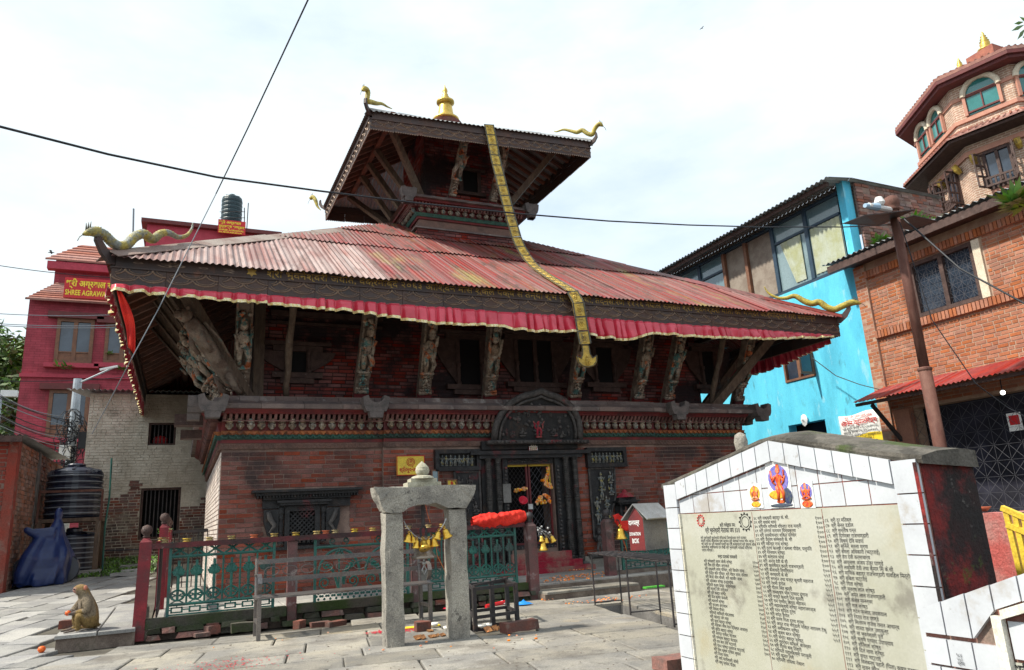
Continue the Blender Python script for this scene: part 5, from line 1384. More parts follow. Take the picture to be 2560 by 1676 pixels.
iron_panel(fen, -.12, 1.14, FY, fz0 + .0, 6); scroll_panel(fen, 1.68, 2.98, FY, fz0); iron_panel(fen, 3.3, 4.68, FY, fz0, 7)
# rough stones under the sill
r = random.Random(21)
x = -.34
while x < 4.85:
 w = r.uniform(.12, .4); h = r.uniform(.06, .12)
 for z in (0.0, .07):
  if r.random() < .15: continue
  mb = MB(); hh = .06; y0 = FY - .12 - r.uniform(0, .06)
  j = lambda a=.015: r.uniform(-a, a)
  b = [(x + .01 + j(), y0 + j(), z), (x + w - .01 + j(), y0 + j(), z), (x + w - .01, FY + .05, z), (x + .01, FY + .05, z)]
  t = [(x + .02 + j(), y0 + .015 + j(), z + hh + j(.008)), (x + w - .02 + j(), y0 + .015 + j(), z + hh + j(.008)), (x + w - .02, FY + .05, z + hh), (x + .02, FY + .05, z + hh)]
  mb.add(b + t, [(0,3,2,1), (4,5,6,7), (0,1,5,4), (1,2,6,5), (2,3,7,6), (3,0,4,7)])
  mb.build('footing_stone', m_moss if r.random() < .75 else m_rubble, fen)
 x += w
# left return of the railing, running back
fl_ = thing('railing', 'left railing of red posts running back beside the temple wall', 'railing', (-.3, 11, 0))
for i, y in enumerate((12.3, 14.6, 17)): post(fl_, -.25, y, PZ, 1.35, .12, True, m_post, m_wood_dk)
MB().box(-.30, -.2, 10.7, 17, 1.1, 1.16).build('top_rail', m_post, fl_)
mb = MB(); mb.tube([(-.25, 10.75, .33), (-.25, 16.9, .33)], .014, 6); y = 10.85
while y < 16.9: mb.tube([(-.25, y, PZ), (-.25, y, 1.1)], .01, 5); y += .16
mb.build('rail_bars', m_iron, fl_)
# far railing behind the left corner
fb = thing('railing', 'black railing with lamp cups crossing behind the left corner of the temple', 'railing', (-.2, 17.1, 0))
mb = MB(); mb.box(-.2, .5, 17.05, 17.12, 1.28, 1.34); x = -.15
while x < .5: mb.box(x, x + .02, 17.07, 17.09, PZ, 1.28); x += .09
mb.build('bars', m_iron, fb)
# right section of the railing
fr2 = thing('railing', 'railing of green cast-iron panels right of the entrance behind the donation box', 'railing', (6.6, 10.9, 0))
post(fr2, 6.55, 10.9, 0, 1.06, .15, True, m_post_old, m_iron); post(fr2, 8.4, 10.95, .1, 1.06, .12, False, m_post_old)
mb = MB(); mb.box(6.63, 11.5, 10.92, 11.02, 1.05, 1.11); mb.build('top_rail', m_post_old, fr2)
mb = MB(); mb.box(6.63, 11.5, 10.9, 11.04, .12, .26); mb.build('sill_beam', m_kerb, fr2)
iron_panel(fr2, 6.85, 8.2, 10.97, .27, 7); iron_panel(fr2, 8.6, 10, 10.97, .27, 7)
# oil lamp cups along the rail
def cup(p, kind, label, group):
 o = thing('oil_lamp', label, 'oil lamp', tuple(p), group)
 mb = MB(); mb.lathe([(.045, 0), (.05, .012), (.025, .018), (.05, .034), (.055, .045), (.03, .04)], tuple(p), 10); mb.build('saucer', m_cup if kind == 0 else m_clay, o, smooth=True)
 mb = MB(); mb.lathe([(.018, 0), (.022, .02), (.01, .022)], (p[0], p[1], p[2] + .03), 7); mb.build('wick_holder', m_grease, o); return o
ORD = 'first second third fourth fifth sixth seventh eighth ninth tenth eleventh twelfth thirteenth fourteenth fifteenth sixteenth'.split()
xs_ = [-.2, .06, .33, .60, .88, 1.14, 1.42, 1.70, 1.82, 1.95, 2.22, 2.48, 2.74, 3.0, 3.3, 3.52]
for i, x in enumerate(xs_):
 k = 1 if i in (4, 8) else 0
 if k: cup((x, FY, 1.136), 1, 'orange clay lamp dish on the front rail ' + ('near the middle of the left panel' if i == 4 else 'by the second red post'), 'lamps along the railing')
 else: cup((x, FY, 1.136), 0, ORD[i] + ' small brass lamp cup from the left on the front railing', 'lamps along the railing')
for i, y in enumerate((11.3, 12, 13.2, 14)): cup((-.25, y, 1.161), 0, ORD[i] + ' small lamp cup from the front on the left side railing', 'lamps along the side railing')
pl_ = thing('potted_sprig', 'green sprig in a small pot on the left railing', 'plant', (-.25, 12.0, 1.16))
mb = MB(); mb.lathe([(.04, 0), (.06, .07), (.05, .07)], (-.25, 12.55, 1.16), 9); mb.build('pot', m_yellow, pl_)
mb = MB()
for i in range(40):
 a, b = rnd.uniform(0, 6.28), rnd.uniform(.02, .1); c = V((-.25 + math.cos(a)*b, 12.55 + math.sin(a)*b, 1.25 + rnd.uniform(0, .1))); d = V((rnd.uniform(-1, 1), rnd.uniform(-1, 1), rnd.uniform(-.4, 1)))*.03
 mb.quad(c, c + d + V((.012, 0, 0)), c + d*2, c + d - V((.012, 0, 0)))
mb.build('leaves', m_leaf_b, pl_)
# ------------------------------------------------------------------ bench
bx0, bx1, by0, by1 = .84, 2.96, 9.34, 9.80
be = thing('bench', 'grey steel bench with slatted seat and scrolled armrests before the railing', 'bench', (bx0, by0, 0))
for x in (bx0, bx1 - .05):
 mb = MB(); mb.box(x, x + .045, by0, by0 + .045, 0, .44); mb.box(x, x + .045, by1 - .045, by1, 0, .44); mb.box(x, x + .045, by0 + .046, by1 - .046, .17, .205)
 mb.build('leg_frame', m_bench, be)
 mb = MB(); mb.tube([(x + .022, by1, .46), (x + .022, by1 + .03, .7), (x + .022, by1 + .05, .89)], .022, 6)
 pts = [(x + .022, by1 + .03, .7), (x + .022, by0 + .12, .72), (x + .022, by0 + .03, .69), (x + .022, by0, .62), (x + .022, by0 + .03, .55), (x + .022, by0 + .08, .5), (x + .022, by0 + .06, .455)]
 for a, b in zip(pts, pts[1:]): mb.bar(a, b, .05, .012)
 mb.build('armrest', m_bench, be)
for i in range(6):
 y = by0 + .01 + i*.075; MB().box(bx0 - .02, bx1 + .02, y, y + .055, .445, .465).build('seat_slat', m_bench, be)
for (z0, z1) in ((.82, .875), (.60, .655)): MB().box(bx0 + .02, bx1 - .02, by1 + .02, by1 + .04, z0, z1).build('back_rail', m_bench, be)
mb = MB(); i = 0
for z in (.73,):
 for k in range(9):
  x = bx0 + .2 + k*.22; pts = [V((x + .09*math.cos(a*.7), by1 + .03, z + .055*math.sin(a*.7))) for a in range(10)]; mb.tube(pts, .006, 5)
mb.build('back_scrolls', m_bench, be)
for x in (bx0 + .5, bx0 + 1.05, bx0 + 1.6): MB().box(x - .012, x + .012, by1 + .021, by1 + .039, .465, .6).build('back_stay', m_bench, be)
# ------------------------------------------------------------------ stone bell gate
GY0, GY1 = 7.70, 7.92
gt_ = thing('bell_gate', 'rough stone bell gate of two pillars and a flared lintel', 'gateway', (2.4, 7.8, 0))
def rough(mb, amt=.012, seed=0, sub=4):
 bm = bmesh.new(); vs = [bm.verts.new(p) for p in mb.v]
 for f in mb.f:
  try: bm.faces.new([vs[i] for i in f])
  except ValueError: pass
 bmesh.ops.remove_doubles(bm, verts=bm.verts, dist=1e-5)
 bmesh.ops.subdivide_edges(bm, edges=[e for e in bm.edges if e.calc_length() > .12], cuts=sub, use_grid_fill=True)
 bmesh.ops.triangulate(bm, faces=bm.faces)
 for v in bm.verts:
  nv = mnoise.noise_vector(v.co*6 + V((seed, 0, 0)))*amt + mnoise.noise_vector(v.co*20)*amt*.4
  v.co += nv
 o = MB(); bm.verts.index_update(); o.v = [tuple(v.co) for v in bm.verts]; o.f = [tuple(v.index for v in f.verts) for f in bm.faces]; o.mi = [0]*len(o.f); o.sm = [False]*len(o.f); bm.free(); return o
for (a, b, t) in ((1.945, 2.135, 1.33), (2.655, 2.845, 1.34)):
 rough(MB().box(a, b, GY0 + .01, GY1 - .01, 0, t), .02, a, 6).build('pillar', m_gate, gt_)
L_ = MB(); pts = [(1.83, 1.60), (1.84, 1.55), (1.94, 1.34), (2.14, 1.33), (2.2, 1.365), (2.28, 1.40), (2.5, 1.40), (2.58, 1.37), (2.65, 1.34), (2.86, 1.345), (2.91, 1.42), (2.96, 1.53), (2.97, 1.59)]
L_.prism([(x, GY0 - .015, z) for x, z in pts], (0, GY1 - GY0 + .03, 0)); rough(L_, .022, 5, 4).build('lintel', m_gate, gt_)
mb = MB(); mb.box(2.2, 2.58, GY0 + .02, GY1 - .02, 1.585, 1.64); mb.box(2.24, 2.54, GY0 + .04, GY1 - .04, 1.641, 1.68); mb.lathe([(.13, 0), (.12, .02), (.09, .03)], (2.39, 7.81, 1.68), 14)
mb.lathe([(.05, 0), (.055, .02), (.075, .05), (.08, .08), (.07, .115), (.045, .145), (.018, .165), (0, .18)], (2.39, 7.81, 1.69), 14); rough(mb, .008, 8, 1).build('finial', m_palestone, gt_)
# the big bell
bl_ = thing('bell', 'big old bronze bell hanging under the stone lintel', 'bell', (2.38, 7.8, 1.35))
bz = .84
MB().lathe([(.135, 0), (.14, .012), (.115, .035), (.095, .07), (.085, .13), (.083, .19), (.07, .215), (.02, .23)], (2.385, 7.8, bz), 22).build('bell_body', m_bronze, bl_, smooth=True)
mb = MB(); mb.tube([(2.385, 7.8, bz + .1), (2.385, 7.8, bz - .04)], .012, 6); mb.ball((2.385, 7.8, bz - .05), .024, 8, 6); mb.tube([(2.385, 7.8, bz - .07), (2.41, 7.8, bz - .12), (2.385, 7.8, bz - .16), (2.36, 7.8, bz - .12), (2.385, 7.8, bz - .07)], .008, 5); mb.build('clapper', m_steel, bl_)
mb = MB(); mb.tube([(2.36, 7.8, bz + .22), (2.35, 7.8, bz + .3), (2.385, 7.8, bz + .34), (2.42, 7.8, bz + .3), (2.41, 7.8, bz + .22)], .014, 6); mb.tube([(2.385, 7.8, bz + .34), (2.385, 7.8, 1.41)], .02, 6); mb.build('hanger', m_iron, bl_)
# small bells on a chain between the pillars
ch = thing('bell_chain', 'steel chain slung between the pillars with small brass bells', 'chain', (2.4, 7.74, 1.25))
mb = MB(); cp = []
for i in range(17):
 t = i/16; cp.append(V((2.15 + .48*t, 7.74, 1.24 - .21*math.sin(math.pi*t)**.8)))
for a, b in zip(cp, cp[1:]): mb.tube([a, b], .007, 5)
mb.build('links', m_steel, ch)
def hand_bell(p, s, label, tilt=(0, 0), mat=m_brass, group=None):
 o = thing('brass_bell', label, 'bell', tuple(p), group, (tilt[0], tilt[1], 0))
 mb = MB(); mb.lathe([(.05*s, -.085*s), (.051*s, -.08*s), (.036*s, -.06*s), (.03*s, -.03*s), (.024*s, -.005*s), (.008*s, .002*s)], (0, 0, 0), 14); mb.build('bell_body', mat, o, smooth=True, world=False)
 mb = MB(); mb.tube([(0, 0, 0), (.012*s, 0, .018*s), (0, 0, .034*s), (-.012*s, 0, .018*s), (0, 0, 0)], .004*s, 5); mb.build('loop', mat, o, world=False)
 mb = MB(); mb.ball((0, 0, -.08*s), .011*s, 6, 5); mb.build('clapper', m_iron, o, world=False); return o
bells = [(2.20, 1.10, 1.0, .2, 'leftmost small brass bell on the chain under the lintel'), (2.245, 1.07, .7, -.1, 'tiny brass bell next to the leftmost on the chain'), (2.285, 1.035, 1.0, .1, 'brass bell hanging left of the front-facing one on the chain'), (2.35, 1.03, 1.25, -.55, 'brass bell tilted with its mouth to the viewer on the chain'), (2.415, 1.035, .95, .25, 'brass bell hanging just right of the tilted one on the chain'), (2.475, 1.045, 1.05, -.1, 'brass bell with an orange ribbon on the chain'), (2.53, 1.11, 1.0, .3, 'brass bell second from the right pillar on the chain'), (2.60, 1.13, 1.15, -.35, 'brass bell beside the right stone pillar on the chain')]
for (x, z, s, tl, lb) in bells: hand_bell((x, 7.72 - .02*(x > 2.3 and x < 2.4), z), s, lb, (tl if abs(tl) > .5 else 0, tl if abs(tl) < .5 else 0), group='small bells on the chain')
o = MB().tube([(2.49, 7.7, .96), (2.5, 7.69, .86), (2.56, 7.69, .74), (2.59, 7.69, .68)], [.004, .006, .006, .003], 5, flat=.4).build('ribbon', m_ribbon, None, loc=(2.49, 7.7, .96)); tag(o, 'orange ribbon trailing from a bell beside the big bell', 'ribbon')
o = MB().tube([(2.385, 7.7, 1.4), (2.40, 7.69, 1.3), (2.43, 7.69, 1.2)], [.006, .007, .004], 5, flat=.4).build('ribbon', m_ribbon, None, loc=(2.385, 7.7, 1.4)); tag(o, 'short orange ribbon tied under the middle of the lintel', 'ribbon')
o = MB().tube([(2.22, 7.7, 1.12), (2.24, 7.69, 1.03), (2.245, 7.69, .92)], [.006, .006, .002], 5, flat=.4).build('ribbon', m_signyel, None, loc=(2.22, 7.7, 1.12)); tag(o, 'yellow string hanging from the chain by the left pillar', 'ribbon')
# ------------------------------------------------------------------ iron stand over the pit
sd = thing('iron_stand', 'square black iron frame stand over the pit right of the bell gate', 'stand', (3.4, 8.5, 0))
cs = [(3.10, 8.22), (3.66, 8.30), (3.78, 8.85), (3.25, 8.8)]
for (x, y) in cs: MB().box(x - .022, x + .022, y - .022, y + .022, -.02, .46).build('leg', m_iron, sd)
for i in range(4):
 a, b = cs[i], cs[(i+1) % 4]
 d = (V((b[0], b[1], 0)) - V((a[0], a[1], 0))).normalized()*.023
 for z in (.44, .13): MB().bar(V((a[0], a[1], z)) + d, V((b[0], b[1], z)) - d, .03, .035).build('rail', m_iron, sd)
MB().bar((3.10, 8.24, .475), (3.78, 8.83, .475), .025, .02).build('cross_bar', m_iron, sd)
MB().bar((3.44, 8.52, .0), (3.44, 8.52, .46), .05, .05, (0, 1, 0)).build('centre_post', m_iron, sd)
# ------------------------------------------------------------------ offering rack over the drain
rk = thing('offering_rack', 'thin iron rack of parallel bars on legs over the open drain', 'rack', (5.2, 8, 0))
RZ = .66
rp = lambda p, q: pq(p, q, 0)
for (p, q) in ((3.54, 9.92), (3.93, 9.92), (3.54, 8.68), (3.93, 8.68), (3.54, 7.5), (3.93, 7.6)):
 b = rp(p, q); MB().tube([b, b + V((0, 0, RZ))], .011, 6).build('leg', m_iron, rk)
for p in (3.52, 3.62, 3.72, 3.82, 3.94):
 for q in ((7.45, 9.97),): MB().tube([rp(p, q[0]) + V((0, 0, RZ)), rp(p, q[1]) + V((0, 0, RZ + .015))], .010, 6).build('long_bar', m_iron, rk)
q = 7.45
while q < 10: MB().tube([rp(3.5, q) + V((0, 0, RZ + .02)), rp(3.96, q) + V((0, 0, RZ + .02))], .008, 5).build('cross_bar', m_iron, rk); q += .21
for (a, b) in (((3.54, 8.68), (3.93, 8.68)), ((3.54, 7.5), (3.93, 7.6)), ((3.54, 9.92), (3.93, 9.92))): MB().tube([rp(*a) + V((0, 0, .03)), rp(*b) + V((0, 0, .03))], .008, 5).build('foot_bar', m_iron, rk)
# brass tray on a post at the right of the rack
ty = at(1720, 1393, Y=8.3)
tr = thing('offering_tray', 'shallow brass tray of offerings on two posts beside the memorial', 'tray', (ty.x, ty.y, 0))
MB().lathe([(.0, 0), (.19, .0), (.23, .05), (.235, .05), (.22, .03), (0, .02)], (ty.x, ty.y, .62), 24).build('tray', m_yellow, tr, smooth=True)
for dx in (-.07, .07): MB().box(ty.x + dx - .025, ty.x + dx + .025, ty.y - .025, ty.y + .025, 0, .62).build('post', m_iron, tr)
# ------------------------------------------------------------------ donation box
a = at(1578, 1392, Y=8.75); dbx, dby, dbz = a.x, 8.75, RZ + .03
db = thing('donation_box', 'maroon donation box with sloping grey lid and white lettering on the rack', 'donation box', (dbx, dby, dbz))
w, d, h = .25, .56, .42
mb = MB(); th = R_(-68); Mx = Matrix.Translation((dbx, dby, dbz)) @ Matrix.Rotation(th, 4, 'Z')
mb.prism([(0, 0, 0), (w, 0, 0), (w, 0, h), (w/2, 0, h + .17), (0, 0, h)], (0, d, 0), Mx); mb.build('case', m_conc, db)
ux_, nf = Mx.to_3x3() @ V((1, 0, 0)), Mx.to_3x3() @ V((0, -1, 0))
mb = MB(); mb.prism([(.004, -.004, .004), (w - .004, -.004, .004), (w - .004, -.004, h), (w/2, -.004, h + .15), (.004, -.004, h)], (0, .003, 0), Mx); mb.build('maroon_front', m_redpaint, db)
mb = MB(); mb.prism([(w/2, -.04, h + .185), (w + .09, -.04, h - .02), (w + .1, -.04, h - .005), (w/2, -.04, h + .2), (-.09, -.04, h - .005), (-.08, -.04, h - .02)], (0, d + .08, 0), Mx); mb.build('lid', m_greytin, db)
text('दानपत्र', .085, Mx @ V((.01, -.005, .34)), ux_, (0, 0, 1), m_white, db, width=.18, bold=.02)
text('DONATION', .06, Mx @ V((.012, -.005, .2)), ux_, (0, 0, 1), m_white, db, width=.178, bold=.03)
text('BOX', .085, Mx @ V((.045, -.005, .1)), ux_, (0, 0, 1), m_white, db, width=.11, bold=.03)
rt = Mx.to_3x3() @ V((0, 1, 0)); ud = Mx.to_3x3() @ V((-(w/2 + .09), 0, .205)).normalized()
text('श्रीभुवनेश्वरी', .07, Mx @ V((w/2 + .055, .03, h + .105)), rt, ud, m_white, db, width=.38, bold=.03)
text('दान-पत्र', .06, Mx @ V((w/2 + .085, .1, h + .035)), rt, ud, m_white, db, width=.25, bold=.02)
# ------------------------------------------------------------------ cloths and bells on the posts
def bundle(x0, x1, y, z, r0, label, seed, dz=0.0):
 rr = random.Random(seed); rows = []
 n = 90
 for i in range(n + 1):
  t = i/n; c = V((x0 + (x1 - x0)*t, y, z + dz*t)); k = r0*(.55 + .45*math.sin(math.pi*min(1, t*4)/2))*(1 - .25*math.exp(-((t - .5)/.04)**2))*(1 if t < .9 else 1 - (t - .9)*3)
  row = []
  for j in range(33):
   a = 2*math.pi*j/32
   f = 1 + .1*math.sin(4*a + t*7) + .35*(.25 - abs(mnoise.noise(V((t*9, math.cos(a)*1.3, math.sin(a)*1.3))))) + .12*(.2 - abs(mnoise.noise(V((t*30, math.cos(a)*3, math.sin(a)*3)))))
   row.append(c + V((0, math.cos(a)*k*1.0*f, math.sin(a)*k*(1.0 if math.sin(a) > 0 else 1.25)*f)))
  rows.append(row)
 o = MB().grid(rows).build('cloth_bundle', m_scarlet, None, smooth=True, loc=(x0, y, z)); tag(o, label, 'cloth'); return o
bundle(3.98, 4.86, FY - .02, 1.19, .095, 'scarlet cloth bundle tied along the front railing by the entrance post', 2, .04)
P = []
c0 = V((6.62, 10.86, 1.16))
for i in range(8):
 t = i/7; P.append([c0 + V((.42*j/8 + .0, -.06 - .05*math.sin(j*1.3 + t*2), .03*math.sin(j) - t*(.1 + .14*math.sin(math.pi*j/8)))) for j in range(9)])
o = MB().grid(P).build('cloth', m_scarlet, None, smooth=True, loc=c0, thick=.004); tag(o, 'small scarlet cloth draped on the railing left of the donation box', 'cloth')
pb = at(1318, 1345, Y=FY - .2)
for i, (dx, dz, s, lb) in enumerate(((.10, -.19, 1.5, 'largest pale brass bell hanging on the left entrance post'), (.16, -.13, .95, 'small middle bell of the cluster on the left entrance post'), (.25, -.11, 1.1, 'small tilted bell right of the cluster on the left entrance post'), (.08, -.1, 1.0, 'upper left bell of the cluster on the left entrance post'))):
 hand_bell((4.98 + dx, FY - .16, 1.02 + dz), s, lb, (0, -.4 if i == 2 else 0), m_brass, 'bells on the entrance post')
mb = MB()
for i in range(9):
 a = V((5.0, FY - .15, 1.06)); b = V((5.03 + .03*i, FY - .17, .86 + .02*(i % 3))); mb.tube([a, a.lerp(b, .5) + V((.02*math.sin(i*2), 0, .01*math.cos(i))), b], .005, 4)
for i in range(10): mb.ball((5.0 + rnd.uniform(0, .22), FY - .17, 1.0 + rnd.uniform(-.06, .06)), .018, 6, 4)
o = mb.build('key_chains', m_steel, None, loc=(5, FY - .15, 1.06)); stuff(o, 'tangle of steel chains and padlocks round the left entrance post', 'chain')
hand_bell((6.72, 10.76, .95), 2.1, 'brass bell hung on the right entrance post', group='bells on the entrance post')
mb = MB(); mb.tube([(6.58, 10.8, 1.05), (6.6, 10.78, 1.1), (6.7, 10.76, 1.08), (6.72, 10.76, 1.0)], .01, 5); o = mb.build('bell_hook', m_iron, None, loc=(6.6, 10.8, 1.0)); tag(o, 'curved iron hook holding the bell on the right entrance post', 'hook')
o = MB().tube([(6.74, 10.75, .78), (6.78, 10.74, .66), (6.8, 10.74, .56)], [.01, .012, .006], 5, flat=.4).build('ribbon', m_ribbon, None, loc=(6.74, 10.75, .78)); tag(o, 'orange ribbon below the bell on the right entrance post', 'ribbon')
# ------------------------------------------------------------------ offerings at the door
def garland(pts, n, label, r0=.028, mats=(m_yflower, m_flower)):
 g = thing('garland', label, 'garland', tuple(pts[0])); k = len(pts) - 1
 for mi, m_ in enumerate(mats):
  mb = MB()
  for i in range(n):
   t = rnd.random()*k; a = min(int(t), k-1); p = pts[a].lerp(pts[a+1], t - a)
   mb.ball((p.x + rnd.uniform(-.03, .03), p.y + rnd.uniform(-.03, .01), p.z + rnd.uniform(-.025, .025)), r0*rnd.uniform(.6, 1), 6, 4)
  stuff(mb.build('blossoms' if mi == 0 else 'red_blossoms', m_, g))
 return g
yd = YB + .05
dp = lambda u, v: at(1180 + u*.2053, 1100 + v*.2053, Y=yd)
garland([dp(930, 340), dp(915, 440), dp(890, 490), dp(900, 540), dp(950, 580)], 60, 'marigold garland hanging at the upper right of the door grille')
garland([dp(860, 480), dp(920, 540), dp(980, 585)], 25, 'short marigold string crossing the right door leaf')
garland([dp(780, 770), dp(835, 700), dp(840, 760), dp(900, 750)], 35, 'yellow blossom string at the middle of the right door leaf')
garland([dp(880, 660), dp(920, 690), dp(940, 760)], 25, 'red blossom string at the right edge of the door grille', mats=(m_flower, m_flower))
garland([dp(520, 620), dp(600, 605), dp(660, 595)], 26, 'red and white blossom row on the left door leaf', mats=(m_flower, m_yflower))
garland([dp(575, 945), dp(620, 915), dp(650, 950)], 40, 'heap of orange blossoms at the foot of the left door leaf', .03)
c = dp(592, 745); o = MB().lathe([(.05, 0), (.085, .1), (.09, .11), (.075, .1), (.04, .01)], (0, 0, 0), 16).build('plastic_mug', m_redplastic, None, smooth=True); o.location = c + V((0, -.06, -.04)); o.rotation_euler = (R_(60), R_(-12), 0); tag(o, 'pink plastic mug hung on the left door leaf', 'mug')
c = dp(585, 915); o = MB().prism([(c.x - .1, yd - .05, c.z - .08), (c.x + .04, yd - .05, c.z - .1), (c.x + .08, yd - .05, c.z + .03), (c.x - .1, yd - .05, c.z + .06)], (0, .01, 0)).build('red_flag', m_signred, None, loc=c); tag(o, 'small red cloth flag on the lower left door leaf', 'flag')
a = at(1180 + 690*.2053, 1100 + 80*.2053, Y=YB - .15); b = at(1180 + 795*.2053, 1100 + 168*.2053, Y=YB - .15)
pq_ = thing('red_plaque', 'small red plaque with white figures above the temple door', 'plaque', (a.x, YB - .15, b.z))
MB().box(a.x, b.x, YB - .17, YB - .15, b.z, a.z).build('board', m_signred, pq_)
mb = MB(); mb.box(a.x, b.x, YB - .174, YB - .171, a.z - .012, a.z); mb.box(a.x, b.x, YB - .174, YB - .171, b.z, b.z + .012); mb.box(a.x, a.x + .012, YB - .174, YB - .171, b.z + .013, a.z - .013); mb.box(b.x - .012, b.x, YB - .174, YB - .171, b.z + .013, a.z - .013); mb.build('border', m_white, pq_)
f = MB()
for i in range(3): figure(f, (a.x + (b.x - a.x)*(.25 + .25*i), YB - .171, b.z + .03), .14, seed=i + 70, arms=1)
f.build('figures', m_creamw, pq_, smooth=True)
# yellow signboard left of the door
a, b = at(991, 1140, Y=YB - .04), at(1062, 1188, Y=YB - .04)
ys = thing('yellow_signboard', 'yellow signboard with red Gujarati lettering on the brick wall', 'sign', (a.x, YB, b.z))
MB().box(a.x, b.x, YB - .05, YB - .025, b.z, a.z).build('board', m_yellow, ys)
mb = MB(); t = .014
for (x0, x1, z0, z1) in ((a.x, b.x, a.z - t, a.z), (a.x, b.x, b.z, b.z + t), (a.x, a.x + t, b.z + t, a.z - t), (b.x - t, b.x, b.z + t, a.z - t)): mb.box(x0, x1, YB - .054, YB - .0505, z0, z1)
mb.build('border', m_redtxt, ys)
text('શ્રીભૂવનેશ્વરી', .1, (a.x + .05, YB - .05, b.z + .07), (1, 0, 0), (0, 0, 1), m_redtxt, ys, width=(b.x - a.x) - .1, bold=.025)
mb = MB(); cc = V(((a.x + b.x)/2, YB - .053, b.z + .24))
for rr in (.075, .05): mb.tube([cc + V((rr*math.cos(q*.5236), 0, rr*math.sin(q*.5236))) for q in range(13)], .006, 5, False)
mb.build('emblem', m_redtxt, ys); text('ॐ', .07, cc + V((-.03, .004, -.022)), (1, 0, 0), (0, 0, 1), m_redtxt, ys, 'emblem_sign', bold=.02)
# framed pictures on a ledge behind the bell gate
a = at(1086, 1176, Y=YB - .2)
for (u0, v0, u1, v1, lb, col) in ((1078, 1175, 1098, 1215, 'pale framed picture standing on the wall left of the door', m_glass), (1116, 1199, 1143, 1217, 'small framed picture in yellow and red near the door', m_yellow)):
 a, b = at(u0, v0, Y=YB - .1), at(u1, v1, Y=YB - .1); pf = thing('framed_picture', lb, 'picture', (a.x, YB - .1, b.z)); t = .02
 mb = MB()
 for (x0, x1, z0, z1) in ((a.x, b.x, a.z - t, a.z), (a.x, b.x, b.z, b.z + t), (a.x, a.x + t, b.z + t, a.z - t), (b.x - t, b.x, b.z + t, a.z - t)): mb.box(x0, x1, YB - .12, YB - .08, z0, z1)
 mb.build('frame', m_brownwood, pf); MB().box(a.x + t, b.x - t, YB - .1, YB - .09, b.z + t, a.z - t).build('print', col, pf)
 if col is m_yellow:
  f = MB(); figure(f, ((a.x + b.x)/2, YB - .1, b.z + .02), .1, seed=4, seated=True); f.build('printed_figure', m_signred, pf, smooth=True)
# ------------------------------------------------------------------ litter on the ground
def flat_bag(p, r0, mat, label, name='plastic_bag', seed=0):
 rr = random.Random(seed); rows = []
 for i in range(7):
  t = i/6; rows.append([V((p[0], p[1], p[2])) + V((math.cos(a*.7854)*r0*t*(1 + rr.uniform(-.2, .2)), math.sin(a*.7854)*r0*t*.7*(1 + rr.uniform(-.2, .2)), .5*r0*(1 - t)*rr.uniform(.5, 1) + .008)) for a in range(9)])
  rows[-1][8] = rows[-1][0]
 o = MB().grid(rows).build(name, mat, None, smooth=True, loc=p); return tag(o, label, 'litter')
m_bluebag = M('blue_plastic', (0.02, 0.22, 0.62), rough=0.35, bump=0.3, bscale=30)
m_whitebag = M('white_plastic', (0.7, 0.72, 0.75), rough=0.4, bump=0.3, bscale=30)
m_greenbag = M('green_plastic', (0.1, 0.45, 0.06), rough=0.4, bump=0.2)
m_husk = M('coconut_husk', (0.3, 0.14, 0.05), (0.2, 0.09, 0.04), 20, 0.9, bump=0.7, bscale=60)
m_coco = M('coconut_flesh', (0.75, 0.73, 0.68), rough=0.6, bump=0.2)
g = lambda u, v: at(u, v, Z=0.008)
flat_bag(g(1310, 1512), .14, m_bluebag, 'crumpled blue plastic bag at the foot of the entrance post', seed=1)
flat_bag(g(1257, 1510), .1, m_whitebag, 'white paper cone lying behind the iron stand', 'paper', 2)
flat_bag(g(1118, 1523), .08, m_redplastic, 'red wrapper by the right stone pillar', 'wrapper', 3)
p = g(1215, 1517); o = MB().tube([p, p + V((.35, .1, .02))], .03, 8).build('red_packet', m_signred, None, loc=p); tag(o, 'rolled red and white packet under the iron stand', 'packet')
p = g(1575, 1473); o = MB().box(p.x - .25, p.x + .2, p.y - .03, p.y + .03, .01, .05).build('blue_packet', m_bluebag, None, loc=p); o.rotation_euler = (0, .05, .35); tag(o, 'blue plastic wrapper lying below the rack near the right railing', 'litter')
p = g(1635, 1470); o = MB().box(p.x - .18, p.x + .18, p.y - .05, p.y + .05, .01, .035).build('green_packet', m_greenbag, None, loc=p); tag(o, 'flat green packet lying near the right railing', 'litter')
p = g(1680, 1455); o = MB().tube([p + V((0, 0, .04)), p + V((.3, .05, .04))], .035, 10).build('plastic_bottle', m_glass, None, loc=p); tag(o, 'clear plastic bottle lying by the right railing', 'bottle')
p = g(1053, 1567); o = MB().box(p.x - .2, p.x + .22, p.y - .07, p.y + .07, .004, .015).build('yellow_packet', m_signyel, None, loc=p); o.rotation_euler = (0, 0, -.1); tag(o, 'flattened white and yellow packet between the stone pillars', 'litter')
p = g(760, 1515)
def rock(u, v, dx, dy, dz, mat, label, name='loose_brick', seed=0, rz=0.0, grp=None):
 p = g(u, v); o = rough(MB().box(-dx/2, dx/2, -dy/2, dy/2, 0, dz), min(dx, dz)*.12, seed, 2).build(name, mat, None); o.location = p; o.rotation_euler = (0, 0, rz)
 return tag(o, label, 'brick' if 'brick' in name else ('stone' if 'stone' in name else 'coconut'), grp)
rock(1057, 1577, .17, .12, .1, m_rubble, 'half brick standing between the two stone pillars', seed=1)
rock(1300, 1577, .42, .14, .1, m_rubble, 'long dark brown stone block by the pit right of the bell gate', 'stone_block', 2, .15)
rock(530, 1585, .17, .11, .1, m_rubble, 'upright red brick end below the left railing panel', seed=3, rz=.5)
rock(505, 1592, .17, .12, .045, m_rubble, 'flat broken red brick before the left railing', seed=4, rz=.2)
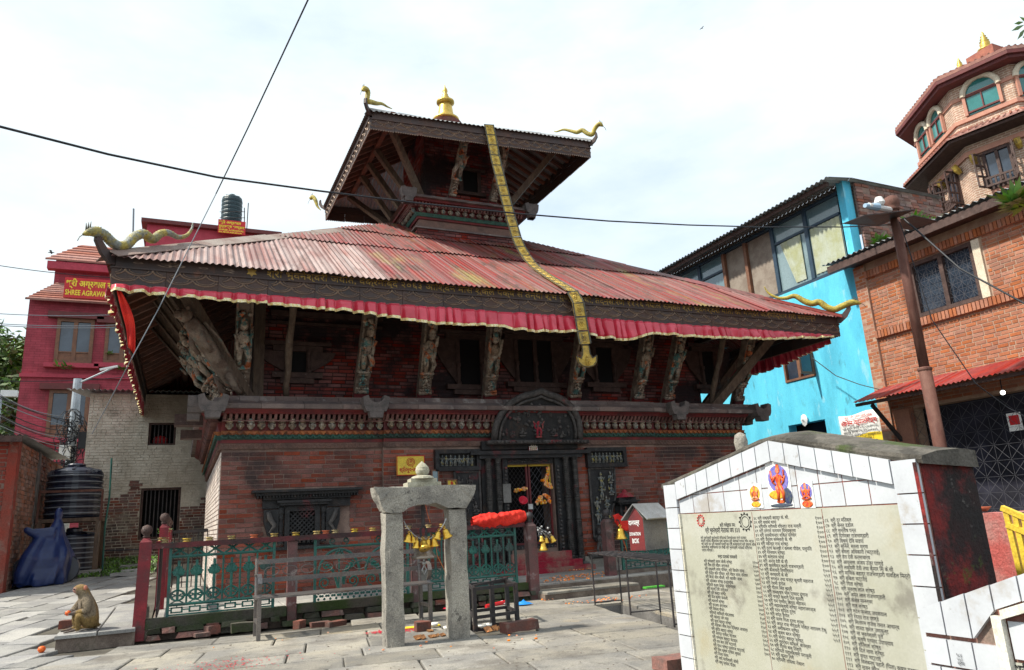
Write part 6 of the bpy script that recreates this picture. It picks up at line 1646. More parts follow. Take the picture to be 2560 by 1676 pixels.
rock(605, 1580, .26, .16, .11, m_moss, 'mossy green rounded stone left of the bench', 'mossy_stone', 5)
rock(748, 1572, .13, .1, .1, m_rubble, 'small dark red lump of brick under the bench', seed=6, rz=.8)
rock(800, 1567, .24, .12, .06, m_rubble, 'flat red brick lying under the middle of the bench', seed=7, rz=.1)
rock(840, 1565, .24, .12, .06, m_rubble, 'flat red brick lying right of another under the bench', seed=8, rz=.35)
rock(412, 1590, .2, .14, .1, m_moss, 'dark mossy stone at the foot of the corner post', 'mossy_stone', 9)
rock(430, 1578, .14, .12, .09, m_moss, 'green mossy stone just right of the corner post', 'mossy_stone', 10, .5)
rock(1690, 1672, .3, .2, .09, m_rubble, 'broken brick rubble at the left foot of the white memorial', seed=11)
for i, (u, v, s, lb) in enumerate(((1048, 1600, .11, 'largest upturned coconut shell piece between the pillars'), (1083, 1595, .07, 'coconut shell piece left of the right pillar'), (1102, 1592, .07, 'coconut shell piece standing against the right pillar'), (1078, 1580, .05, 'small husk fragment beside the half brick'), (1225, 1580, .15, 'tuft of coconut husk by the long stone block'), (1255, 1576, .12, 'pale coir husk scrap against the stone block'))):
 p = g(u, v); mb = MB(); rr = random.Random(i)
 for k in range(3 if s < .1 else 6):
  q = p + V((rr.uniform(-s, s)*.5, rr.uniform(-s, s)*.3, 0)); mb.add([q, q + V((s*.4, rr.uniform(-.02, .04), .01)), q + V((s*.3, .05, s*.35)), q + V((-.02, .03, s*.3))], [(0, 1, 2, 3)])
 o = mb.build('coconut_shell', m_husk, None, loc=p, thick=.012); tag(o, lb, 'coconut', 'coconut litter round the bell gate')
for i, (u, v, lb) in enumerate(((1120, 1577, 'white coconut flesh piece left of the right stone pillar'), (1204, 1572, 'white half coconut shell beside the pit'), (1219, 1570, 'smaller white coconut scrap beside the pit'), (1085, 1568, 'tiny white coconut scrap between the pillars'))):
 p = g(u, v); o = MB().lathe([(.0, .0), (.05, .02), (.055, .045), (.045, .03), (0, .012)], (p.x, p.y, 0.01), 10).build('coconut_half', m_coco, None, smooth=True, loc=p); tag(o, lb, 'coconut', 'coconut litter round the bell gate')
petals = MB(); rr = random.Random(9)
for (u, v, n, sp, z) in ((1500, 1502, 90, .22, .01), (1450, 1440, 100, .35, .215), (1410, 1450, 60, .3, .215), (1370, 1500, 10, .1, .01), (1445, 1425, 30, .12, .215), (1300, 1600, 8, .5, .01), (1100, 1600, 8, .5, .01), (700, 1600, 4, .8, .01)):
 c = at(u, v, Z=z)
 for i in range(n):
  q = c + V((rr.gauss(0, sp), rr.gauss(0, sp*.5), .004)); s = rr.uniform(.008, .022); petals.ball((q.x, q.y, q.z + s*.3), (s, s, s*.5), 5, 3)
stuff(petals.build('marigold_petals', m_flower), 'orange marigold petals scattered on the step and paving', 'petals')
pw_ = MB()
for (u, v, n, sp) in ((1005, 1577, 260, .12), (955, 1580, 160, .1), (1190, 1470, 60, .2), (560, 1665, 200, .35)):
 c = at(u, v, Z=.006)
 for i in range(n):
  q = c + V((rr.gauss(0, sp), rr.gauss(0, sp*.6), .003)); s = rr.uniform(.004, .013); pw_.ball((q.x, q.y, q.z), (s, s, .002), 5, 3)
stuff(pw_.build('vermilion_powder', m_redplastic), 'pinkish red vermilion powder strewn on the paving round the bell gate', 'powder')
crumbs = MB()
for i in range(260):
 u, v = rr.uniform(150, 1740), rr.uniform(1500, 1676); c = at(u, v, Z=.006)
 if c.y > 10.2 or c.x < -1: continue
 s = rr.uniform(.003, .010); crumbs.ball((c.x, c.y, s*.4), (s*rr.uniform(.6, 1.8), s, s*.5), 5, 3)
stuff(crumbs.build('grit', m_kerb), 'grit and crumbs scattered over the paving', 'grit')
# ------------------------------------------------------------------ monkey
def monkey():
 bpy_me = bpy.data.meshes.new('m'); J = {}
 def add(n, p, r, par=None): J[n] = (V(p), r, par)
 # facing -x, seated; metres
 add('hip', (.06, 0, .10), (.105, .095)); add('belly', (.045, 0, .20), (.125, .115), 'hip'); add('chest', (.01, 0, .31), (.115, .105), 'belly'); add('neck', (-.03, 0, .385), (.085, .08), 'chest')
 add('head', (-.06, -.005, .455), (.085, .08), 'neck'); add('brow', (-.105, -.01, .46), (.06, .058), 'head'); add('muz', (-.15, -.015, .435), (.028, .03), 'brow')
 for s, sd in ((-1, 'n'), (1, 'f')):
  add('sh' + sd, (-.01, s*.085, .335), (.06, .06), 'chest'); add('el' + sd, (.0 if s < 0 else -.1, s*.125, .215), (.048, .048), 'sh' + sd)
  add('wr' + sd, (-.115 if s < 0 else -.15, s*.06, .205 if s < 0 else .2), (.03, .03), 'el' + sd); add('pa' + sd, (-.15 if s < 0 else -.175, s*.03, .2), (.02, .014), 'wr' + sd)
  add('th' + sd, (.02, s*.085, .10), (.066, .066), 'hip'); add('kn' + sd, (-.10, s*.115, .185), (.045, .045), 'th' + sd); add('an' + sd, (-.07, s*.10, .035), (.025, .025), 'kn' + sd)
  add('ft' + sd, (-.15, s*.11, .016), (.022, .014), 'an' + sd); add('to' + sd, (-.195, s*.115, .012), (.012, .009), 'ft' + sd)
  for k, (dx, dy) in enumerate(((-.02, -.012), (-.024, 0), (-.018, .013))):
   add('fi%d%s' % (k, sd), V(J['pa' + sd][0]) + V((dx - .008, dy, -.01)), (.007, .007), 'pa' + sd)
   add('tt%d%s' % (k, sd), V(J['to' + sd][0]) + V((-.025, (k - 1)*.016, -.004)), (.006, .006), 'to' + sd)
 add('ta1', (.13, .0, .05), (.03, .03), 'hip'); add('ta2', (.1, .13, .022), (.018, .018), 'ta1'); add('ta3', (-.05, .2, .018), (.015, .015), 'ta2'); add('ta4', (-.2, .17, .01), (.01, .01), 'ta3')
 names = list(J); idx = {n: i for i, n in enumerate(names)}
 bpy_me.from_pydata([J[n][0] for n in names], [(idx[n], idx[J[n][2]]) for n in names if J[n][2]], [])
 o = bpy.data.objects.new('m', bpy_me); COL.objects.link(o)
 md = o.modifiers.new('skin', 'SKIN'); o.modifiers.new('sub', 'SUBSURF').levels = 2
 for n in names: bpy_me.skin_vertices[0].data[idx[n]].radius = J[n][1]
 bpy_me.skin_vertices[0].data[idx['hip']].use_root = True
 dg = bpy.context.evaluated_depsgraph_get(); me = bpy.data.meshes.new_from_object(o.evaluated_get(dg)); bpy.data.objects.remove(o)
 zone = {'neck': 0, 'head': 0, 'brow': 0, 'muz': 2, 'hip': 0, 'belly': 1, 'chest': 1}
 def col(p):
  b = min(names, key=lambda n: (p - J[n][0]).length - .4*J[n][1][0])
  gold, grey, face, leg = (.25, .16, .065), (.27, .225, .175), (.46, .24, .19), (.25, .165, .06)
  if b == 'muz' or (b == 'brow' and p.x < -.128 and p.z < .478): return face
  if b in ('head', 'brow', 'neck'): return gold if p.z > .455 or p.x > -.02 else (.28, .22, .14)
  if b in ('chest', 'belly'): return gold if p.x > .05 else grey
  if b[:2] in ('sh', 'el'): return (.24, .19, .13)
  if b[:2] in ('wr', 'pa', 'fi', 'tt', 'to', 'ft'): return (.13, .10, .085)
  if b[:2] == 'hi' and p.x < .02: return (.30, .10, .06)
  return leg
 ca = me.color_attributes.new('fur', 'FLOAT_COLOR', 'POINT')
 for v in me.vertices:
  c = col(v.co); ca.data[v.index].color = (*c, 1)
 m = M('monkey_fur', (0.3, 0.2, 0.1), rough=0.9, bump=0.9, bscale=110, grain=.5)
 nt = m.node_tree; at_ = nt.nodes.new('ShaderNodeVertexColor'); at_.layer_name = 'fur'; b = nt.nodes['Principled BSDF']
 mx = nt.nodes.new('ShaderNodeMix'); mx.data_type = 'RGBA'; mx.blend_type = 'MULTIPLY'; mx.inputs[0].default_value = 1
 ns = nt.nodes.new('ShaderNodeTexNoise'); ns.inputs['Scale'].default_value = 70; ns.inputs['Detail'].default_value = 5
 g_ = nt.nodes.new('ShaderNodeNewGeometry'); nt.links.new(g_.outputs['Position'], ns.inputs['Vector'])
 rp_ = nt.nodes.new('ShaderNodeMapRange'); rp_.inputs[1].default_value = .3; rp_.inputs[2].default_value = .7; rp_.inputs[3].default_value = .6; rp_.inputs[4].default_value = 1.35
 nt.links.new(ns.outputs['Fac'], rp_.inputs[0]); nt.links.new(at_.outputs[0], mx.inputs[6]); nt.links.new(rp_.outputs[0], mx.inputs[7]); nt.links.new(mx.outputs[2], b.inputs['Base Color'])
 me.materials.append(m)
 for p in me.polygons: p.use_smooth = True
 root = thing('macaque', 'seated golden-brown monkey holding an orange fruit on the stone landing', 'monkey', (-1.02, 10.62, .176), None, (0, 0, R_(14)))
 root.scale = (1.05, 1.05, 1.05)
 bd = bpy.data.objects.new('body', me); COL.objects.link(bd); bd.parent = root
 e = MB()
 for s in (-1, 1): e.ball((-.142, -.012 + s*.026, .462), .0095, 8, 6)
 e.build('eyes', m_blacktxt, root, smooth=True, world=False)
 e = MB()
 for s in (-1, 1): e.ball((-.035, -.005 + s*.088, .47), (.02, .01, .028), 8, 6)
 e.build('ears', M('ear_skin', (.45, .17, .11), bump=.2), root, smooth=True, world=False)
 fm, fc = MB(), []; rr = random.Random(2); ca2 = ca.data
 for p in me.polygons:
  for k in range(5):
   vs_ = [me.vertices[i] for i in p.vertices]; ws = [rr.random() + .05 for _ in vs_]; tot = sum(ws)
   q = sum((v.co*w for v, w in zip(vs_, ws)), V())/tot; c = ca2[vs_[0].index].color
   if c[0] > .45 or c[0] < .15: continue
   d = (p.normal*.45 + V((.25, 0, -.75)) + V((rr.uniform(-.3, .3), rr.uniform(-.3, .3), rr.uniform(-.2, .2)))).normalized()*rr.uniform(.012, .024); s_ = d.cross(p.normal).normalized()*.0016
   fm.add([q - s_, q + s_, q + d], [(0, 1, 2)]); k_ = rr.uniform(.7, 1.35); fc += [(c[0]*k_, c[1]*k_, c[2]*k_, 1)]*3
 fo = stuff(fm.build('fur', m, root, world=False)); fa = fo.data.color_attributes.new('fur', 'FLOAT_COLOR', 'POINT')
 for i, c in enumerate(fc): fa.data[i].color = c
 return root
monkey()
m_tom = M('orange_fruit', (0.75, 0.14, 0.02), (0.62, 0.07, 0.01), 20, 0.35, bump=0.1)
def fruit(p, r0, label):
 o = thing('fruit', label, 'fruit', tuple(p)); MB().lathe([(.0, -r0*.9), (r0*.6, -r0*.75), (r0, -r0*.1), (r0*.85, r0*.55), (r0*.3, r0*.85), (0, r0*.72)], tuple(p), 14).build('flesh', m_tom, o, smooth=True)
 MB().tube([p + V((0, 0, r0*.7)), p + V((.004, 0, r0*1.05))], .004, 5).build('stalk', m_leaf, o)
mk_ = V((-1.02, 10.62, .176)) + Matrix.Rotation(R_(14), 3, 'Z') @ V((-.185, -.0, .215))
fruit(mk_, .034, 'orange fruit held in the hands of the monkey')
q = at(104, 1625, Z=.04); fruit(V((q.x, q.y, .045)), .042, 'orange fruit lying on the pavers left of the landing')
q = at(170, 1620, Z=.0); o = MB().ball((q.x, q.y, .012), (.05, .02, .01), 7, 4).build('fruit_peel', m_tom, None, loc=q); tag(o, 'scrap of orange peel on the pavers by the landing', 'peel')
q = at(180, 1553, Z=.17); o = rough(MB().box(-.07, .07, -.06, .06, 0, .1), .012, 3, 2).build('loose_brick', m_rubble, None); o.location = V((-1.26, 11.0, .178)); tag(o, 'reddish brick lump behind the monkey on the landing', 'brick')
# ------------------------------------------------------------------ brick shed on the left
SX = -2.95
sh_ = thing('brick_shed', 'low brick shed with red washed front and corrugated roof at the left edge', 'shed', (SX, 16.4, .3))
mb = MB(); mb.box(-8, SX, 16.4, 22.3, 0, 3.15); mb.build('wall', m_mortar, sh_)
pl = BrickPool(); prs = brick_proto(.24, .08, .035, m_shedbrick); prr = brick_proto(.24, .08, .035, m_shedred)
pl.wall((SX, 16.66, .1), (0, 1, 0), (1, 0, 0), 5.5, 3.05, [(2.0, 2.25, 0, 3.2)], .24, .08, m_shedbrick, prs, rough=.012)
pl.wall((-4.7, 16.4, .1), (1, 0, 0), (0, -1, 0), 1.62, 3.05, [], .24, .08, m_shedred, prr, rough=.012)
pl.build(sh_, 280)
MB().box(SX - .13, SX + .03, 16.36, 16.65, 0, 3.15).build('corner_column', m_shedred, sh_)
MB().box(SX - .1, SX + .035, 18.67, 18.9, 0, 3.15).build('concrete_column', m_conc, sh_)
mb = MB(); corr(mb, (-8, 16.1, 0), (1, 0, 0), (0, 1, 0), 5.2, 0, 6.3, .02, 3.22, 0, 5.2, hip=False, pitch=.1); mb.build('roof', m_greytin, sh_, smooth=True)
MB().box(-8, SX + .12, 16.1, 16.16, 3.09, 3.2).build('roof_edge', m_wood_dk, sh_)
# ------------------------------------------------------------------ water tanks and stand
def tank(c, r0, h, label, text_on=True, mat=m_tank):
 o = thing('water_tank', label, 'water tank', c)
 prof = [(r0*.96, 0), (r0, .03)]
 nr = 7
 for i in range(nr):
  z = .05 + (h*.86)*i/nr; d = h*.86/nr
  prof += [(r0*.97, z), (r0, z + d*.15), (r0, z + d*.7), (r0*.97, z + d*.85)]
 prof += [(r0*.97, h*.9), (r0*.93, h*.93), (r0*.5, h*1.0), (r0*.36, h*1.01)]
 MB().lathe(prof, c, 28).build('shell', mat, o, smooth=False)
 MB().lathe([(r0*.33, 0), (r0*.33, .06), (r0*.28, .09), (0, .1)], (c[0], c[1], c[2] + h*1.01), 16).build('lid', mat, o)
 mb = MB()
 for i in range(8):
  a = i*math.pi/4; mb.bar((c[0] + math.cos(a)*r0*.4, c[1] + math.sin(a)*r0*.4, c[2] + h*1.005), (c[0] + math.cos(a)*r0*.9, c[1] + math.sin(a)*r0*.9, c[2] + h*.945), .05, .03)
 mb.build('roof_ribs', mat, o)
 rg = MB()
 for i in range(nr): z = .05 + h*.86*(i + .42)/nr; rg.lathe([(r0*1.0, -.012), (r0*1.012, -.006), (r0*1.012, .006), (r0*1.0, .012)], (c[0], c[1], c[2] + z), 28)
 rg.build('hoops', m_wire_g if mat is m_tank else m_wire, o); return o
a = at(178, 1290, Y=19.3)
TKX, TKY, TKZ = a.x + .02, 19.3, at(178, 1296, Y=18.8).z
t1 = tank((TKX, TKY, TKZ), .56, 1.12, 'black ribbed water tank standing on the timber platform')
o = t1; yb = TKY - .63
text('1000 L', .09, (TKX - .52, TKY - .42, TKZ + .95), (.8, -.6, 0), (0, 0, 1), m_wire_g, o, width=.2); text('हिल्टेक', .1, (TKX + .28, TKY - .6, TKZ + .98), (.9, .44, 0), (0, 0, 1), m_wire_g, o, width=.22)
st_ = thing('tank_stand', 'weathered timber platform on posts carrying the upper water tank', 'stand', (TKX, TKY, .3))
MB().box(TKX - .58, TKX + .64, TKY - .62, TKY + .6, TKZ - .08, TKZ - .003).build('deck', m_wood, st_)
for (dx, dy) in ((-.53, -.57), (.58, -.57), (.58, .54), (-.53, .54)): MB().box(TKX + dx - .05, TKX + dx + .05, TKY + dy - .05, TKY + dy + .05, gz(-1, TKY) - .05, TKZ - .081).build('post', m_wood, st_)
for z in (.55,):
 MB().box(TKX - .58, TKX + .64, TKY - .66, TKY - .63, TKZ + z, TKZ + z + .05).build('guard_rail', m_rust, st_)
 for dx in (-.57, .62): MB().box(TKX + dx - .02, TKX + dx + .02, TKY - .665, TKY - .625, TKZ - .08, TKZ + z).build('guard_post', m_rust, st_)
tank((TKX + .08, 19.2, gz(-1, 19.2) + .0), .48, TKZ - gz(-1, 19.2) - .3, 'black water tank on the ground under the timber platform')
pp = thing('water_pipe', 'thin green pipe running down beside the upper water tank', 'pipe', (TKX + .75, 19.0, 0))
MB().tube([(TKX + .72, 18.9, TKZ + 1.3), (TKX + .74, 18.9, TKZ + .4), (TKX + .7, 18.9, TKZ - .2), (TKX + .72, 18.9, .5)], .022, 6).build('downpipe', m_iron_green, pp)
MB().tube([(TKX + .72, 18.9, 1.0), (TKX + 2.1, 18.9, .96)], .015, 6).build('crosspipe', m_wire, pp)
# ------------------------------------------------------------------ covered motorbike
bx, by = at(102, 1470, Y=17.3).x + .02, 17.3
bzg = gz(-1, by)
H_ = 1.42
rows = []
rr = random.Random(3)
prof = [(0.0, .80, .36), (.12, .82, .38), (.3, .80, .36), (.5, .74, .33), (.62, .62, .28), (.72, .5, .24), (.82, .40, .2), (.9, .32, .16), (1.0, .26, .14), (1.1, .2, .11), (1.18, .14, .09), (1.23, .11, .08), (1.3, .13, .09), (1.38, .12, .09), (1.44, .07, .06), (1.46, .005, .005)]
def tarp_c(z):      # centre drifts to the windscreen on the right
 return V((.16*min(1, z/1.1)**1.3, 0, z))
for (z, rx, ry) in prof:
 row = []
 for j in range(97):
  a = 2*math.pi*j/96
  fold = 1 + (.13*abs(math.sin(3.5*a + z*1.5)) - .06 + .05*abs(math.sin(6.5*a - z*4)))*(1 if z < 1.0 else .3)
  ex = abs(math.cos(a))**.75*(1 if math.cos(a) > 0 else -1); ey = abs(math.sin(a))**.85*(1 if math.sin(a) > 0 else -1)
  fold *= 1 + .28*(.16 - abs(mnoise.noise(V((math.cos(a)*1.6, math.sin(a)*1.6, z*1.8)))))*(1 if z < 1.1 else .3)
  row.append(V((bx, by, bzg)) + tarp_c(z) + V((ex*rx*.56*fold, ey*ry*1.2*fold, .02*math.sin(9*a)*(z < .1))))
 rows.append(row)
TB = []
cv = thing('covered_motorbike', 'motorbike under a dark blue tarpaulin beside the shed', 'motorbike', (bx, by, bzg))
mb = MB(); mb.grid(rows); mb.quad(*rows[0][:-1][::-1]); mb.quad(*rows[-1][:-1])      # covered handlebar and mirror bulging out at the left
P_ = [V((bx + .12, by - .1, bzg + .92)), V((bx - .1, by - .16, bzg + .95)), V((bx - .26, by - .2, bzg + 1.0)), V((bx - .33, by - .2, bzg + 1.05)), V((bx - .37, by - .2, bzg + 1.08))]
mb.tube(P_, [.17, .12, .07, .065, .02], 12); mb.tube([V((bx - .05, by - .15, bzg + .9)), V((bx - .2, by - .33, bzg + .5)), V((bx - .3, by - .36, bzg + .2)), V((bx - .32, by - .36, bzg + .05))], [.12, .17, .14, .1], 12); o = mb.build('tarpaulin', m_tarp, cv, smooth=True); md = o.modifiers.new('fuse', 'REMESH'); md.mode = 'VOXEL'; md.voxel_size = .022; md.use_smooth_shade = True; md = o.modifiers.new('soft', 'SMOOTH'); md.iterations = 1
for dx in (-.28, .34):
 Mx = Matrix.Translation((bx + dx, by, bzg + .27)) @ Matrix.Rotation(R_(90), 4, 'X'); MB().lathe([(.18, -.05), (.26, -.05), (.28, 0), (.26, .05), (.18, .05)], (0, 0, 0), 20, Mx).build('wheel', m_tank, cv)
# ------------------------------------------------------------------ old plastered house behind
HY = 22.0
hx0, hx1 = at(226, 985, Y=HY).x, at(226, 985, Y=HY).x + 4.6
hz1 = at(300, 985, Y=HY).z
hs = thing('plastered_house', 'old house with peeling plaster and a barred window behind the water tanks', 'house', (hx0, HY, .6))
dw = at(353, 1221, Y=HY), at(446, 1345, Y=HY); ww = at(373, 1057, Y=HY), at(438, 1113, Y=HY)
holes = [(dw[0].x - hx0, dw[1].x - hx0, dw[1].z - .5, dw[0].z - .5), (ww[0].x - hx0, ww[1].x - hx0, ww[1].z - .5, ww[0].z - .5)]
mb = MB(); wall_cells(mb, hx0, hx1, .3, hz1, [(dw[0].x, dw[1].x, dw[1].z, dw[0].z), (ww[0].x, ww[1].x, ww[1].z, ww[0].z)], lambda a, b, c, d: mb.box(a, b, HY, HY + .35, c, d)); mb.box(hx0, hx0 + .3, HY + .351, HY + 5, .3, hz1); mb.build('wall', m_beige, hs)
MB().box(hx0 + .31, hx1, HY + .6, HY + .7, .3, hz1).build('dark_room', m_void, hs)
pl = BrickPool(); prb = brick_proto(.22, .075, .03, m_beige); prl = brick_proto(.22, .075, .03, m_beige_low)
zs = 2.0
pl.wall((hx0, HY, .5), (1, 0, 0), (0, -1, 0), hx1 - hx0, zs, holes, .22, .075, m_beige_low, prl, rough=.012, joint=.01)
pl.wall((hx0, HY, .5 + zs), (1, 0, 0), (0, -1, 0), hx1 - hx0, hz1 - .5 - zs, [(h[0], h[1], h[2] - zs, h[3] - zs) for h in holes], .22, .075, m_beige, prb, joint=.004, proud=.018, rough=.007)
for i_, it in enumerate(pl.items):
 if it[0].z + 1.1*mnoise.noise(it[0]*.9) + .35*mnoise.noise(it[0]*3) < 2.35: pl.items[i_] = it[:5] + (m_beige_low, prl) + it[7:]
 else: pl.items[i_] = it[:5] + (m_beige, prb) + it[7:]
pl.build(hs, 0)
def bars(par, a, b, n, y, name='window_bar', mat=m_iron):
 for i in range(n):
  x = a.x + (b.x - a.x)*(i + .5)/n; MB().box(x - .014, x + .014, y - .014, y + .014, b.z, a.z).build(name, mat, par)
def frame(par, a, b, t, y, mat, d=.08, name='window_frame'):
 mb = MB()
 for (x0, x1, z0, z1) in ((a.x, b.x, a.z - t, a.z), (a.x, b.x, b.z, b.z + t), (a.x, a.x + t, b.z + t, a.z - t), (b.x - t, b.x, b.z + t, a.z - t)): mb.box(x0, x1, y, y + d, z0, z1)
 return mb.build(name, mat, par)
w = frame(hs, ww[0], ww[1], .05, HY + .03, m_wood_dk); bars(w, ww[0], ww[1], 7, HY + .1)
o = MB().ball(((ww[0].x + ww[1].x)/2 - .05, HY + .3, ww[1].z + .15), (.2, .1, .15), 8, 6).build('red_bundle', m_signred, hs)
w = frame(hs, dw[0], dw[1], .06, HY + .03, m_wood_dk, name='door_frame'); bars(w, dw[0], dw[1], 10, HY + .12, 'door_bar')
mb = MB(); corr(mb, (hx0 - .5, HY - .5, 0), (1, 0, 0), (0, 1, 0), 5.2, 0, 4, .12, hz1 + .02, 0, 5.2, hip=False, pitch=.14, amp=.025); mb.build('roof', m_greytin, hs, smooth=True)
# small ferns / ground cover by the house
gr = MB(); rr = random.Random(12)
for i in range(1600):
 x, y = rr.uniform(-1.75, -.4), rr.uniform(18.8, 21.8)
 if rr.random() < .35: x, y = rr.uniform(-1.9, -.5), rr.uniform(17.8, 19)
 z = gz(-1, y); a = rr.uniform(0, 6.28); l = rr.uniform(.03, .12); d = V((math.cos(a), math.sin(a), 0))
 gr.quad(V((x, y, z)), V((x, y, z)) + d*l*.4 + V((0, 0, l*.6)) + V((-d.y, d.x, 0))*.015, V((x, y, z)) + d*l + V((0, 0, l*.7)), V((x, y, z)) + d*l*.4 + V((0, 0, l*.6)) - V((-d.y, d.x, 0))*.015)
stuff(gr.build('ground_cover', m_leaf_b), 'low green weeds growing before the plastered house', 'weeds')
for i, (u, v, s, lb) in enumerate(((312, 1430, .5, 'long pale flat stone lying on the weeds near the house'), (335, 1415, .45, 'pale flat stone behind another on the weeds'), (215, 1432, .6, 'flat grey stone before the lower water tank'), (325, 1403, .35, 'small flat stone farthest back on the weeds'))):
 p = at(u, v, Z=.42); p.z = gz(-1, p.y) if p.y < 24 else .5
 y = 17.8 + i*.5; p = at(u, v, Y=y); p.z = gz(-1, y)
 o = rough(MB().box(-s/2, s/2, -.25, .25, 0, .07), .02, i, 2).build('flat_stone', m_slab2, None); o.location = p; tag(o, lb, 'stone')
# ------------------------------------------------------------------ red shop house in the distance
RY = 40.0
rx0, rx1 = at(45, 1000, Y=RY).x, 6.0
rd = thing('red_house', 'tall red brick shop house with tiled roofs and signboards at far left', 'house', (rx0, RY, 1))
ztop = at(68, 755, Y=RY).z
MB().box(rx0, rx1, RY, RY + 10, 0, ztop + .16).build('wall', m_pbrick, rd, uv=True)
u_ = at(135, 700, Y=RY + 1.8).x
MB().box(u_, rx1, RY + 1.8, RY + 9, ztop + .01, at(135, 645, Y=RY + 1.8).z).build('upper_wall', m_pbrick, rd, uv=True)
def tiled_roof(par, x0, x1, y0, y1, z0, z1, mat=m_rtile, n=9, hipl=0.0):
 for i in range(n):
  a, b = i/n, (i+1)/n; mb = MB()
  mb.prism([(x0 + hipl*a, y0 + (y1-y0)*a, z0 + (z1-z0)*a + .08), (x0 + hipl*b, y0 + (y1-y0)*b, z0 + (z1-z0)*b + .02), (x0 + hipl*b, y0 + (y1-y0)*b, z0 + (z1-z0)*b - .05), (x0 + hipl*a, y0 + (y1-y0)*a, z0 + (z1-z0)*a - .02)], (x1 - x0 - hipl*a, 0, 0)); mb.build('tile_course', mat, par)
tiled_roof(rd, rx0 - .1, rx1, RY - .5, RY + 1.7, ztop, at(105, 705, Y=RY + 1.7).z, hipl=.9)
z_u = at(140, 650, Y=RY + 1.3).z
tiled_roof(rd, u_ - .4, rx1, RY + 1.3, RY + 4, z_u, z_u + 1.9, n=7, hipl=1.2)
MB().box(u_ - .3, rx1, RY + 1.35, RY + 1.8, z_u - .45, z_u - .05).build('eave_band', m_pink, rd)
pk = at(368, 560, Y=RY + 4); pk2 = at(520, 590, Y=RY + 4); MB().box(pk.x, pk2.x + 4, RY + 4, RY + 8, pk2.z - 2, pk.z).build('roof_room', m_pink, rd)
mb = MB(); mb.box(pk.x - .3, pk2.x + 4.2, RY + 3.7, RY + 8.2, pk.z + .01, pk.z + .25); mb.build('roof_room_slab', m_maroon, rd)
def win_r(u0, v0, u1, v1, arch=False):
 a, b = at(u0, v0, Y=RY - .05), at(u1, v1, Y=RY - .05); w = frame(rd, a, b, .16, RY - .12, m_brownwood, .14); mid = (a.x + b.x)/2
 MB().box(mid - .09, mid + .09, RY - .1, RY, b.z + .161, a.z - .161).build('mullion', m_brownwood, w)
 zl = b.z + (a.z - b.z)*.27
 MB().box(a.x + .16, b.x - .16, RY - .03, RY - .01, zl, a.z - .16).build('pane', m_glass_dk, w)
 lt = MB(); lt.box(a.x + .16, b.x - .16, RY - .09, RY - .04, zl - .06, zl)
 lt.box(a.x + .16, b.x - .16, RY - .05, RY - .02, b.z + .16, zl - .06); lt.build('lattice_apron', m_brownwood, w)
 MB().box(a.x - .35, b.x + .35, RY - .35, RY, b.z - .22, b.z).build('sill', m_pink, w)
 MB().box(a.x - .4, b.x + .4, RY - .3, RY, a.z, a.z + .3).build('hood', m_maroon, w)
win_r(145, 796, 228, 912); win_r(266, 810, 345, 912); win_r(125, 975, 215, 1095)
MB().box(rx0 - .05, rx1, RY - .12, RY - .001, at(100, 944, Y=RY).z, at(100, 935, Y=RY).z).build('string_course', m_pink, rd)
# ferns on sills
def fern(c, s, n, label, mat=m_leaf_b):
 mb = MB()
 for i in range(n):
  a = rnd.uniform(0, 6.28); l = s*rnd.uniform(.5, 1); d = V((math.cos(a), math.sin(a), rnd.uniform(-.3, .8))); q = V(c) + V((rnd.uniform(-s, s)*.6, 0, 0)); sd = d.cross(V((0, 0, 1))).normalized()*l*.15
  mb.quad(q, q + d*l*.5 + sd, q + d*l, q + d*l*.5 - sd)
 o = mb.build('fern', mat, None, loc=c); tag(o, label, 'fern'); return o
fern(at(160, 918, Y=RY - .3), .45, 60, 'green fern on the sill of the left red house window'); fern(at(305, 922, Y=RY - .3), .3, 40, 'small fern on the sill of the right red house window'); fern(at(272, 885, Y=RY - .2), .25, 30, 'fern tuft between the red house windows')
def sign(u0, v0, u1, v1, y, lines, label, extra=0.0):
 a, b = at(u0, v0, Y=y), at(u1, v1, Y=y); s = thing('signboard', label, 'sign', (a.x, y, b.z))
 MB().box(a.x, b.x + extra, y, y + .08, b.z, a.z).build('board', m_signred, s)
 hgt = a.z - b.z
 for (t, fy, fs, wd) in lines: text(t, hgt*fs, (a.x + .03*(b.x - a.x), y, b.z + hgt*fy), (1, 0, 0), (0, 0, 1), m_signyel, s, width=wd*(b.x - a.x), bold=.03, depth=.01)
sign(163, 693, 268, 750, RY - .7, [('श्री अग्रवाल रुद्राक्ष', .58, .42, 1.5), ('SHREE AGRAWAL RUDRAKSHA', .14, .36, 1.75)], 'wide red signboard with yellow lettering on the lower tiled roof', 4.0)
sign(546, 548, 613, 588, RY + 3.5, [('श्री अग्रवाल', .72, .26, .8), ('रुद्राक्ष भण्डार', .42, .26, .95), ('SHREE AGRAWAL', .18, .17, .92), ('RUDRAKSHA', .02, .14, .85)], 'red signboard below the rooftop water tank')
a, b = at(551, 568, Y=RY + 5), at(607, 495, Y=RY + 5)
m_tank_b = M('blue_black_plastic', (0.012, 0.035, 0.042), (0.02, 0.045, 0.055), 2, 0.4, bump=0.1)
tank(((a.x + b.x)/2, RY + 5, a.z), (b.x - a.x)/2, b.z - a.z, 'dark water tank on the roof of the red house', mat=m_tank_b)
rf = thing('tank_metal_frame', 'light metal frame beside the rooftop water tank', 'frame', (b.x, RY + 4.5, a.z))  # plain metal frame at the tank, not scaffolding
for (u0, v0, u1, v1) in ((616, 590, 621, 508), (611, 590, 611, 520)): MB().tube([at(u0, v0, Y=RY + 4.4), at(u1, v1, Y=RY + 4.4)], .03, 5).build('pole', m_iron, rf)
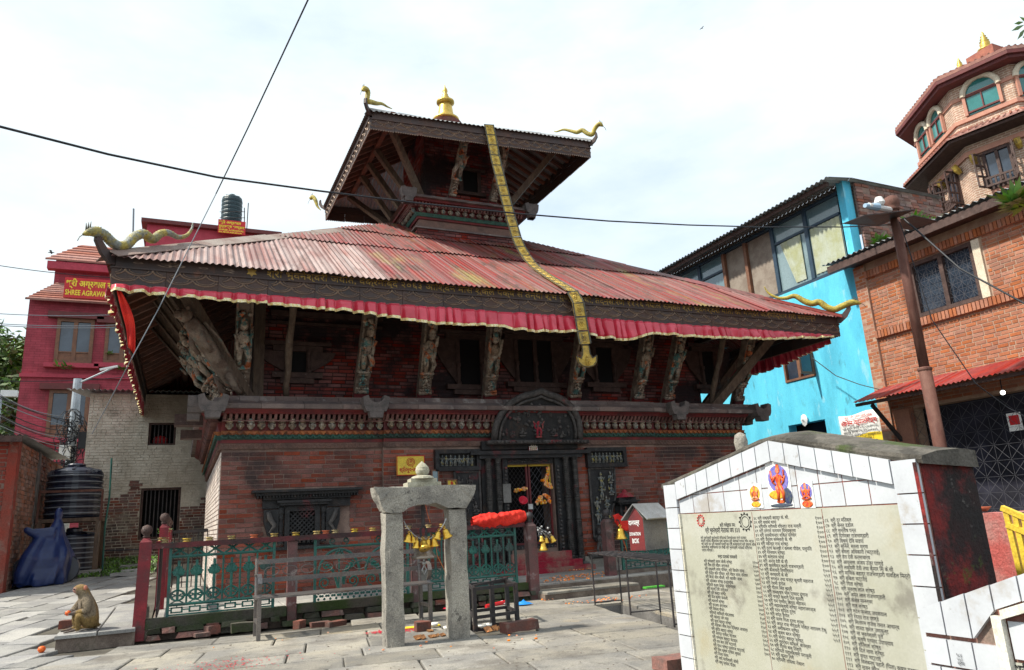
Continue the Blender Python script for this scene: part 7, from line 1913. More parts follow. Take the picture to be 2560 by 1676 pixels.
for v in (530, 545, 560): MB().tube([at(549, v, Y=RY + 4.3), at(613, v, Y=RY + 4.3)], .02, 4).build('hoop_rail', m_iron, rf)
o = MB().tube([at(332, 610, Y=RY + 3), at(334, 522, Y=RY + 3)], .05, 5).build('mast', m_wire_g, None, loc=at(332, 610, Y=RY + 3)); tag(o, 'thin mast rising from the roof of the red house', 'mast')
# ------------------------------------------------------------------ utility pole, lamp, cables
UY = 26.0
pb, pt = at(172, 1240, Y=UY), at(195, 948, Y=UY)
pb.x = pt.x - .02
up_ = thing('utility_pole', 'grey utility pole wrapped in tangled cables before the red house', 'pole', (pt.x, UY, .8))
MB().tube([(pt.x, UY, .8), (pt.x, UY, pt.z)], [.15, .12], 12).build('shaft', m_pole_g, up_)
tl = at(287, 918, Y=UY - 1); MB().tube([(pt.x, UY, pt.z - .15), tl], .028, 7).build('lamp_arm', m_pole_g, up_)
MB().bar(tl - V((.4, 0, .1)), tl + V((.08, 0, .03)), .12, .05).build('lamp_head', m_white, up_)
mb = MB(); rr = random.Random(8)
for i in range(52):
 c = V((pt.x + rr.gauss(0, .12), UY - .2 + rr.uniform(-.15, .15), rr.uniform(2.9, 5.0))); q = rr.uniform(.15, .5); ph = rr.uniform(0, 6)
 mb.tube([c + V((math.cos(ph + t*.7)*q*.7, .1*math.sin(t), math.sin(ph + t*.7)*q)) for t in range(9)], .012, 4, False)
stuff(mb.build('cable_coils', m_wire, up_))
for (x, z, w, h, m_) in ((-.28, 3.7, .3, .4, m_white), (.12, 3.1, .24, .42, m_pole_g), (.2, 4.0, .22, .5, m_wire)): MB().box(pt.x + x, pt.x + x + w, UY - .32, UY - .15, z, z + h).build('junction_box', m_, up_)
def cable(pts, r0, label, mat=m_wire, sag=0.0, name='cable'):
 P = []
 if len(pts) == 2:
  for i in range(25):
   t = i/24; P.append(V(pts[0]).lerp(V(pts[1]), t) - V((0, 0, sag*4*t*(1 - t))))
 else: P = [V(p) for p in pts]
 o = MB().tube(P, r0, 6).build(name, mat, None, loc=P[0]); return tag(o, label, 'cable')
rr = random.Random(17)
for i in range(16):
 v0 = 960 + i*9 + rr.uniform(-4, 4); a = at(-40, v0, Y=23 + rr.uniform(-2, 2)); b = V((pt.x, UY - .1, 5.0 - i*.11))
 c = cable((a, b), .012, ORD[i] + ' thin cable from the top strung from the left to the utility pole', m_wire if i % 3 else m_wire_g, rr.uniform(.05, .25)); c['group'] = 'cables to the utility pole'
for i, (va, vb, lb) in enumerate(((783, 784, 'uppermost pale cable crossing before the red house'), (808, 810, 'middle pale cable crossing before the red house'), (812, 816, 'lower pale cable crossing before the red house'), (660, 697, 'cable sagging from the left edge towards the red signboard'), (952, 940, 'thick cable crossing under the red house windows'))):
 cable((at(-30, va, Y=30), at(345, vb, Y=32)), .014, lb, m_wire_g if i < 3 else m_wire, .1)
# long overhead cables
pole_top = None
P = [at(u, v, Y=y) for (u, v, y) in ((-60, 300, 8.2), (0, 317, 8.4), (270, 386, 8.9), (540, 443, 9.4), (800, 478, 9.9), (1060, 510, 10.3), (1300, 535, 10.7), (1520, 553, 11.0), (1720, 563, 11.2), (1900, 568, 11.3), (2110, 568, 11.3), (2235, 562, 11.2))]
P = [P[0] + (P[0] - P[2])*7 + V((0, 0, 1.2)), P[0] + (P[0] - P[2])*3 + V((0, 0, .3))] + P
cable(P, .014, 'long black cable sagging across the scene from upper left to the brown pole')
P = [at(u, v, Y=y) for (u, v, y) in ((800, -70, 7.0), (770, 0, 7.4), (700, 150, 8.6), (620, 320, 10.2), (540, 485, 12.2), (470, 625, 14.5), (400, 760, 17), (330, 890, 19.5), (270, 1000, 21.0), (228, 1080, 21.8))]
cable([P[0] + (P[0] - P[2])*2.5] + P[:5], .010, 'thin cable slanting down from the top edge to the left eave')
cable([at(540, 485, Y=10.9), at(470, 625, Y=10.95), at(395, 775, Y=11.0), at(330, 895, Y=11.1), at(270, 1010, Y=12.5), at(230, 1085, Y=14)], .008, 'thin grey cable running past the left eave down to the shed', m_wire_g)
# ------------------------------------------------------------------ trees at far left
def tree(base, h, cr, label, seed, nleaf=5000, mat=m_leaf, group=None, leaf=.16):
 rr = random.Random(seed); base = V(base); t = thing('tree', label, 'tree', tuple(base), group)
 mb = MB(); top = base + V((rr.uniform(-.3, .3), 0, h*.62)); mb.tube([base, base.lerp(top, .5) + V((.15, 0, 0)), top], [h*.035, h*.025, h*.012], 9)
 blobs = []
 for i in range(11):
  a = rr.uniform(0, 6.28); k = rr.uniform(.25, 1)*cr; c = base + V((math.cos(a)*k, math.sin(a)*k, h*rr.uniform(.45, .95))); blobs.append((c, cr*rr.uniform(.28, .5)))
  mb.tube([base + V((0, 0, h*rr.uniform(.3, .55))), base.lerp(c, .6) + V((0, 0, h*.12)), c], [h*.014, h*.008, .02], 6)
 mb.build('trunk', m_bark, t)
 lf = MB()
 for i in range(nleaf):
  c, rd_ = rr.choice(blobs); d = V((rr.gauss(0, 1), rr.gauss(0, 1), rr.gauss(0, .8))).normalized()*rd_*rr.uniform(.45, 1.08)
  p = c + d; s = leaf*rr.uniform(.5, 1.2); a = V((rr.uniform(-1, 1), rr.uniform(-1, 1), rr.uniform(-.7, .4))).normalized()*s; b = a.cross(V((rr.uniform(-1, 1), rr.uniform(-1, 1), rr.uniform(-1, 1)))).normalized()*s*.35
  lf.quad(p - a, p + b, p + a, p - b)
 stuff(lf.build('crown', mat, t)); return t
for i, (u, v, y, h, cr, lb) in enumerate(((30, 985, 56, 10, 4.0, 'airy tree standing left of the red house'), (-10, 1005, 46, 7, 3.0, 'low green tree at the left edge behind the cables'), (60, 1060, 52, 6, 3.2, 'bushy green tree behind the utility cables'))):
 p = at(u, v, Y=y); tree((p.x, y, p.z - h*.55), h, cr, lb, 30 + i, 5500, m_leaf, 'trees beyond the lane', .28)
# distant ground rise under the trees
struct(MB().grid([[V((x, y, -.2 + max(0, (y - 30)*.16))) for y in (30, 45, 60, 90)] for x in (-60, -30, -2)]).build('hill', m_leaf))
# street lamp fragment at the far left edge
o = thing('street_lamp', 'small street lamp at the left edge before the trees', 'lamp', at(8, 1020, Y=30)); a = at(2, 1050, Y=30); b = at(2, 985, Y=30)
MB().tube([V((a.x, 30, 1.5)), b], .06, 7).build('shaft', m_pole_g, o); MB().box(b.x, b.x + .5, 29.9, 30.1, b.z - .1, b.z + .12).build('lamp_head', m_white, o)
# ------------------------------------------------------------------ blue house (wall along the depth, facing the temple)
BXW = 15.5
A = lambda u, v: at(u, v, X=BXW)
bh_ = thing('blue_house', 'turquoise plastered house with a glazed top floor under a tin roof', 'house', (BXW, 16, 0))
yn = 12.35; yf = 26.0
zsill = A(2112, 674).z; ztp = A(2096, 475).z
lw = (A(1966, 958), A(2030, 870)); ow = (A(1972, 1075), A(2062, 1048))
hl = [(lw[1].y, lw[0].y, lw[0].z, lw[1].z), (ow[1].y, ow[0].y, 2.3, ow[1].z)]
mb = MB(); wall_cells(mb, yn, yf, 0, zsill, hl, lambda a, b, c, d: mb.box(BXW, BXW + .3, a, b, c, d)); mb.box(BXW + .301, BXW + 6, yn, yn + .3, 0, zsill)
mb.box(BXW, BXW + .3, yn, A(2112, 600).y - .02, zsill + .001, ztp + .25); mb.build('wall', m_blue, bh_)
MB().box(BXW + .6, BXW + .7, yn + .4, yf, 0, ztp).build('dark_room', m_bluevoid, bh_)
# glazed top floor
yA = A(2112, 600).y; yB = A(1672, 690).y
uu = [2112, 2046, 1972, 1925, 1868, 1820, 1752]
ys_ = [yA, A(2035, 700).y, A(1945, 700).y, A(1870, 690).y, A(1812, 690).y, A(1748, 690).y, yB]
mb = MB(); mb.box(BXW, BXW + .12, yA, yf, zsill + .001, zsill + .09); mb.box(BXW, BXW + .12, yA, yf, ztp - .1, ztp); mb.build('top_floor_frame', m_navy, bh_)
for y in ys_[1:]: MB().box(BXW - .01, BXW + .12, y - .06, y + .06, zsill + .091, ztp - .101).build('mullion', m_navy if y < ys_[2] + .1 or y > ys_[4] else m_brownwood, bh_)
for i, (a, b) in enumerate(zip(ys_, ys_[1:])):
 zt_ = zsill + (ztp - zsill)*.7
 if i in (2, 3): MB().box(BXW + .1, BXW + .11, a, b, zsill + .09, ztp - .1).build('hanging_cloth', m_curtain2, bh_); continue
 MB().box(BXW + .05, BXW + .06, a + .06, b - .06, zsill + .09, ztp - .1).build('pane', m_glass, bh_)
 MB().box(BXW, BXW + .1, a + .06, b - .06, zt_, zt_ + .07).build('transom', m_navy, bh_)
 rows = []
 for k in range(25):
  t = k/24; rows.append([V((BXW + .03 + .018*math.sin(k*1.9), a + .08 + (b - a - .16)*(t if i == 0 else .15 + .7*abs(t - .5)*(1 + q) ), (zsill + .18 + (zt_ - zsill - .2)*q))) for q in (0, .5, 1)])
 if i < 2: MB().grid(rows).build('curtain', m_curtain, bh_, smooth=True)
# tin roof over it
mb = MB(); corr(mb, (BXW - .75, yf, 0), (0, -1, 0), (1, 0, 0), yf - yn + .2, 0, .9, .12, ztp + .1, 0, yf - yn + .25, hip=False, pitch=.16, amp=.03); corr(mb, (BXW + .15, yf, 0), (0, -1, 0), (1, 0, 0), yf - yn + .2, 0, 3.6, -.01, ztp + .2, 0, yf - yn + .25, hip=False, pitch=.16, amp=.03); mb.build('roof', m_greytin, bh_, smooth=True)
MB().box(BXW - .6, BXW - .5, yn, yf, ztp - .04, ztp + .08).build('roof_batten', m_wood_dk, bh_)
# raw brick gable towards the viewer, with moss
pl = BrickPool(); prb = brick_proto(.26, .09, .05, m_rawbrick)
gz0 = 5.6
mb = MB(); mb.prism([(BXW + .35, yn - .02, 0), (BXW + 3.7, yn - .02, 0), (BXW + 3.7, yn - .02, ztp + .12), (BXW + .35, yn - .02, ztp + .14)], (0, -.1, 0)); mb.build('gable', m_mortar, bh_)
pl.wall((BXW + .3, yn - .12, gz0), (1, 0, 0), (0, -1, 0), 3.4, 1.4, [], .26, .09, m_rawbrick, prb, rough=.02)
z = 1.4
while z < ztp - gz0 + .1:
 wd = 3.4; pl.wall((BXW + .3, yn - .12, gz0 + z), (1, 0, 0), (0, -1, 0), wd, .09, [], .26, .09, m_rawbrick, prb, rough=.02, seed=int(z*100)); z += .09
pl.build(bh_, 200)
MB().box(BXW - .05, BXW + .31, yn - .25, yn - .001, 0, zsill + .2).build('concrete_corner', m_conc, bh_)
# lower window with wooden casements
w = MB(); y0, y1, z0, z1 = lw[1].y, lw[0].y, lw[0].z, lw[1].z; t = .06
for (a, b, c, d) in ((y0, y1, z1 - t, z1), (y0, y1, z0, z0 + t), (y0, y0 + t, z0 + t, z1 - t), (y1 - t, y1, z0 + t, z1 - t), ((y0 + y1)/2 - .04, (y0 + y1)/2 + .04, z0 + t, z1 - t)): w.box(BXW - .03, BXW + .1, a, b, c, d)
w = w.build('window_frame', m_brownwood, bh_)
MB().box(BXW + .06, BXW + .07, y0 + t, y1 - t, z0 + t, z1 - t).build('pane', m_glass_dk, w)
cs_ = MB(); sw = .5
for (a, b, c, d) in ((0, sw, z1 - .1, z1 - .04), (0, sw, z0 + .04, z0 + .1), (0, .06, z0 + .1, z1 - .1), (sw - .06, sw, z0 + .1, z1 - .1)): cs_.box(BXW - .04 - b, BXW - .04 - a, y0 - .0, y0 + .04, c, d)
cs_ = cs_.build('casement', m_brownwood, w); MB().box(BXW - .04 - sw + .06, BXW - .1, y0 + .015, y0 + .02, z0 + .1, z1 - .1).build('pane', m_glass_dk, cs_)
o = flat_bag(A(2014, 1050) - V((.05, 0, 0)), .16, m_whitebag, 'white plastic bag hanging above the dark opening of the blue house', seed=5); o.rotation_euler = (0, R_(-90), 0)
# catering banner on the blue wall
a, b = A(2100, 1045), A(2212, 1105)
y0, y1, z0, z1 = A(2205, 1060).y, a.y, A(2200, 1108).z, A(2110, 1040).z
bnr = thing('catering_banner', 'white and yellow vinyl banner with red and black lettering on the blue wall', 'banner', (BXW, y0, z0))
xx = BXW - .03
rows = [[V((xx - .02*math.sin(k*.8), y0 + (y1 - y0)*k/10, z0 + (z1 - z0)*q + .03*math.sin(k*.63))) for q in (0, .33, .66, 1)] for k in range(11)]
MB().grid(rows).build('vinyl', m_white, bnr, smooth=True, thick=.004)
rows = [[V((xx - .004 - .02*math.sin(k*.8), y0 + (y1 - y0)*k/10, z0 + (z1 - z0)*q + .03*math.sin(k*.63))) for q in (.0, .16, .33)] for k in range(11)]
MB().grid(rows).build('yellow_panel', m_signyel, bnr, smooth=True)
hb = z1 - z0; wb = y1 - y0
for (t_, fy, fs, wd, m_) in (('जय श्री भुवनेश्वरी माता', .86, .11, .7, m_redtxt), ('रोनिम क्याटरिङ्ग', .66, .2, .9, m_redtxt), ('श्री कृष्ण डंगोल - ९८५१०३७५५४', .52, .1, .88, m_blacktxt), ('सन्तोष डंगोल - ९८४१२०७३३६', .40, .1, .85, m_blacktxt), ('विवाह ब्रतबन्ध पास्नी आदी शुभ कार्यहरुको लागी', .27, .1, .94, m_blacktxt), ('हामीलाई सम्झनुहोस ।', .16, .1, .6, m_blacktxt), ('गौरीघाट काठमाडौं', .04, .1, .8, m_blacktxt)):
 text(t_, hb*fs, (xx - .034, y1 - wb*(1 - wd)/2, z0 + hb*fy), (0, -1, 0), (0, 0, 1), m_, bnr, width=wb*wd, bold=.02, depth=.004)
# ------------------------------------------------------------------ orange brick house
OX = 15.3
B_ = lambda u, v: at(u, v, X=OX)
oh = thing('brick_house', 'orange brick house with grilled window and red tin awning at right', 'house', (OX, 10, 0))
oy1, oy0 = 12.28, 4.0
zr = B_(2130, 668).z; zg = B_(2400, 990).z - .1
wn_ = (B_(2285, 690), B_(2470, 770)); wy1, wy0 = B_(2290, 760).y, B_(2455, 720).y; wz0, wz1 = B_(2300, 800).z + .05, B_(2292, 688).z
wz1 = max(wz1, wz0 + 1.3)
mb = MB(); wall_cells(mb, oy0, oy1, 0, zr, [(wy0, wy1, wz0, wz1), (oy0, oy1 - .9, 0, zg)], lambda a, b, c, d: mb.box(OX, OX + .3, a, b, c, d)); mb.build('wall', m_omortar, oh)
pl = BrickPool(); pro = brick_proto(.24, .085, .035, m_obrick)
pl.wall((OX, oy1 - .3, 0), (0, -1, 0), (-1, 0, 0), oy1 - .3 - oy0, zr - .3, [(oy1 - .3 - wy1 - .2, oy1 - .3 - wy0 + .2, wz0 - .1, wz1), (.6, 9, 0, zg)], .24, .085, m_obrick, pro, joint=.016, proud=.009, rough=.002)
pl.build(oh, 300)
# pilaster and soldier courses
pl = BrickPool(); pl.wall((OX - .06, oy1, 0), (0, -1, 0), (-1, 0, 0), .32, zr - .1, [], .24, .085, m_obrick, pro, joint=.014, seed=9)
def soldier(z0, z1, ya, yb, p):
 y = ya
 while y > yb: pl.items.append((V((OX - p, y - .045, (z0 + z1)/2)), V((0, -1, 0)), V((-1, 0, 0)), .075, z1 - z0 - .012, m_obrick, pro, .24, .085)); y -= .088
zb1 = wz0 - .22; zb2 = wz1 + .02
soldier(zb1, zb1 + .2, oy1 - .3, oy0, .09); soldier(zb2, zb2 + .2, oy1 - .3, oy0, .09)
pl.build(oh, 0, 'brick_trim')
mb = MB(); mb.box(OX - .07, OX - .001, oy1 - .32, oy1, 0, zr - .1); mb.box(OX - .06, OX - .001, oy0, oy1 - .33, zb1 + .01, zb1 + .19); mb.box(OX - .06, OX - .001, oy0, oy1 - .33, zb2 + .01, zb2 + .19); mb.build('band_core', m_omortar, oh)
MB().box(OX + .5, OX + .6, oy0, oy1 - .2, 0, zr).build('dark_room', m_bluevoid, oh)
# grilled window
for (ya, yb) in ((wy0 - .17, wy0 - .0), (wy1 + .0, wy1 + .15)): MB().box(OX - .05, OX + .1, ya, yb, wz0, wz1 - .001).build('jamb_plaster', m_creamw, oh)
w = MB(); t = .09; ym = (wy0 + wy1)/2
for (a, b, c, d) in ((wy0, wy1, wz1 - t, wz1), (wy0, wy1, wz0, wz0 + t), (wy0, wy0 + t, wz0 + t, wz1 - t), (wy1 - t, wy1, wz0 + t, wz1 - t), (ym - .05, ym + .05, wz0 + t, wz1 - t)): w.box(OX - .02, OX + .12, a, b, c, d)
w = w.build('window_frame', m_wood_dk, oh)
def starburst(mb, x, y0, y1, z0, z1, ny, nz, th=.008, diag=True):
 for i in range(ny + 1): y = y0 + (y1 - y0)*i/ny; mb.bar((x, y, z0), (x, y, z1), th, th, (1, 0, 0))
 for j in range(nz + 1): z = z0 + (z1 - z0)*j/nz; mb.bar((x - .005, y0, z), (x - .005, y1, z), th, th)
 dy, dz = (y1 - y0)/ny, (z1 - z0)/nz
 for i in range(ny):
  for j in range(nz):
   c = V((x - .012, y0 + dy*(i + .5), z0 + dz*(j + .5)))
   mb.bar(c - V((0, dy*.42, dz*.42)), c + V((0, dy*.42, dz*.42)), th*1.3, th*1.3); mb.bar(c - V((0, dy*.42, -dz*.42)), c + V((0, dy*.42, -dz*.42)), th*1.3, th*1.3)
   if diag: mb.bar(c - V((.006, dy*.5, 0)), c + V((-.006, dy*.5, 0)), th*1.3, th*1.3); mb.bar(c - V((.009, 0, dz*.5)), c + V((-.009, 0, dz*.5)), th*1.3, th*1.3, (1, 0, 0))
gl = MB(); starburst(gl, OX + .03, wy0 + t, ym - .05, wz0 + t, wz1 - t, 3, 4, .0045); starburst(gl, OX + .03, ym + .05, wy1 - t, wz0 + t, wz1 - t, 3, 4, .0045); gl.build('starburst_grille', m_grille, w)
MB().box(OX + .09, OX + .1, wy0 + t, wy1 - t, wz0 + t, wz1 - t).build('pane', m_glass_dk, w)
# eave of the brick house
mb = MB(); corr(mb, (OX - .55, oy1 + .5, 0), (0, -1, 0), (1, 0, 0), 9, 0, 5, .15, zr + .12, 0, 9, hip=False, pitch=.16, amp=.03); mb.build('roof', m_greytin, oh, smooth=True)
MB().box(OX - .5, OX - .42, oy0, oy1 + .4, zr - .12, zr + .06).build('eave_beam', m_wood_dk, oh); MB().box(OX - .4, OX - .001, oy0, oy1, zr - .05, zr + .04).build('soffit', m_wood_dk, oh)
# red awning
zc = B_(2350, 960).z
tp = at(2135, 1008, X=OX - 1.15)
nsh = 9
for i in range(nsh):
 ya = tp.y - i*.85; mb = MB(); corr(mb, (OX - 1.2, ya, 0), (0, -1, 0), (1, 0, 0), 1, 0, 1.18, .34, tp.z, 0, .88, hip=False, pitch=.11, amp=.018, lift=.008*(i % 2)); mb.build('awning_sheet', m_redtin, oh, smooth=True)
MB().box(OX - 1.12, OX - 1.06, tp.y - 7.5, tp.y, tp.z - .09, tp.z - .02).build('awning_beam', m_wood_dk, oh)
MB().bar((OX - 1.0, tp.y - .35, tp.z - .1), (OX - .05, tp.y - .35, tp.z - 1.1), .07, .07).build('awning_brace', m_iron, oh)
MB().box(OX - .25, OX - .1, oy1 - .95, oy1 - .55, 0, zg).build('brick_pier', m_obrick, oh)
# folding grille over the shop front
gl = MB(); starburst(gl, OX - .25, 5.6, oy1 - 1.0, .25, zg - .1, 20, 9, .005, False); gl.build('folding_grille', m_grille, oh)
MB().box(OX + .35, OX + .4, oy0, oy1 - .9, 0, zg).build('dark_shopfront', m_bluevoid, oh)
a, b = at(2505, 1035, X=OX - .32), at(2550, 1075, X=OX - .32)
ps = thing('shop_poster', 'small red and white poster behind the folding grille', 'poster', (OX - .2, b.y, b.z)); MB().box(OX - .2, OX - .19, min(a.y, b.y), max(a.y, b.y), b.z, a.z).build('sheet', m_white, ps)
MB().box(OX - .205, OX - .201, min(a.y, b.y) + .04, max(a.y, b.y) - .04, b.z + .12, a.z - .05).build('red_print', m_signred, ps)
a = at(2507, 982, X=OX - .6); o = thing('bulb', 'small lit bulb hanging under the red awning', 'bulb', tuple(a)); MB().ball(tuple(a), .045, 10, 8).build('glass', M('lit_bulb', (1, .97, .9), emit=4, bump=0), o, smooth=True); MB().tube([a + V((0, 0, .04)), a + V((0, 0, .4))], .012, 6).build('holder', m_wire, o)
# plants on the roof edge between the houses
for i, (u, v, s, lb) in enumerate(((2205, 605, .3, 'green fern hanging from the raw brick gable below the pole top'), (2290, 558, .35, 'grass tuft on the mossy roof edge between the houses'), (2330, 562, .3, 'small green plant right of the grass tuft on the roof edge'), (2225, 548, .2, 'tiny plant beside the pole top on the roof edge'))): fern(at(u, v, X=BXW + .6 + .3*i), s, 160, lb)
mb = MB(); a, b = at(2160, 568, X=16), at(2400, 560, X=18.5); mb.box(16.2, 19.5, 12.0, 12.7, zr + .25, zr + .55); o = rough(mb, .05, 3, 3).build('mossy_coping', m_cement, None); tag(o, 'mossy concrete coping on the roof edge between the houses', 'coping')
# ------------------------------------------------------------------ brown steel pole
PX = 11.2
pt_ = at(2227, 527, Y=8.6); pb_ = at(2366, 1162, Y=8.6)
px_, py_ = (pt_.x + pb_.x)/2, 8.6
bp = thing('steel_pole', 'rusty brown steel pole with a ball cap and dark tin shades', 'pole', (px_, py_, 0))
MB().tube([(px_, py_, 0), (px_, py_, 3.4)], .108, 14).build('lower_shaft', m_rust, bp, smooth=True); MB().tube([(px_, py_, 3.401), (px_, py_, pt_.z)], .086, 14).build('upper_shaft', m_rust, bp, smooth=True)
MB().lathe([(.112, 0), (.122, .02), (.122, .05), (.1, .07)], (px_, py_, 3.37), 14).build('collar', m_rust, bp)
MB().lathe([(.1, 0), (.13, .03), (.1, .06), (.13, .1), (.15, .18), (.12, .27), (.04, .31), (0, .32)], (px_, py_, pt_.z), 14).build('ball_cap', m_rust, bp, smooth=True)
zz = pt_.z - .18
mb = MB(); mb.prism([(px_ - 1.0, py_ - .15, zz - .1), (px_ - .09, py_ - .5, zz - .02), (px_ + .05, py_ + .4, zz + .04), (px_ - .75, py_ + .55, zz + .05)], (0, 0, .012)); mb.build('tin_shade', m_iron, bp)
mb = MB(); mb.prism([(px_ + .12, py_ - .3, zz - .02), (px_ + .95, py_ - .2, zz + .0), (px_ + .85, py_ + .35, zz + .03), (px_ + .12, py_ + .3, zz + .04)], (0, 0, .012)); mb.build('tin_shade', m_iron, bp)
cm = thing('street_lamp', 'grey lamp head clamped to the top of the brown pole', 'lamp', (px_ - .6, py_, zz + .2)); MB().tube([(px_ - .85, py_ - .15, zz + .12), (px_ - .05, py_, zz + .2)], .05, 9).build('tube', m_white, cm); MB().tube([(px_ - .95, py_ - .15, zz + .1), (px_ - .55, py_ - .1, zz + .15)], [.04, .075], 9).build('lamp_head', M('pale_blue_plastic', (.35, .5, .65), rough=.5, bump=0), cm); MB().lathe([(.07, 0), (.1, .05), (.06, .16), (.0, .17)], (px_ - .45, py_ - .08, zz + .2), 10).build('sensor', m_white, cm)
cable([V((px_ + .1, py_ - .1, zz)), at(2400, 672, Y=7.6), at(2600, 780, Y=6.6)], .016, 'black cable from the pole top down to the right edge')
cable([V((px_ - .05, py_ - .12, zz - .1)), at(2330, 800, Y=8.3), at(2440, 960, Y=8.0), at(2520, 1020, Y=7.8), at(2600, 1060, Y=7.5)], .010, 'thin cable looping from the pole past the grilled window')
cable([at(2030, 895, X=14.9), at(2090, 940, X=15.0), at(2150, 962, X=15.1), at(2210, 977, X=15.2)], .012, 'thin cable sagging across the blue wall')
# ------------------------------------------------------------------ octagonal brick tower far right
V1 = V((24.58, 14.9, 0)); angs = [285, 330, 15, 60, 105, 150, 195, 240]; lens = [2.3, 3.7]*4
def octo(scale):
 p = V1.copy(); out = [p.copy()]
 for a, l in zip(angs[:-1], lens[:-1]): p = p + V((math.cos(R_(a)), math.sin(R_(a)), 0))*l; out.append(p.copy())
 c = sum(out, V())/8; return [c + (q - c)*scale for q in out], c
tw = thing('brick_tower', 'octagonal pale brick tower with arched windows and tiled roof at far right', 'tower', (28, 16, 0))
O_, oc = octo(1.0); Wl, _ = octo(.84); Wl2, _ = octo(.80); L2, _ = octo(1.03)
ring_pr = lambda poly, z0, z1, mat, name, uv=False: MB().prism([V((p.x, p.y, z0)) for p in poly], (0, 0, z1 - z0)).build(name, mat, tw, uv=uv)
ring_pr(Wl, 13.9, 16.3, m_tbrick, 'upper_wall', True); ring_pr(Wl2, 4, 13.6, m_tbrick, 'lower_wall', True)
def skirt(p0, z0, p1, z1, mat, name, th=.12):
 for i in range(8):
  j = (i + 1) % 8; a, b, c, d = V((p0[i].x, p0[i].y, z0)), V((p0[j].x, p0[j].y, z0)), V((p1[j].x, p1[j].y, z1)), V((p1[i].x, p1[i].y, z1))
  mb = MB(); n = max(2, int((b - a).length/.2))
  mb.prism([a, b, c, d], (0, 0, th));
  for k in range(n):
   t = (k + .5)/n; mb.tube([a.lerp(b, t) + V((0, 0, th)), d.lerp(c, t) + V((0, 0, th))], .05, 5)
  mb.build(name, mat, tw)
C1 = octo(.3)[0]
skirt(O_, 16.0, C1, 17.1, m_rtile, 'roof_side'); skirt(L2, 13.55, Wl, 13.95, m_rtile, 'skirt_roof_side', .06)
ring_pr(O_, 15.86, 15.99, m_maroon, 'roof_fascia'); ring_pr(octo(.97)[0], 15.74, 15.859, m_maroon, 'roof_fascia_step'); ring_pr(octo(1.0)[0], 13.45, 13.549, m_wood_dk, 'skirt_soffit')
ring_pr(octo(.86)[0], 14.25, 14.4, m_tband, 'string_band'); ring_pr(octo(.855)[0], 15.15, 15.28, m_tband, 'impost_band'); ring_pr(octo(.82)[0], 13.0, 13.2, m_tband, 'lower_band')
def on_face(i, t, z, off=0.0, poly=None):
 poly = poly or Wl; a, b = poly[i], poly[(i+1) % 8]; d = (b - a).normalized(); n = V((d.y, -d.x, 0))
 if n.dot(a - oc) < 0: n = -n
 p = a.lerp(b, t); return V((p.x, p.y, z)) + n*off, d, n
def arch(i, t, w, z0, h):
 c, d, n = on_face(i, t, z0, .02); pts = [c - d*w/2, c + d*w/2]
 for k in range(9): a = math.pi*k/8; pts.append(c + d*(w/2)*math.cos(a) + V((0, 0, h + math.sin(a)*w/2)))
 f = MB(); f.prism([p + n*.0 for p in pts], n*.02); o = f.build('arched_window', m_glass_grn, tw)
 e = MB(); P = [c + d*(w/2 + .08)*math.cos(math.pi*k/8) + V((0, 0, h + math.sin(math.pi*k/8)*(w/2 + .08))) + n*.06 for k in range(9)]; e.tube(P, .10, 8); e.build('arch_moulding', m_creamw, o)
 for s in (-1, 1): MB().bar(c + d*s*(w/2 + .06) + n*.05, c + d*s*(w/2 + .06) + V((0, 0, h)) + n*.05, .1, .1, n).build('jamb', m_tband, o)
 e = MB(); e.bar(c - d*w/2 + V((0, 0, h)) + n*.05, c + d*w/2 + V((0, 0, h)) + n*.05, .05, .08); e.bar(c - d*w/2 + V((0, 0, .1)) + n*.05, c + d*w/2 + V((0, 0, .1)) + n*.05, .05, .06); e.bar(c + V((0, 0, .1)) + n*.05, c + V((0, 0, h)) + n*.05, .04, .04, n); e.build('window_bars', m_maroon, o)
arch(0, .5, 1.0, 14.45, .75); arch(7, .62, .8, 14.45, .75); arch(7, .25, .8, 14.45, .75); arch(1, .2, .9, 14.45, .75)
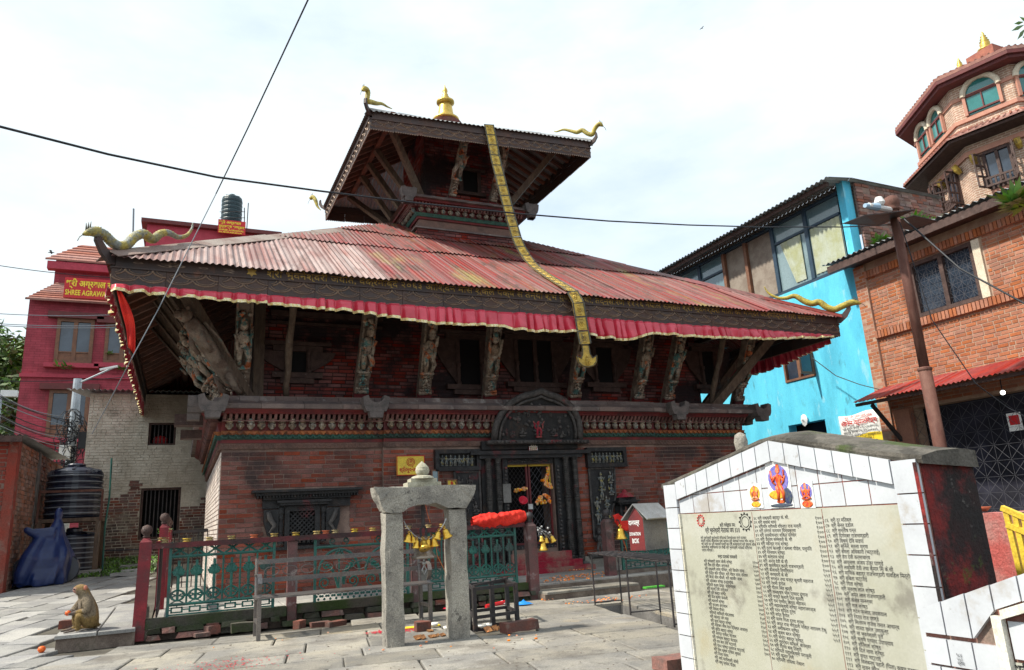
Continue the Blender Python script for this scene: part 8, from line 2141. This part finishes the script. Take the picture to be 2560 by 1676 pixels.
def lowwin(i, t, w):
 z0, z1 = 11.55, 12.9; c, d, n = on_face(i, t, z0, .03, Wl2); f = MB()
 f.prism([c - d*w/2, c + d*w/2, c + d*w/2 + V((0, 0, z1 - z0)), c - d*w/2 + V((0, 0, z1 - z0))], n*.03); o = f.build('window', m_glass_dk, tw)
 e = MB()
 for s in (-1, 0, 1): e.bar(c + d*s*w/2 + n*.05, c + d*s*w/2 + V((0, 0, z1 - z0)) + n*.05, .1, .1, n)
 e.bar(c - d*w/2 + n*.05, c + d*w/2 + n*.05, .1, .1); e.bar(c - d*w/2 + V((0, 0, z1 - z0)) + n*.05, c + d*w/2 + V((0, 0, z1 - z0)) + n*.05, .1, .1); e.build('window_frame', m_wood_dk, o)
 e = MB(); b0 = c + n*.25 + V((0, 0, .05))
 for z in (.0, .28): e.bar(b0 - d*w*.6 + V((0, 0, z)), b0 + d*w*.6 + V((0, 0, z)), .06, .07)
 for k in range(7): e.bar(b0 + d*w*(k/6 - .5)*1.1, b0 + d*w*(k/6 - .5)*1.1 + V((0, 0, .28)), .06, .05, n)
 e.build('balustrade', m_wood_dk, o)
 e = MB(); e.bar(c - d*w*.6 - V((0, 0, .5)) + n*.08, c + d*w*.6 - V((0, 0, .5)) + n*.08, .16, .12); e.bar(c - d*w*.5 - V((0, 0, .25)) + n*.03, c + d*w*.5 - V((0, 0, .25)) + n*.03, .05, .42); e.build('sill', m_tband, o)
 for s in (-1, 1):
  h_ = c + d*s*w/2; e = MB(); q = (n*.9 + d*s*.35).normalized()*.55
  for z in (.05, .45, .85, 1.28): e.bar(h_ + V((0, 0, z)), h_ + q + V((0, 0, z)), .05, .06)
  for k in (0, .5, 1): e.bar(h_ + q*k + V((0, 0, .05)), h_ + q*k + V((0, 0, 1.3)), .05, .05, n)
  e.build('open_shutter', m_wood_dk, o)
 for s in (-1, 1):
  e = MB(); q = c + d*s*(w/2 + .3) + V((0, 0, z1 - z0)); e.tube([q + n*.02 - V((0, 0, .25)), q + n*.12 - V((0, 0, .1)), q + n*.22 + V((0, 0, .08))], [.08, .12, .1], 7); e.build('gilt_bracket', m_goldplate, o)
lowwin(0, .5, .8); lowwin(7, .62, .6); lowwin(7, .2, .6); lowwin(1, .35, 1.0)
def spire(p, s, par):
 MB().lathe([(.5*s, 0), (.55*s, .08*s), (.35*s, .18*s), (.48*s, .26*s), (.48*s, .34*s), (.26*s, .42*s), (.3*s, .72*s), (.2*s, .8*s), (.28*s, .88*s), (.16*s, .98*s), (.22*s, 1.06*s), (.12*s, 1.16*s), (.17*s, 1.24*s), (.08*s, 1.34*s), (.1*s, 1.42*s), (.02*s, 1.6*s)], tuple(p), 16).build('spire', m_gold, par, smooth=True)
c1 = on_plane(2468, 135, (26.6, 14.2, 0), ray(2468, 135) * V((1, 1, 0))); spire((c1.x, c1.y, c1.z), .6, tw); MB().prism([V((c1.x - .5, c1.y - .5, c1.z - .9)), V((c1.x + .5, c1.y - .5, c1.z - .9)), V((c1.x + .5, c1.y + .5, c1.z - .9)), V((c1.x - .5, c1.y + .5, c1.z - .9))], (0, 0, .89)).build('spire_base', m_rtile, tw)
c2 = on_plane(2402, 176, (27.5, 17.5, 0), ray(2402, 176) * V((1, 1, 0))); spire((c2.x, c2.y, c2.z), .36, tw)
# leafy twig reaching in at the top right corner
lv = thing('leafy_twig', 'green leafy twig reaching in at the top right corner', 'twig', at(2560, 60, Y=6)); mb = MB()
for (u0, v0, u1, v1, wd) in ((2562, 62, 2528, 78, 8), (2565, 70, 2543, 100, 9), (2560, 55, 2535, 60, 7), (2575, 55, 2548, 42, 7), (2570, 85, 2556, 96, 6)):
 a, b = at(u0, v0, Y=5), at(u1, v1, Y=5.05); m_ = (a + b)/2; s = (b - a).cross(V((.3, 1, .2))).normalized()*wd/1804*6
 mb.add([a, m_ + s + V((0, .01, 0)), b, m_ - s], [(0, 1, 2, 3)])
mb.build('leaves', m_leaf_b, lv); MB().tube([at(3600, -500, Y=4), at(3000, -150, Y=4.6), at(2600, 30, Y=5), at(2565, 65, Y=5)], [.02, .014, .006, .004], 5).build('stem', m_bark, lv)
fern(at(2548, 510, X=14.2), .5, 140, 'green leaves at the right edge above the brick house roof');
# ------------------------------------------------------------------ white tiled memorial
MX = 3.42
my0, my1, mze, mza = 2.58, 4.78, 1.37, 1.60
mm = thing('memorial', 'white tiled gabled memorial wall with a marble slab of black donor names', 'memorial', (MX, (my0 + my1)/2, 0))
ymid = at(1923, 1103, X=MX).y
dpt = .40
core = MB(); core.prism([(MX + .02, my0, -.05), (MX + .02, my1, -.05), (MX + .02, my1, mze), (MX + .02, ymid, mza), (MX + .02, my0, mze)], (dpt, 0, 0)); core.build('core', m_redplaster, mm)
# cement cap, humped and rough
cap = MB(); n = 16; rows = []
for i in range(n + 1):
 y = my0 - .03 + (my1 - my0 + .06)*i/n
 z = mze - .01 + (mza - mze)*max(0, 1 - abs(y - ymid)/((my1 - ymid) if y > ymid else (ymid - my0)))
 rows.append([V((MX + x, y, z + hgt + .01*mnoise.noise(V((x*9, y*9, 0))))) for x, hgt in ((.0, .0), (-.008, .02), (.0, .04), (.12, .065), (.3, .075), (.42, .06), (.425, -.03), (.0, -.0))])
cap.grid(rows); cap.quad(*rows[0][:-1]); cap.quad(*rows[-1][:-1][::-1]); cap.build('cement_cap', m_cement, mm, smooth=False)
def tile(ya, yb, za, zb, x=MX, mat=m_tile, th=.02, j=.0035, name='tile', par=None, poly=None):
 pts = poly or [(ya, za), (yb, za), (yb, zb), (ya, zb)]
 c = (sum(p[0] for p in pts)/len(pts), sum(p[1] for p in pts)/len(pts)); e = .0034
 P = [(c[0] + (p[0] - c[0])*(1 - e/max(.01, abs(p[0] - c[0]))) if abs(p[0] - c[0]) > .01 else p[0], c[1] + (p[1] - c[1])*(1 - e/max(.01, abs(p[1] - c[1]))) if abs(p[1] - c[1]) > .01 else p[1]) for p in pts]
 mb = MB(); mb.prism([V((x, p[0], p[1])) for p in P], (th, 0, 0)); return mb.build(name, mat, par or mm)
MB().prism([(MX + .012, my0 + .004, 0), (MX + .012, my1 - .004, 0), (MX + .012, my1 - .004, mze - .004), (MX + .012, ymid, mza - .004), (MX + .012, my0 + .004, mze - .004)], (.007, 0, 0)).build('grout_bed', m_grout, mm)
cwid, th_ = .155, .152
z = .0
k = 0
zt_top = mze - .1
while z < 1.30:
 zb = z + th_
 if z + th_ > 1.30: zb = mze + .02
 tile(my1 - cwid, my1, z, zb, MX - .012)
 tile(my0, my0 + cwid, z, zb, MX - .012); z += th_
MB().box(MX - .0128, MX - .0121, my0 + .0, my0 + .022, .3, mze).build('red_paint_edge', m_redplaster, mm)
# raking tiles
def rake(ya, za, yb, zb, n, w=.135):
 for i in range(n):
  a, b = i/n, (i + 1)/n; y0, z0, y1, z1 = ya + (yb - ya)*a, za + (zb - za)*a, ya + (yb - ya)*b, za + (zb - za)*b; tile(0, 0, 0, 0, MX - .014, poly=[(y0, z0), (y1, z1), (y1, z1 - w), (y0, z0 - w)])
rake(my1 - cwid - .0, mze + .035 - .0, ymid, mza, 8); rake(ymid, mza, my0 + cwid, mze + .03, 7)
# inner pediment tiles
pz0 = at(1745, 1283, X=MX).z + .0; hz = .135
y = my1 - cwid; yi0, yi1 = my0 + cwid, my1 - cwid
def roofz(y): return mze + .035 + (mza - mze - .035)*max(0, 1 - abs(y - ymid)/((my1 - cwid - ymid) if y > ymid else (ymid - my0 - cwid))) - .137
ncol = 11
for i in range(ncol):
 a, b = yi0 + (yi1 - yi0)*i/ncol, yi0 + (yi1 - yi0)*(i + 1)/ncol
 za, zb = roofz(a), roofz(b)
 if min(za, zb) > pz0 + .02: tile(0, 0, 0, 0, MX + .008, poly=[(a, pz0), (b, pz0), (b, min(zb, pz0 + hz)), (a, min(za, pz0 + hz))])
 if max(za, zb) > pz0 + hz + .02:
  pl_y = [(a, pz0 + hz), (b, pz0 + hz), (b, max(zb, pz0 + hz + .002)), (a, max(za, pz0 + hz + .002))]; tile(0, 0, 0, 0, MX + .008, poly=pl_y)
# reveal tiles on the inner side of the left column
z = 0
while z < pz0: MB().box(MX - .011, MX + .05, my1 - cwid - .012, my1 - cwid - .0005, z + .002, min(z + th_, pz0) - .002).build('reveal_tile', m_tile_dirty, mm); z += th_
z = 0
while z < 1.33: MB().box(MX - .0, MX + dpt*.22, my1 + .0005, my1 + .012, z + .002, z + th_ - .002).build('edge_tile', m_tile_dirty, mm); z += th_
slab_ = MB().box(MX + .006, MX + .0115, yi0, yi1 - .012, 0, pz0 - .004).build('marble_slab', m_marble, mm)
nx = (-1, 0, 0)
def mtext(body, size, u, v, width, **k): p = at(u, v, X=MX + .006); return text(body, size, p, (0, -1, 0), (0, 0, 1), m_blacktxt, slab_, 'inscription', width=width, depth=.0012, **k)
mtext('श्री गणेशाय नमः', .036, 1800, 1318, .16, bold=.01); mtext('श्री भुवनेश्वरी माताको जय ॥३॥', .046, 1764, 1332, .36, bold=.01)
mtext('श्री भुवनेश्वरी गुह्येश्वरी मन्दिरको जिर्णोद्धार गर्ने दाताहरु\nशान्ती गुठीको सौजन्यमा पुजा अर्चना श्री माताको दर्शन गर्न आउनु\nभई अतुल दान श्री माताको पुजारी बन देवी कर्माचार्य श्री सुवर्ण लाल\nकर्माचार्य सपरिवारमा दान राखी श्री भुवनेश्वरी माताको मन्दिरमा\nप्रदान गरिएको ।', .026, 1752, 1348, .56, lines=.82, bold=.0)
mtext('चन्दा दाताको नामावली', .03, 1795, 1395, .2, bold=.01)
nm = ['श्री गुणेश्वरी शुमन जोशी श्रेष्ठ', 'श्री शिव हरि मोहन अग्रवाल', 'श्री सुकुमारी लामा परिवार, श्री किशोर लामा', 'श्री चन्द्र मुनि परिवार, श्री मोहन लामा परिवार', 'श्री बिन्द लाल चौधरी, श्री महाबीर लामा', 'श्री ओमकार श्रेष्ठ इन्द्रचोक', 'श्रीमती कुसुम ठाकुर  ज्ञानेश्वर', 'श्री सारदा देवी तन्दुकार', 'श्री हरि चन्द्र श्रेष्ठ', 'श्री दिल कुमार कपाली', 'श्री बलराम श्रेष्ठ', 'श्री सन्जय अग्रवाल', 'श्री विमला गौचन', 'श्रीमती सावित्री मोदनायक', 'श्री महेन्द्र जंग शाह', 'श्री सूर्य बहादुर श्रेष्ठ', 'श्री सज्जन रमेश मान दिक्षित आचार्य', 'श्री बुद्धि बहादुर श्रेष्ठ', 'श्री अनन्त प्रसाद भेटवाल', 'श्री धनेश्वर बहादुर भेटवाल', 'श्री राम बान देवी भट्टराई', 'श्री चेतन श्रेष्ठ पूर्वराज भट्टराई', 'श्री शिव कृष्ण प्रसाद सुवाल', 'श्री लिला शर्मा', 'श्री आई सत्येश्वरी जोशी', 'श्री बाबु प्रसाद पौडेल']
mtext('\n'.join(nm), .028, 1760, 1406, .44, lines=.95, bold=.004)
dg_ = '०१२३४५६७८९'
num = lambda n: ''.join(dg_[int(c)] for c in str(n))
mtext('\n'.join(num(n) for n in (11001, 11001, 5505, 5001, 5001, 5001, 3001, 2101, 2001, 2001, 2001, 2001, 1501, 1501, 1501, 1101, 1101, 1101, 1051, 1025, 1005, 1001)), .03, 1882, 1411, .058, lines=.88, bold=.006)
c2n = ['श्री लक्ष्मी बहादुर के. सी.', 'श्री सुवास थापा', 'श्रीमान श्रीमती रविन्द्र राज मल्ली', 'श्री हरेराम नारायण विश्वकर्मा', 'श्री तुल्सीचन्द्र शक्ति परिवार', 'श्री उत्तम सरस्वती के. सी', 'श्री महेन्द्र राज श्रेष्ठ', 'श्री दुर्गा कान्छी र कमला पौडेल, पशुपति', 'श्री रत्नमान श्रेष्ठ', 'श्री कल्याण थापा', 'श्री अन्जु देवी के सी', 'श्री कुसलमान छत्री राजभण्डारी', 'श्री कलावती तिमल्सिना', 'श्री सरस्वती के सी', 'श्री भगवान तथा चन्द्र कुमारी महाराज', 'श्री रेशमी डंगोल', 'श्री गीतम सिंह खत्री', 'श्री रामकृष्ण भीम प्रसाद ढुंगाना', 'श्री चन्द्र कुमारी दिल कुमारी', 'श्री राम प्रसाद बिन्दा महाजन', 'श्री महालक्ष्मी श्रेष्ठ महाराजगञ्ज', 'श्री रत्न सुनिता दुर्गा', 'श्री सप्त डंगोल', 'श्री पारस गिता दुर्गा शर्मा', 'श्री अमृत राज भण्डारी भक्ति नारायण टेकु', 'श्री अशोकमान श्रेष्ठ', 'श्री कृष्ण बदन श्रेष्ठ', 'श्री चन्द्र बहादुर श्रेष्ठ', 'श्री सुदर्शन काफ्ले, बानेश्वर', 'श्री प्रिया बाबु तिवारी', 'श्रीमती महालक्ष्मी पराजुली', 'श्री कुमार गिरी', 'श्रीमती राधिका रोसारा']
mtext('\n'.join(num(38 + i) + ' ' + t for i, t in enumerate(c2n)), .028, 1884, 1300, .48, lines=.95, bold=.004)
mtext('\n'.join(num(n) for n in [1001]*12 + [551]*14), .03, 2038, 1300, .062, lines=.9, bold=.006)
c3n = ['श्री दुर मतिवल', 'श्री सन्तु डडोल', 'श्री सन्तोष पन्त', 'श्री दिगम्बर राजभण्डारी', 'श्री विष्णु देवि सडपा', 'श्री सुनिल, सरला शर्मा', 'श्री बमला अधिकारी (भट्टराई)', 'श्री हेरा देवी कर्माचार्य', 'श्री आयुस्मा अजय उजुर पाण्डे', 'श्री लक्ष्मी देवी तथा कुमार सिं के.सी', 'श्री माणिक बहादुर राजभण्डारी चावहिल मित्रोपा', 'श्री बबिता भट्टराई', 'श्री गिता श्रेष्ठ', 'श्री सुवर्ण लाल श्रेष्ठ', 'श्री अमृत लाल राजभण्डारी', 'श्री केशव मानन्धर', 'श्री गज श्रेष्ठ', 'श्री गदेन प्रसाद जयसवाल', 'श्री नित्य राज पाण्डे', 'श्री सितारम राजेश रासन आचार्य', 'श्री शारदा खरेल उमाकुन्द', 'श्री मां भुवनेश्वरी पूरी', 'श्री कृष्ण प्रसाद उपाध्याय', 'श्री शर्मिला श्रेष्ठ', 'श्री दिल माया श्रेष्ठ', 'श्री सप्त भट्टराई', 'श्री विशबन्धु पहारी (पिता) कृष्ण प्रसाद', 'श्री सुजन खरेल', 'श्री मोहन गिरी']
mtext('\n'.join(num(86 + i) + '  ' + t for i, t in enumerate(c3n)), .030, 2062, 1306, .52, lines=.96, bold=.004)
for u in (1880, 2056):
 p = at(u, 1290, X=MX + .005); MB().box(MX + .0045, MX + .0058, p.y - .0015, p.y + .0015, 0, pz0 - .01).build('ruled_line', m_grout, slab_)
for (u, v, r0, m_) in ((1752, 1302, .035, m_redtxt), (1863, 1305, .05, m_blacktxt)):
 c = at(u, v, X=MX + .004); e = MB()
 for q in (1, .7): e.tube([c + V((0, r0*q*math.cos(k*.5236), r0*q*math.sin(k*.5236))) for k in range(13)], .002, 4, False)
 for k in range(12): e.ball((c.x, c.y + r0*1.12*math.cos(k*.5236), c.z + r0*1.12*math.sin(k*.5236)), .006, 5, 4)
 e.build('emblem', m_, slab_)
# printed picture tiles of three deities
def pic(u0, v0, u1, v1, bgm, figm, halo, seed, seated, sub):
 a, b = at(u0, v0, X=MX + .006), at(u1, v1, X=MX + .006); y0, y1, z0, z1 = b.y, a.y, b.z, a.z
 o = MB().box(MX + .0035, MX + .0078, y0, y1, z0, z1).build('picture_tile', m_white, mm)
 h = (z1 - z0); yc = (y0 + y1)/2; e = MB(); e.lathe([(h*.3, 0), (h*.3, .002), (0, .002)], (0, 0, 0), 20, Matrix.Translation((MX + .0034, yc, z0 + h*.62)) @ Matrix.Rotation(R_(-90), 4, 'Y')); e.build('halo', halo, o)
 e = MB(); figure(e, (MX + .0012, yc, z0 + h*.12), h*.82, V((0, -1, 0)), V((-.02, 0, 0)), V((0, 0, 1)), seed, 4, seated); e.build('printed_figure', figm, o, smooth=True)
 for (m_, dz, ry, rz, dy) in sub:
  e = MB(); e.ball((MX + .0012, yc + dy*h, z0 + dz*h), (.0012, ry*h, rz*h), 10, 6); e.build('printed_shape', m_, o, smooth=True)
m_pr_red = M('print_red', (.6, .04, .03), (.7, .2, .03), 60, .4, bump=0); m_pr_yel = M('print_yellow', (.75, .5, .04), (.7, .25, .03), 60, .4, bump=0); m_pr_blue = M('print_blue', (.1, .12, .45), (.25, .2, .5), 60, .4, bump=0); m_pr_skin = M('print_skin', (.62, .35, .2), (.6, .1, .06), 50, .4, bump=0); m_pr_navy = M('print_navy', (.03, .04, .12), (.08, .1, .1), 50, .4, bump=0)
pic(1868, 1212, 1910, 1270, None, m_pr_skin, m_pr_yel, 1, True, ((m_pr_red, .58, .13, .16, 0), (m_pr_yel, .16, .3, .12, 0)))
pic(1912, 1158, 1986, 1268, None, m_pr_red, m_pr_blue, 2, False, ((m_pr_yel, .28, .25, .1, .1), (m_pr_navy, .24, .14, .18, -.22), (m_pr_navy, .05, .36, .04, 0), (m_pr_skin, .8, .06, .07, 0)))
pic(1994, 1205, 2040, 1270, None, m_pr_red, m_pr_blue, 3, True, ((m_pr_red, .16, .28, .14, 0), (m_pr_skin, .8, .08, .09, 0)))
# ------------------------------------------------------------------ second, lower tiled memorial close by at the right
m2 = thing('tiled_wall', 'lower white tiled wall with a sloping top in the right foreground', 'wall', (3.0, 2.4, 0))
NX = 2.98
Q = lambda u, v: at(u, v, X=NX)
tl_ = Q(2300, 1530); tr_ = Q(2560, 1440); bl2 = Q(2340, 1676)
ytl = Q(2296, 1500).y; sl_ = (Q(2700, 1385).z - Q(2390, 1490).z)/(Q(2390, 1490).y - Q(2700, 1385).y)
y_a = Q(2300, 1530).y; z_a = Q(2345, 1505).z
zf = lambda y: z_a + (Q(2345, 1505).y - y)*sl_
yend = y_a - 1.1
mb = MB(); mb.prism([(NX + .02, y_a, -.05), (NX + .02, yend, -.05), (NX + .02, yend, zf(yend)), (NX + .02, y_a, zf(y_a))], (.36, 0, 0)); mb.build('core', m_redplaster, m2)
mb = MB(); mb.prism([(NX + .008, y_a - .003, 0), (NX + .008, yend, 0), (NX + .008, yend, zf(yend) - .003), (NX + .008, y_a - .003, zf(y_a) - .003)], (.011, 0, 0)); mb.build('grout_bed', m_grout, m2)
pw = .10; y = y_a
while y > yend + .05:
 yb2 = y - .115; tile(0, 0, 0, 0, NX - .012, par=m2, poly=[(y, zf(y)), (yb2, zf(yb2)), (yb2, zf(yb2) - pw if yb2 < y_a - .34 else zf(y_a) - pw), (y, zf(y) - pw if y < y_a - .34 else zf(y_a) - pw)]); y = yb2
z = zf(y_a) - pw - .012; row = 0
while z > 0:
 y = y_a - .0 + (0 if row % 2 else -.0)
 off = .05 if row % 2 else 0
 yy = y_a
 while yy > y_a - .32:
  w_ = .11 - (off if yy == y_a else 0); tile(yy - w_, yy, z - .11, min(z, zf(yy) - pw - .01), NX - .010, par=m2); yy -= w_
 z -= .113; row += 1
MB().box(NX - .03, NX + .0, y_a - .375, y_a - .335, 0, zf(y_a - .35) - pw - .02).build('panel_border', m_tile_dirty, m2)
mb = MB(); ya_, yb_ = y_a - .376, yend; mb.prism([(NX - .03, ya_, zf(ya_) - pw - .005), (NX - .03, yb_, zf(yb_) - pw - .005), (NX - .03, yb_, zf(yb_) - pw - .04), (NX - .03, ya_, zf(ya_) - pw - .04)], (.035, 0, 0)); mb.build('panel_border', m_tile_dirty, m2)
MB().box(NX - .001, NX + .006, yend, y_a - .376, 0, zf(y_a - .38) - pw - .2).build('marble_slab', m_marble, m2)
y = y_a - .38
while y > yend + .1: tile(y - .12, y, zf(y_a - .38) - pw - .19, zf(y) - pw - .045, NX - .004, par=m2); y -= .123
p = Q(2400, 1660); text('९८४\n५५२\nश्रीम', .02, (NX - .012, p.y, p.z + .03), (0, -1, 0), (0, 0, 1), m_blacktxt, m2, 'handwriting', width=.03, depth=.0015, lines=.8)
p = Q(2535, 1670); text('श्री', .05, (NX - .002, p.y, p.z - .02), (0, -1, 0), (0, 0, 1), m_blacktxt, m2, 'inscription', width=.06, depth=.0015, bold=.02)
# broken red stub between the two memorials
o = rough(MB().box(MX + .0, MX + .4, my0 - .2, my0 - .005, 0, at(2320, 1500, X=MX).z), .015, 4, 3).build('broken_stub', m_redplaster, None); tag(o, 'broken mossy red plaster stub between the two tiled memorials', 'wall')
# pink plastered pier and yellow railing behind, at the right edge
a = at(2440, 1285, X=4.6); b = at(2520, 1430, X=4.6)
o = rough(MB().box(4.6, 5.0, at(2545, 1300, X=4.6).y, at(2440, 1285, X=4.6).y, 0, a.z), .012, 6, 3).build('plaster_pier', m_pinkplaster, None); tag(o, 'short pink plastered pier behind the memorial at right', 'pier')
q = at(2455, 1280, X=4.8); o = MB().lathe([(.03, 0), (.06, .03), (.05, .03), (.025, .008)], (0, 0, 0), 12).build('clay_lamp', m_clay, None, smooth=True); o.location = (q.x, q.y, a.z + .008); tag(o, 'small clay lamp dish on top of the pink pier', 'oil lamp')
yr = thing('yellow_railing', 'yellow painted railing running up at the right edge', 'railing', at(2520, 1300, X=4.4))
p0, p1 = at(2505, 1270, X=4.4), at(2600, 1310, X=4.4); p2, p3 = at(2518, 1312, X=4.4), at(2600, 1345, X=4.4)
for (a, b) in ((p0, p1), (p2, p3)): MB().bar(a, b, .03, .03).build('rail', m_yellow, yr)
for t in (.1, .35, .6, .85): MB().bar(p0.lerp(p1, t), p2.lerp(p3, t) - V((0, 0, .3)), .03, .02, (1, 0, 0)).build('baluster', m_yellow, yr)
for (u, v, y, lb) in ((1755, 71, 40, 'tiny dark bird high in the sky right of the finial'), (128, 632, 35, 'tiny dark bird in the sky left of the red house')):
 c = at(u, v, Y=y); b_ = thing('bird', lb, 'bird', tuple(c)); MB().tube([c - V((.12, 0, 0)), c, c + V((.12, 0, .02))], [.01, .035, .01], 6).build('body', m_wire, b_)
 for s in (-1, 1): MB().prism([c, c + V((.05, s*.1, .05)), c + V((-.02, s*.28, .02)), c + V((-.06, s*.1, .03))], (0, 0, .008)).build('wing', m_wire, b_)
# round wooden club standing behind the memorial
q = at(1852, 1105, Y=7.5); o = MB().lathe([(.05, -.8), (.05, -.16), (.075, -.12), (.09, 0), (.07, .09), (.02, .12), (0, .125)], (q.x, q.y, q.z), 14).build('stone_finial', m_gate, None, smooth=True, loc=(q.x, q.y, 0));
mb2 = o; tag(o, 'round weathered stone finial rising behind the memorial roof', 'finial')
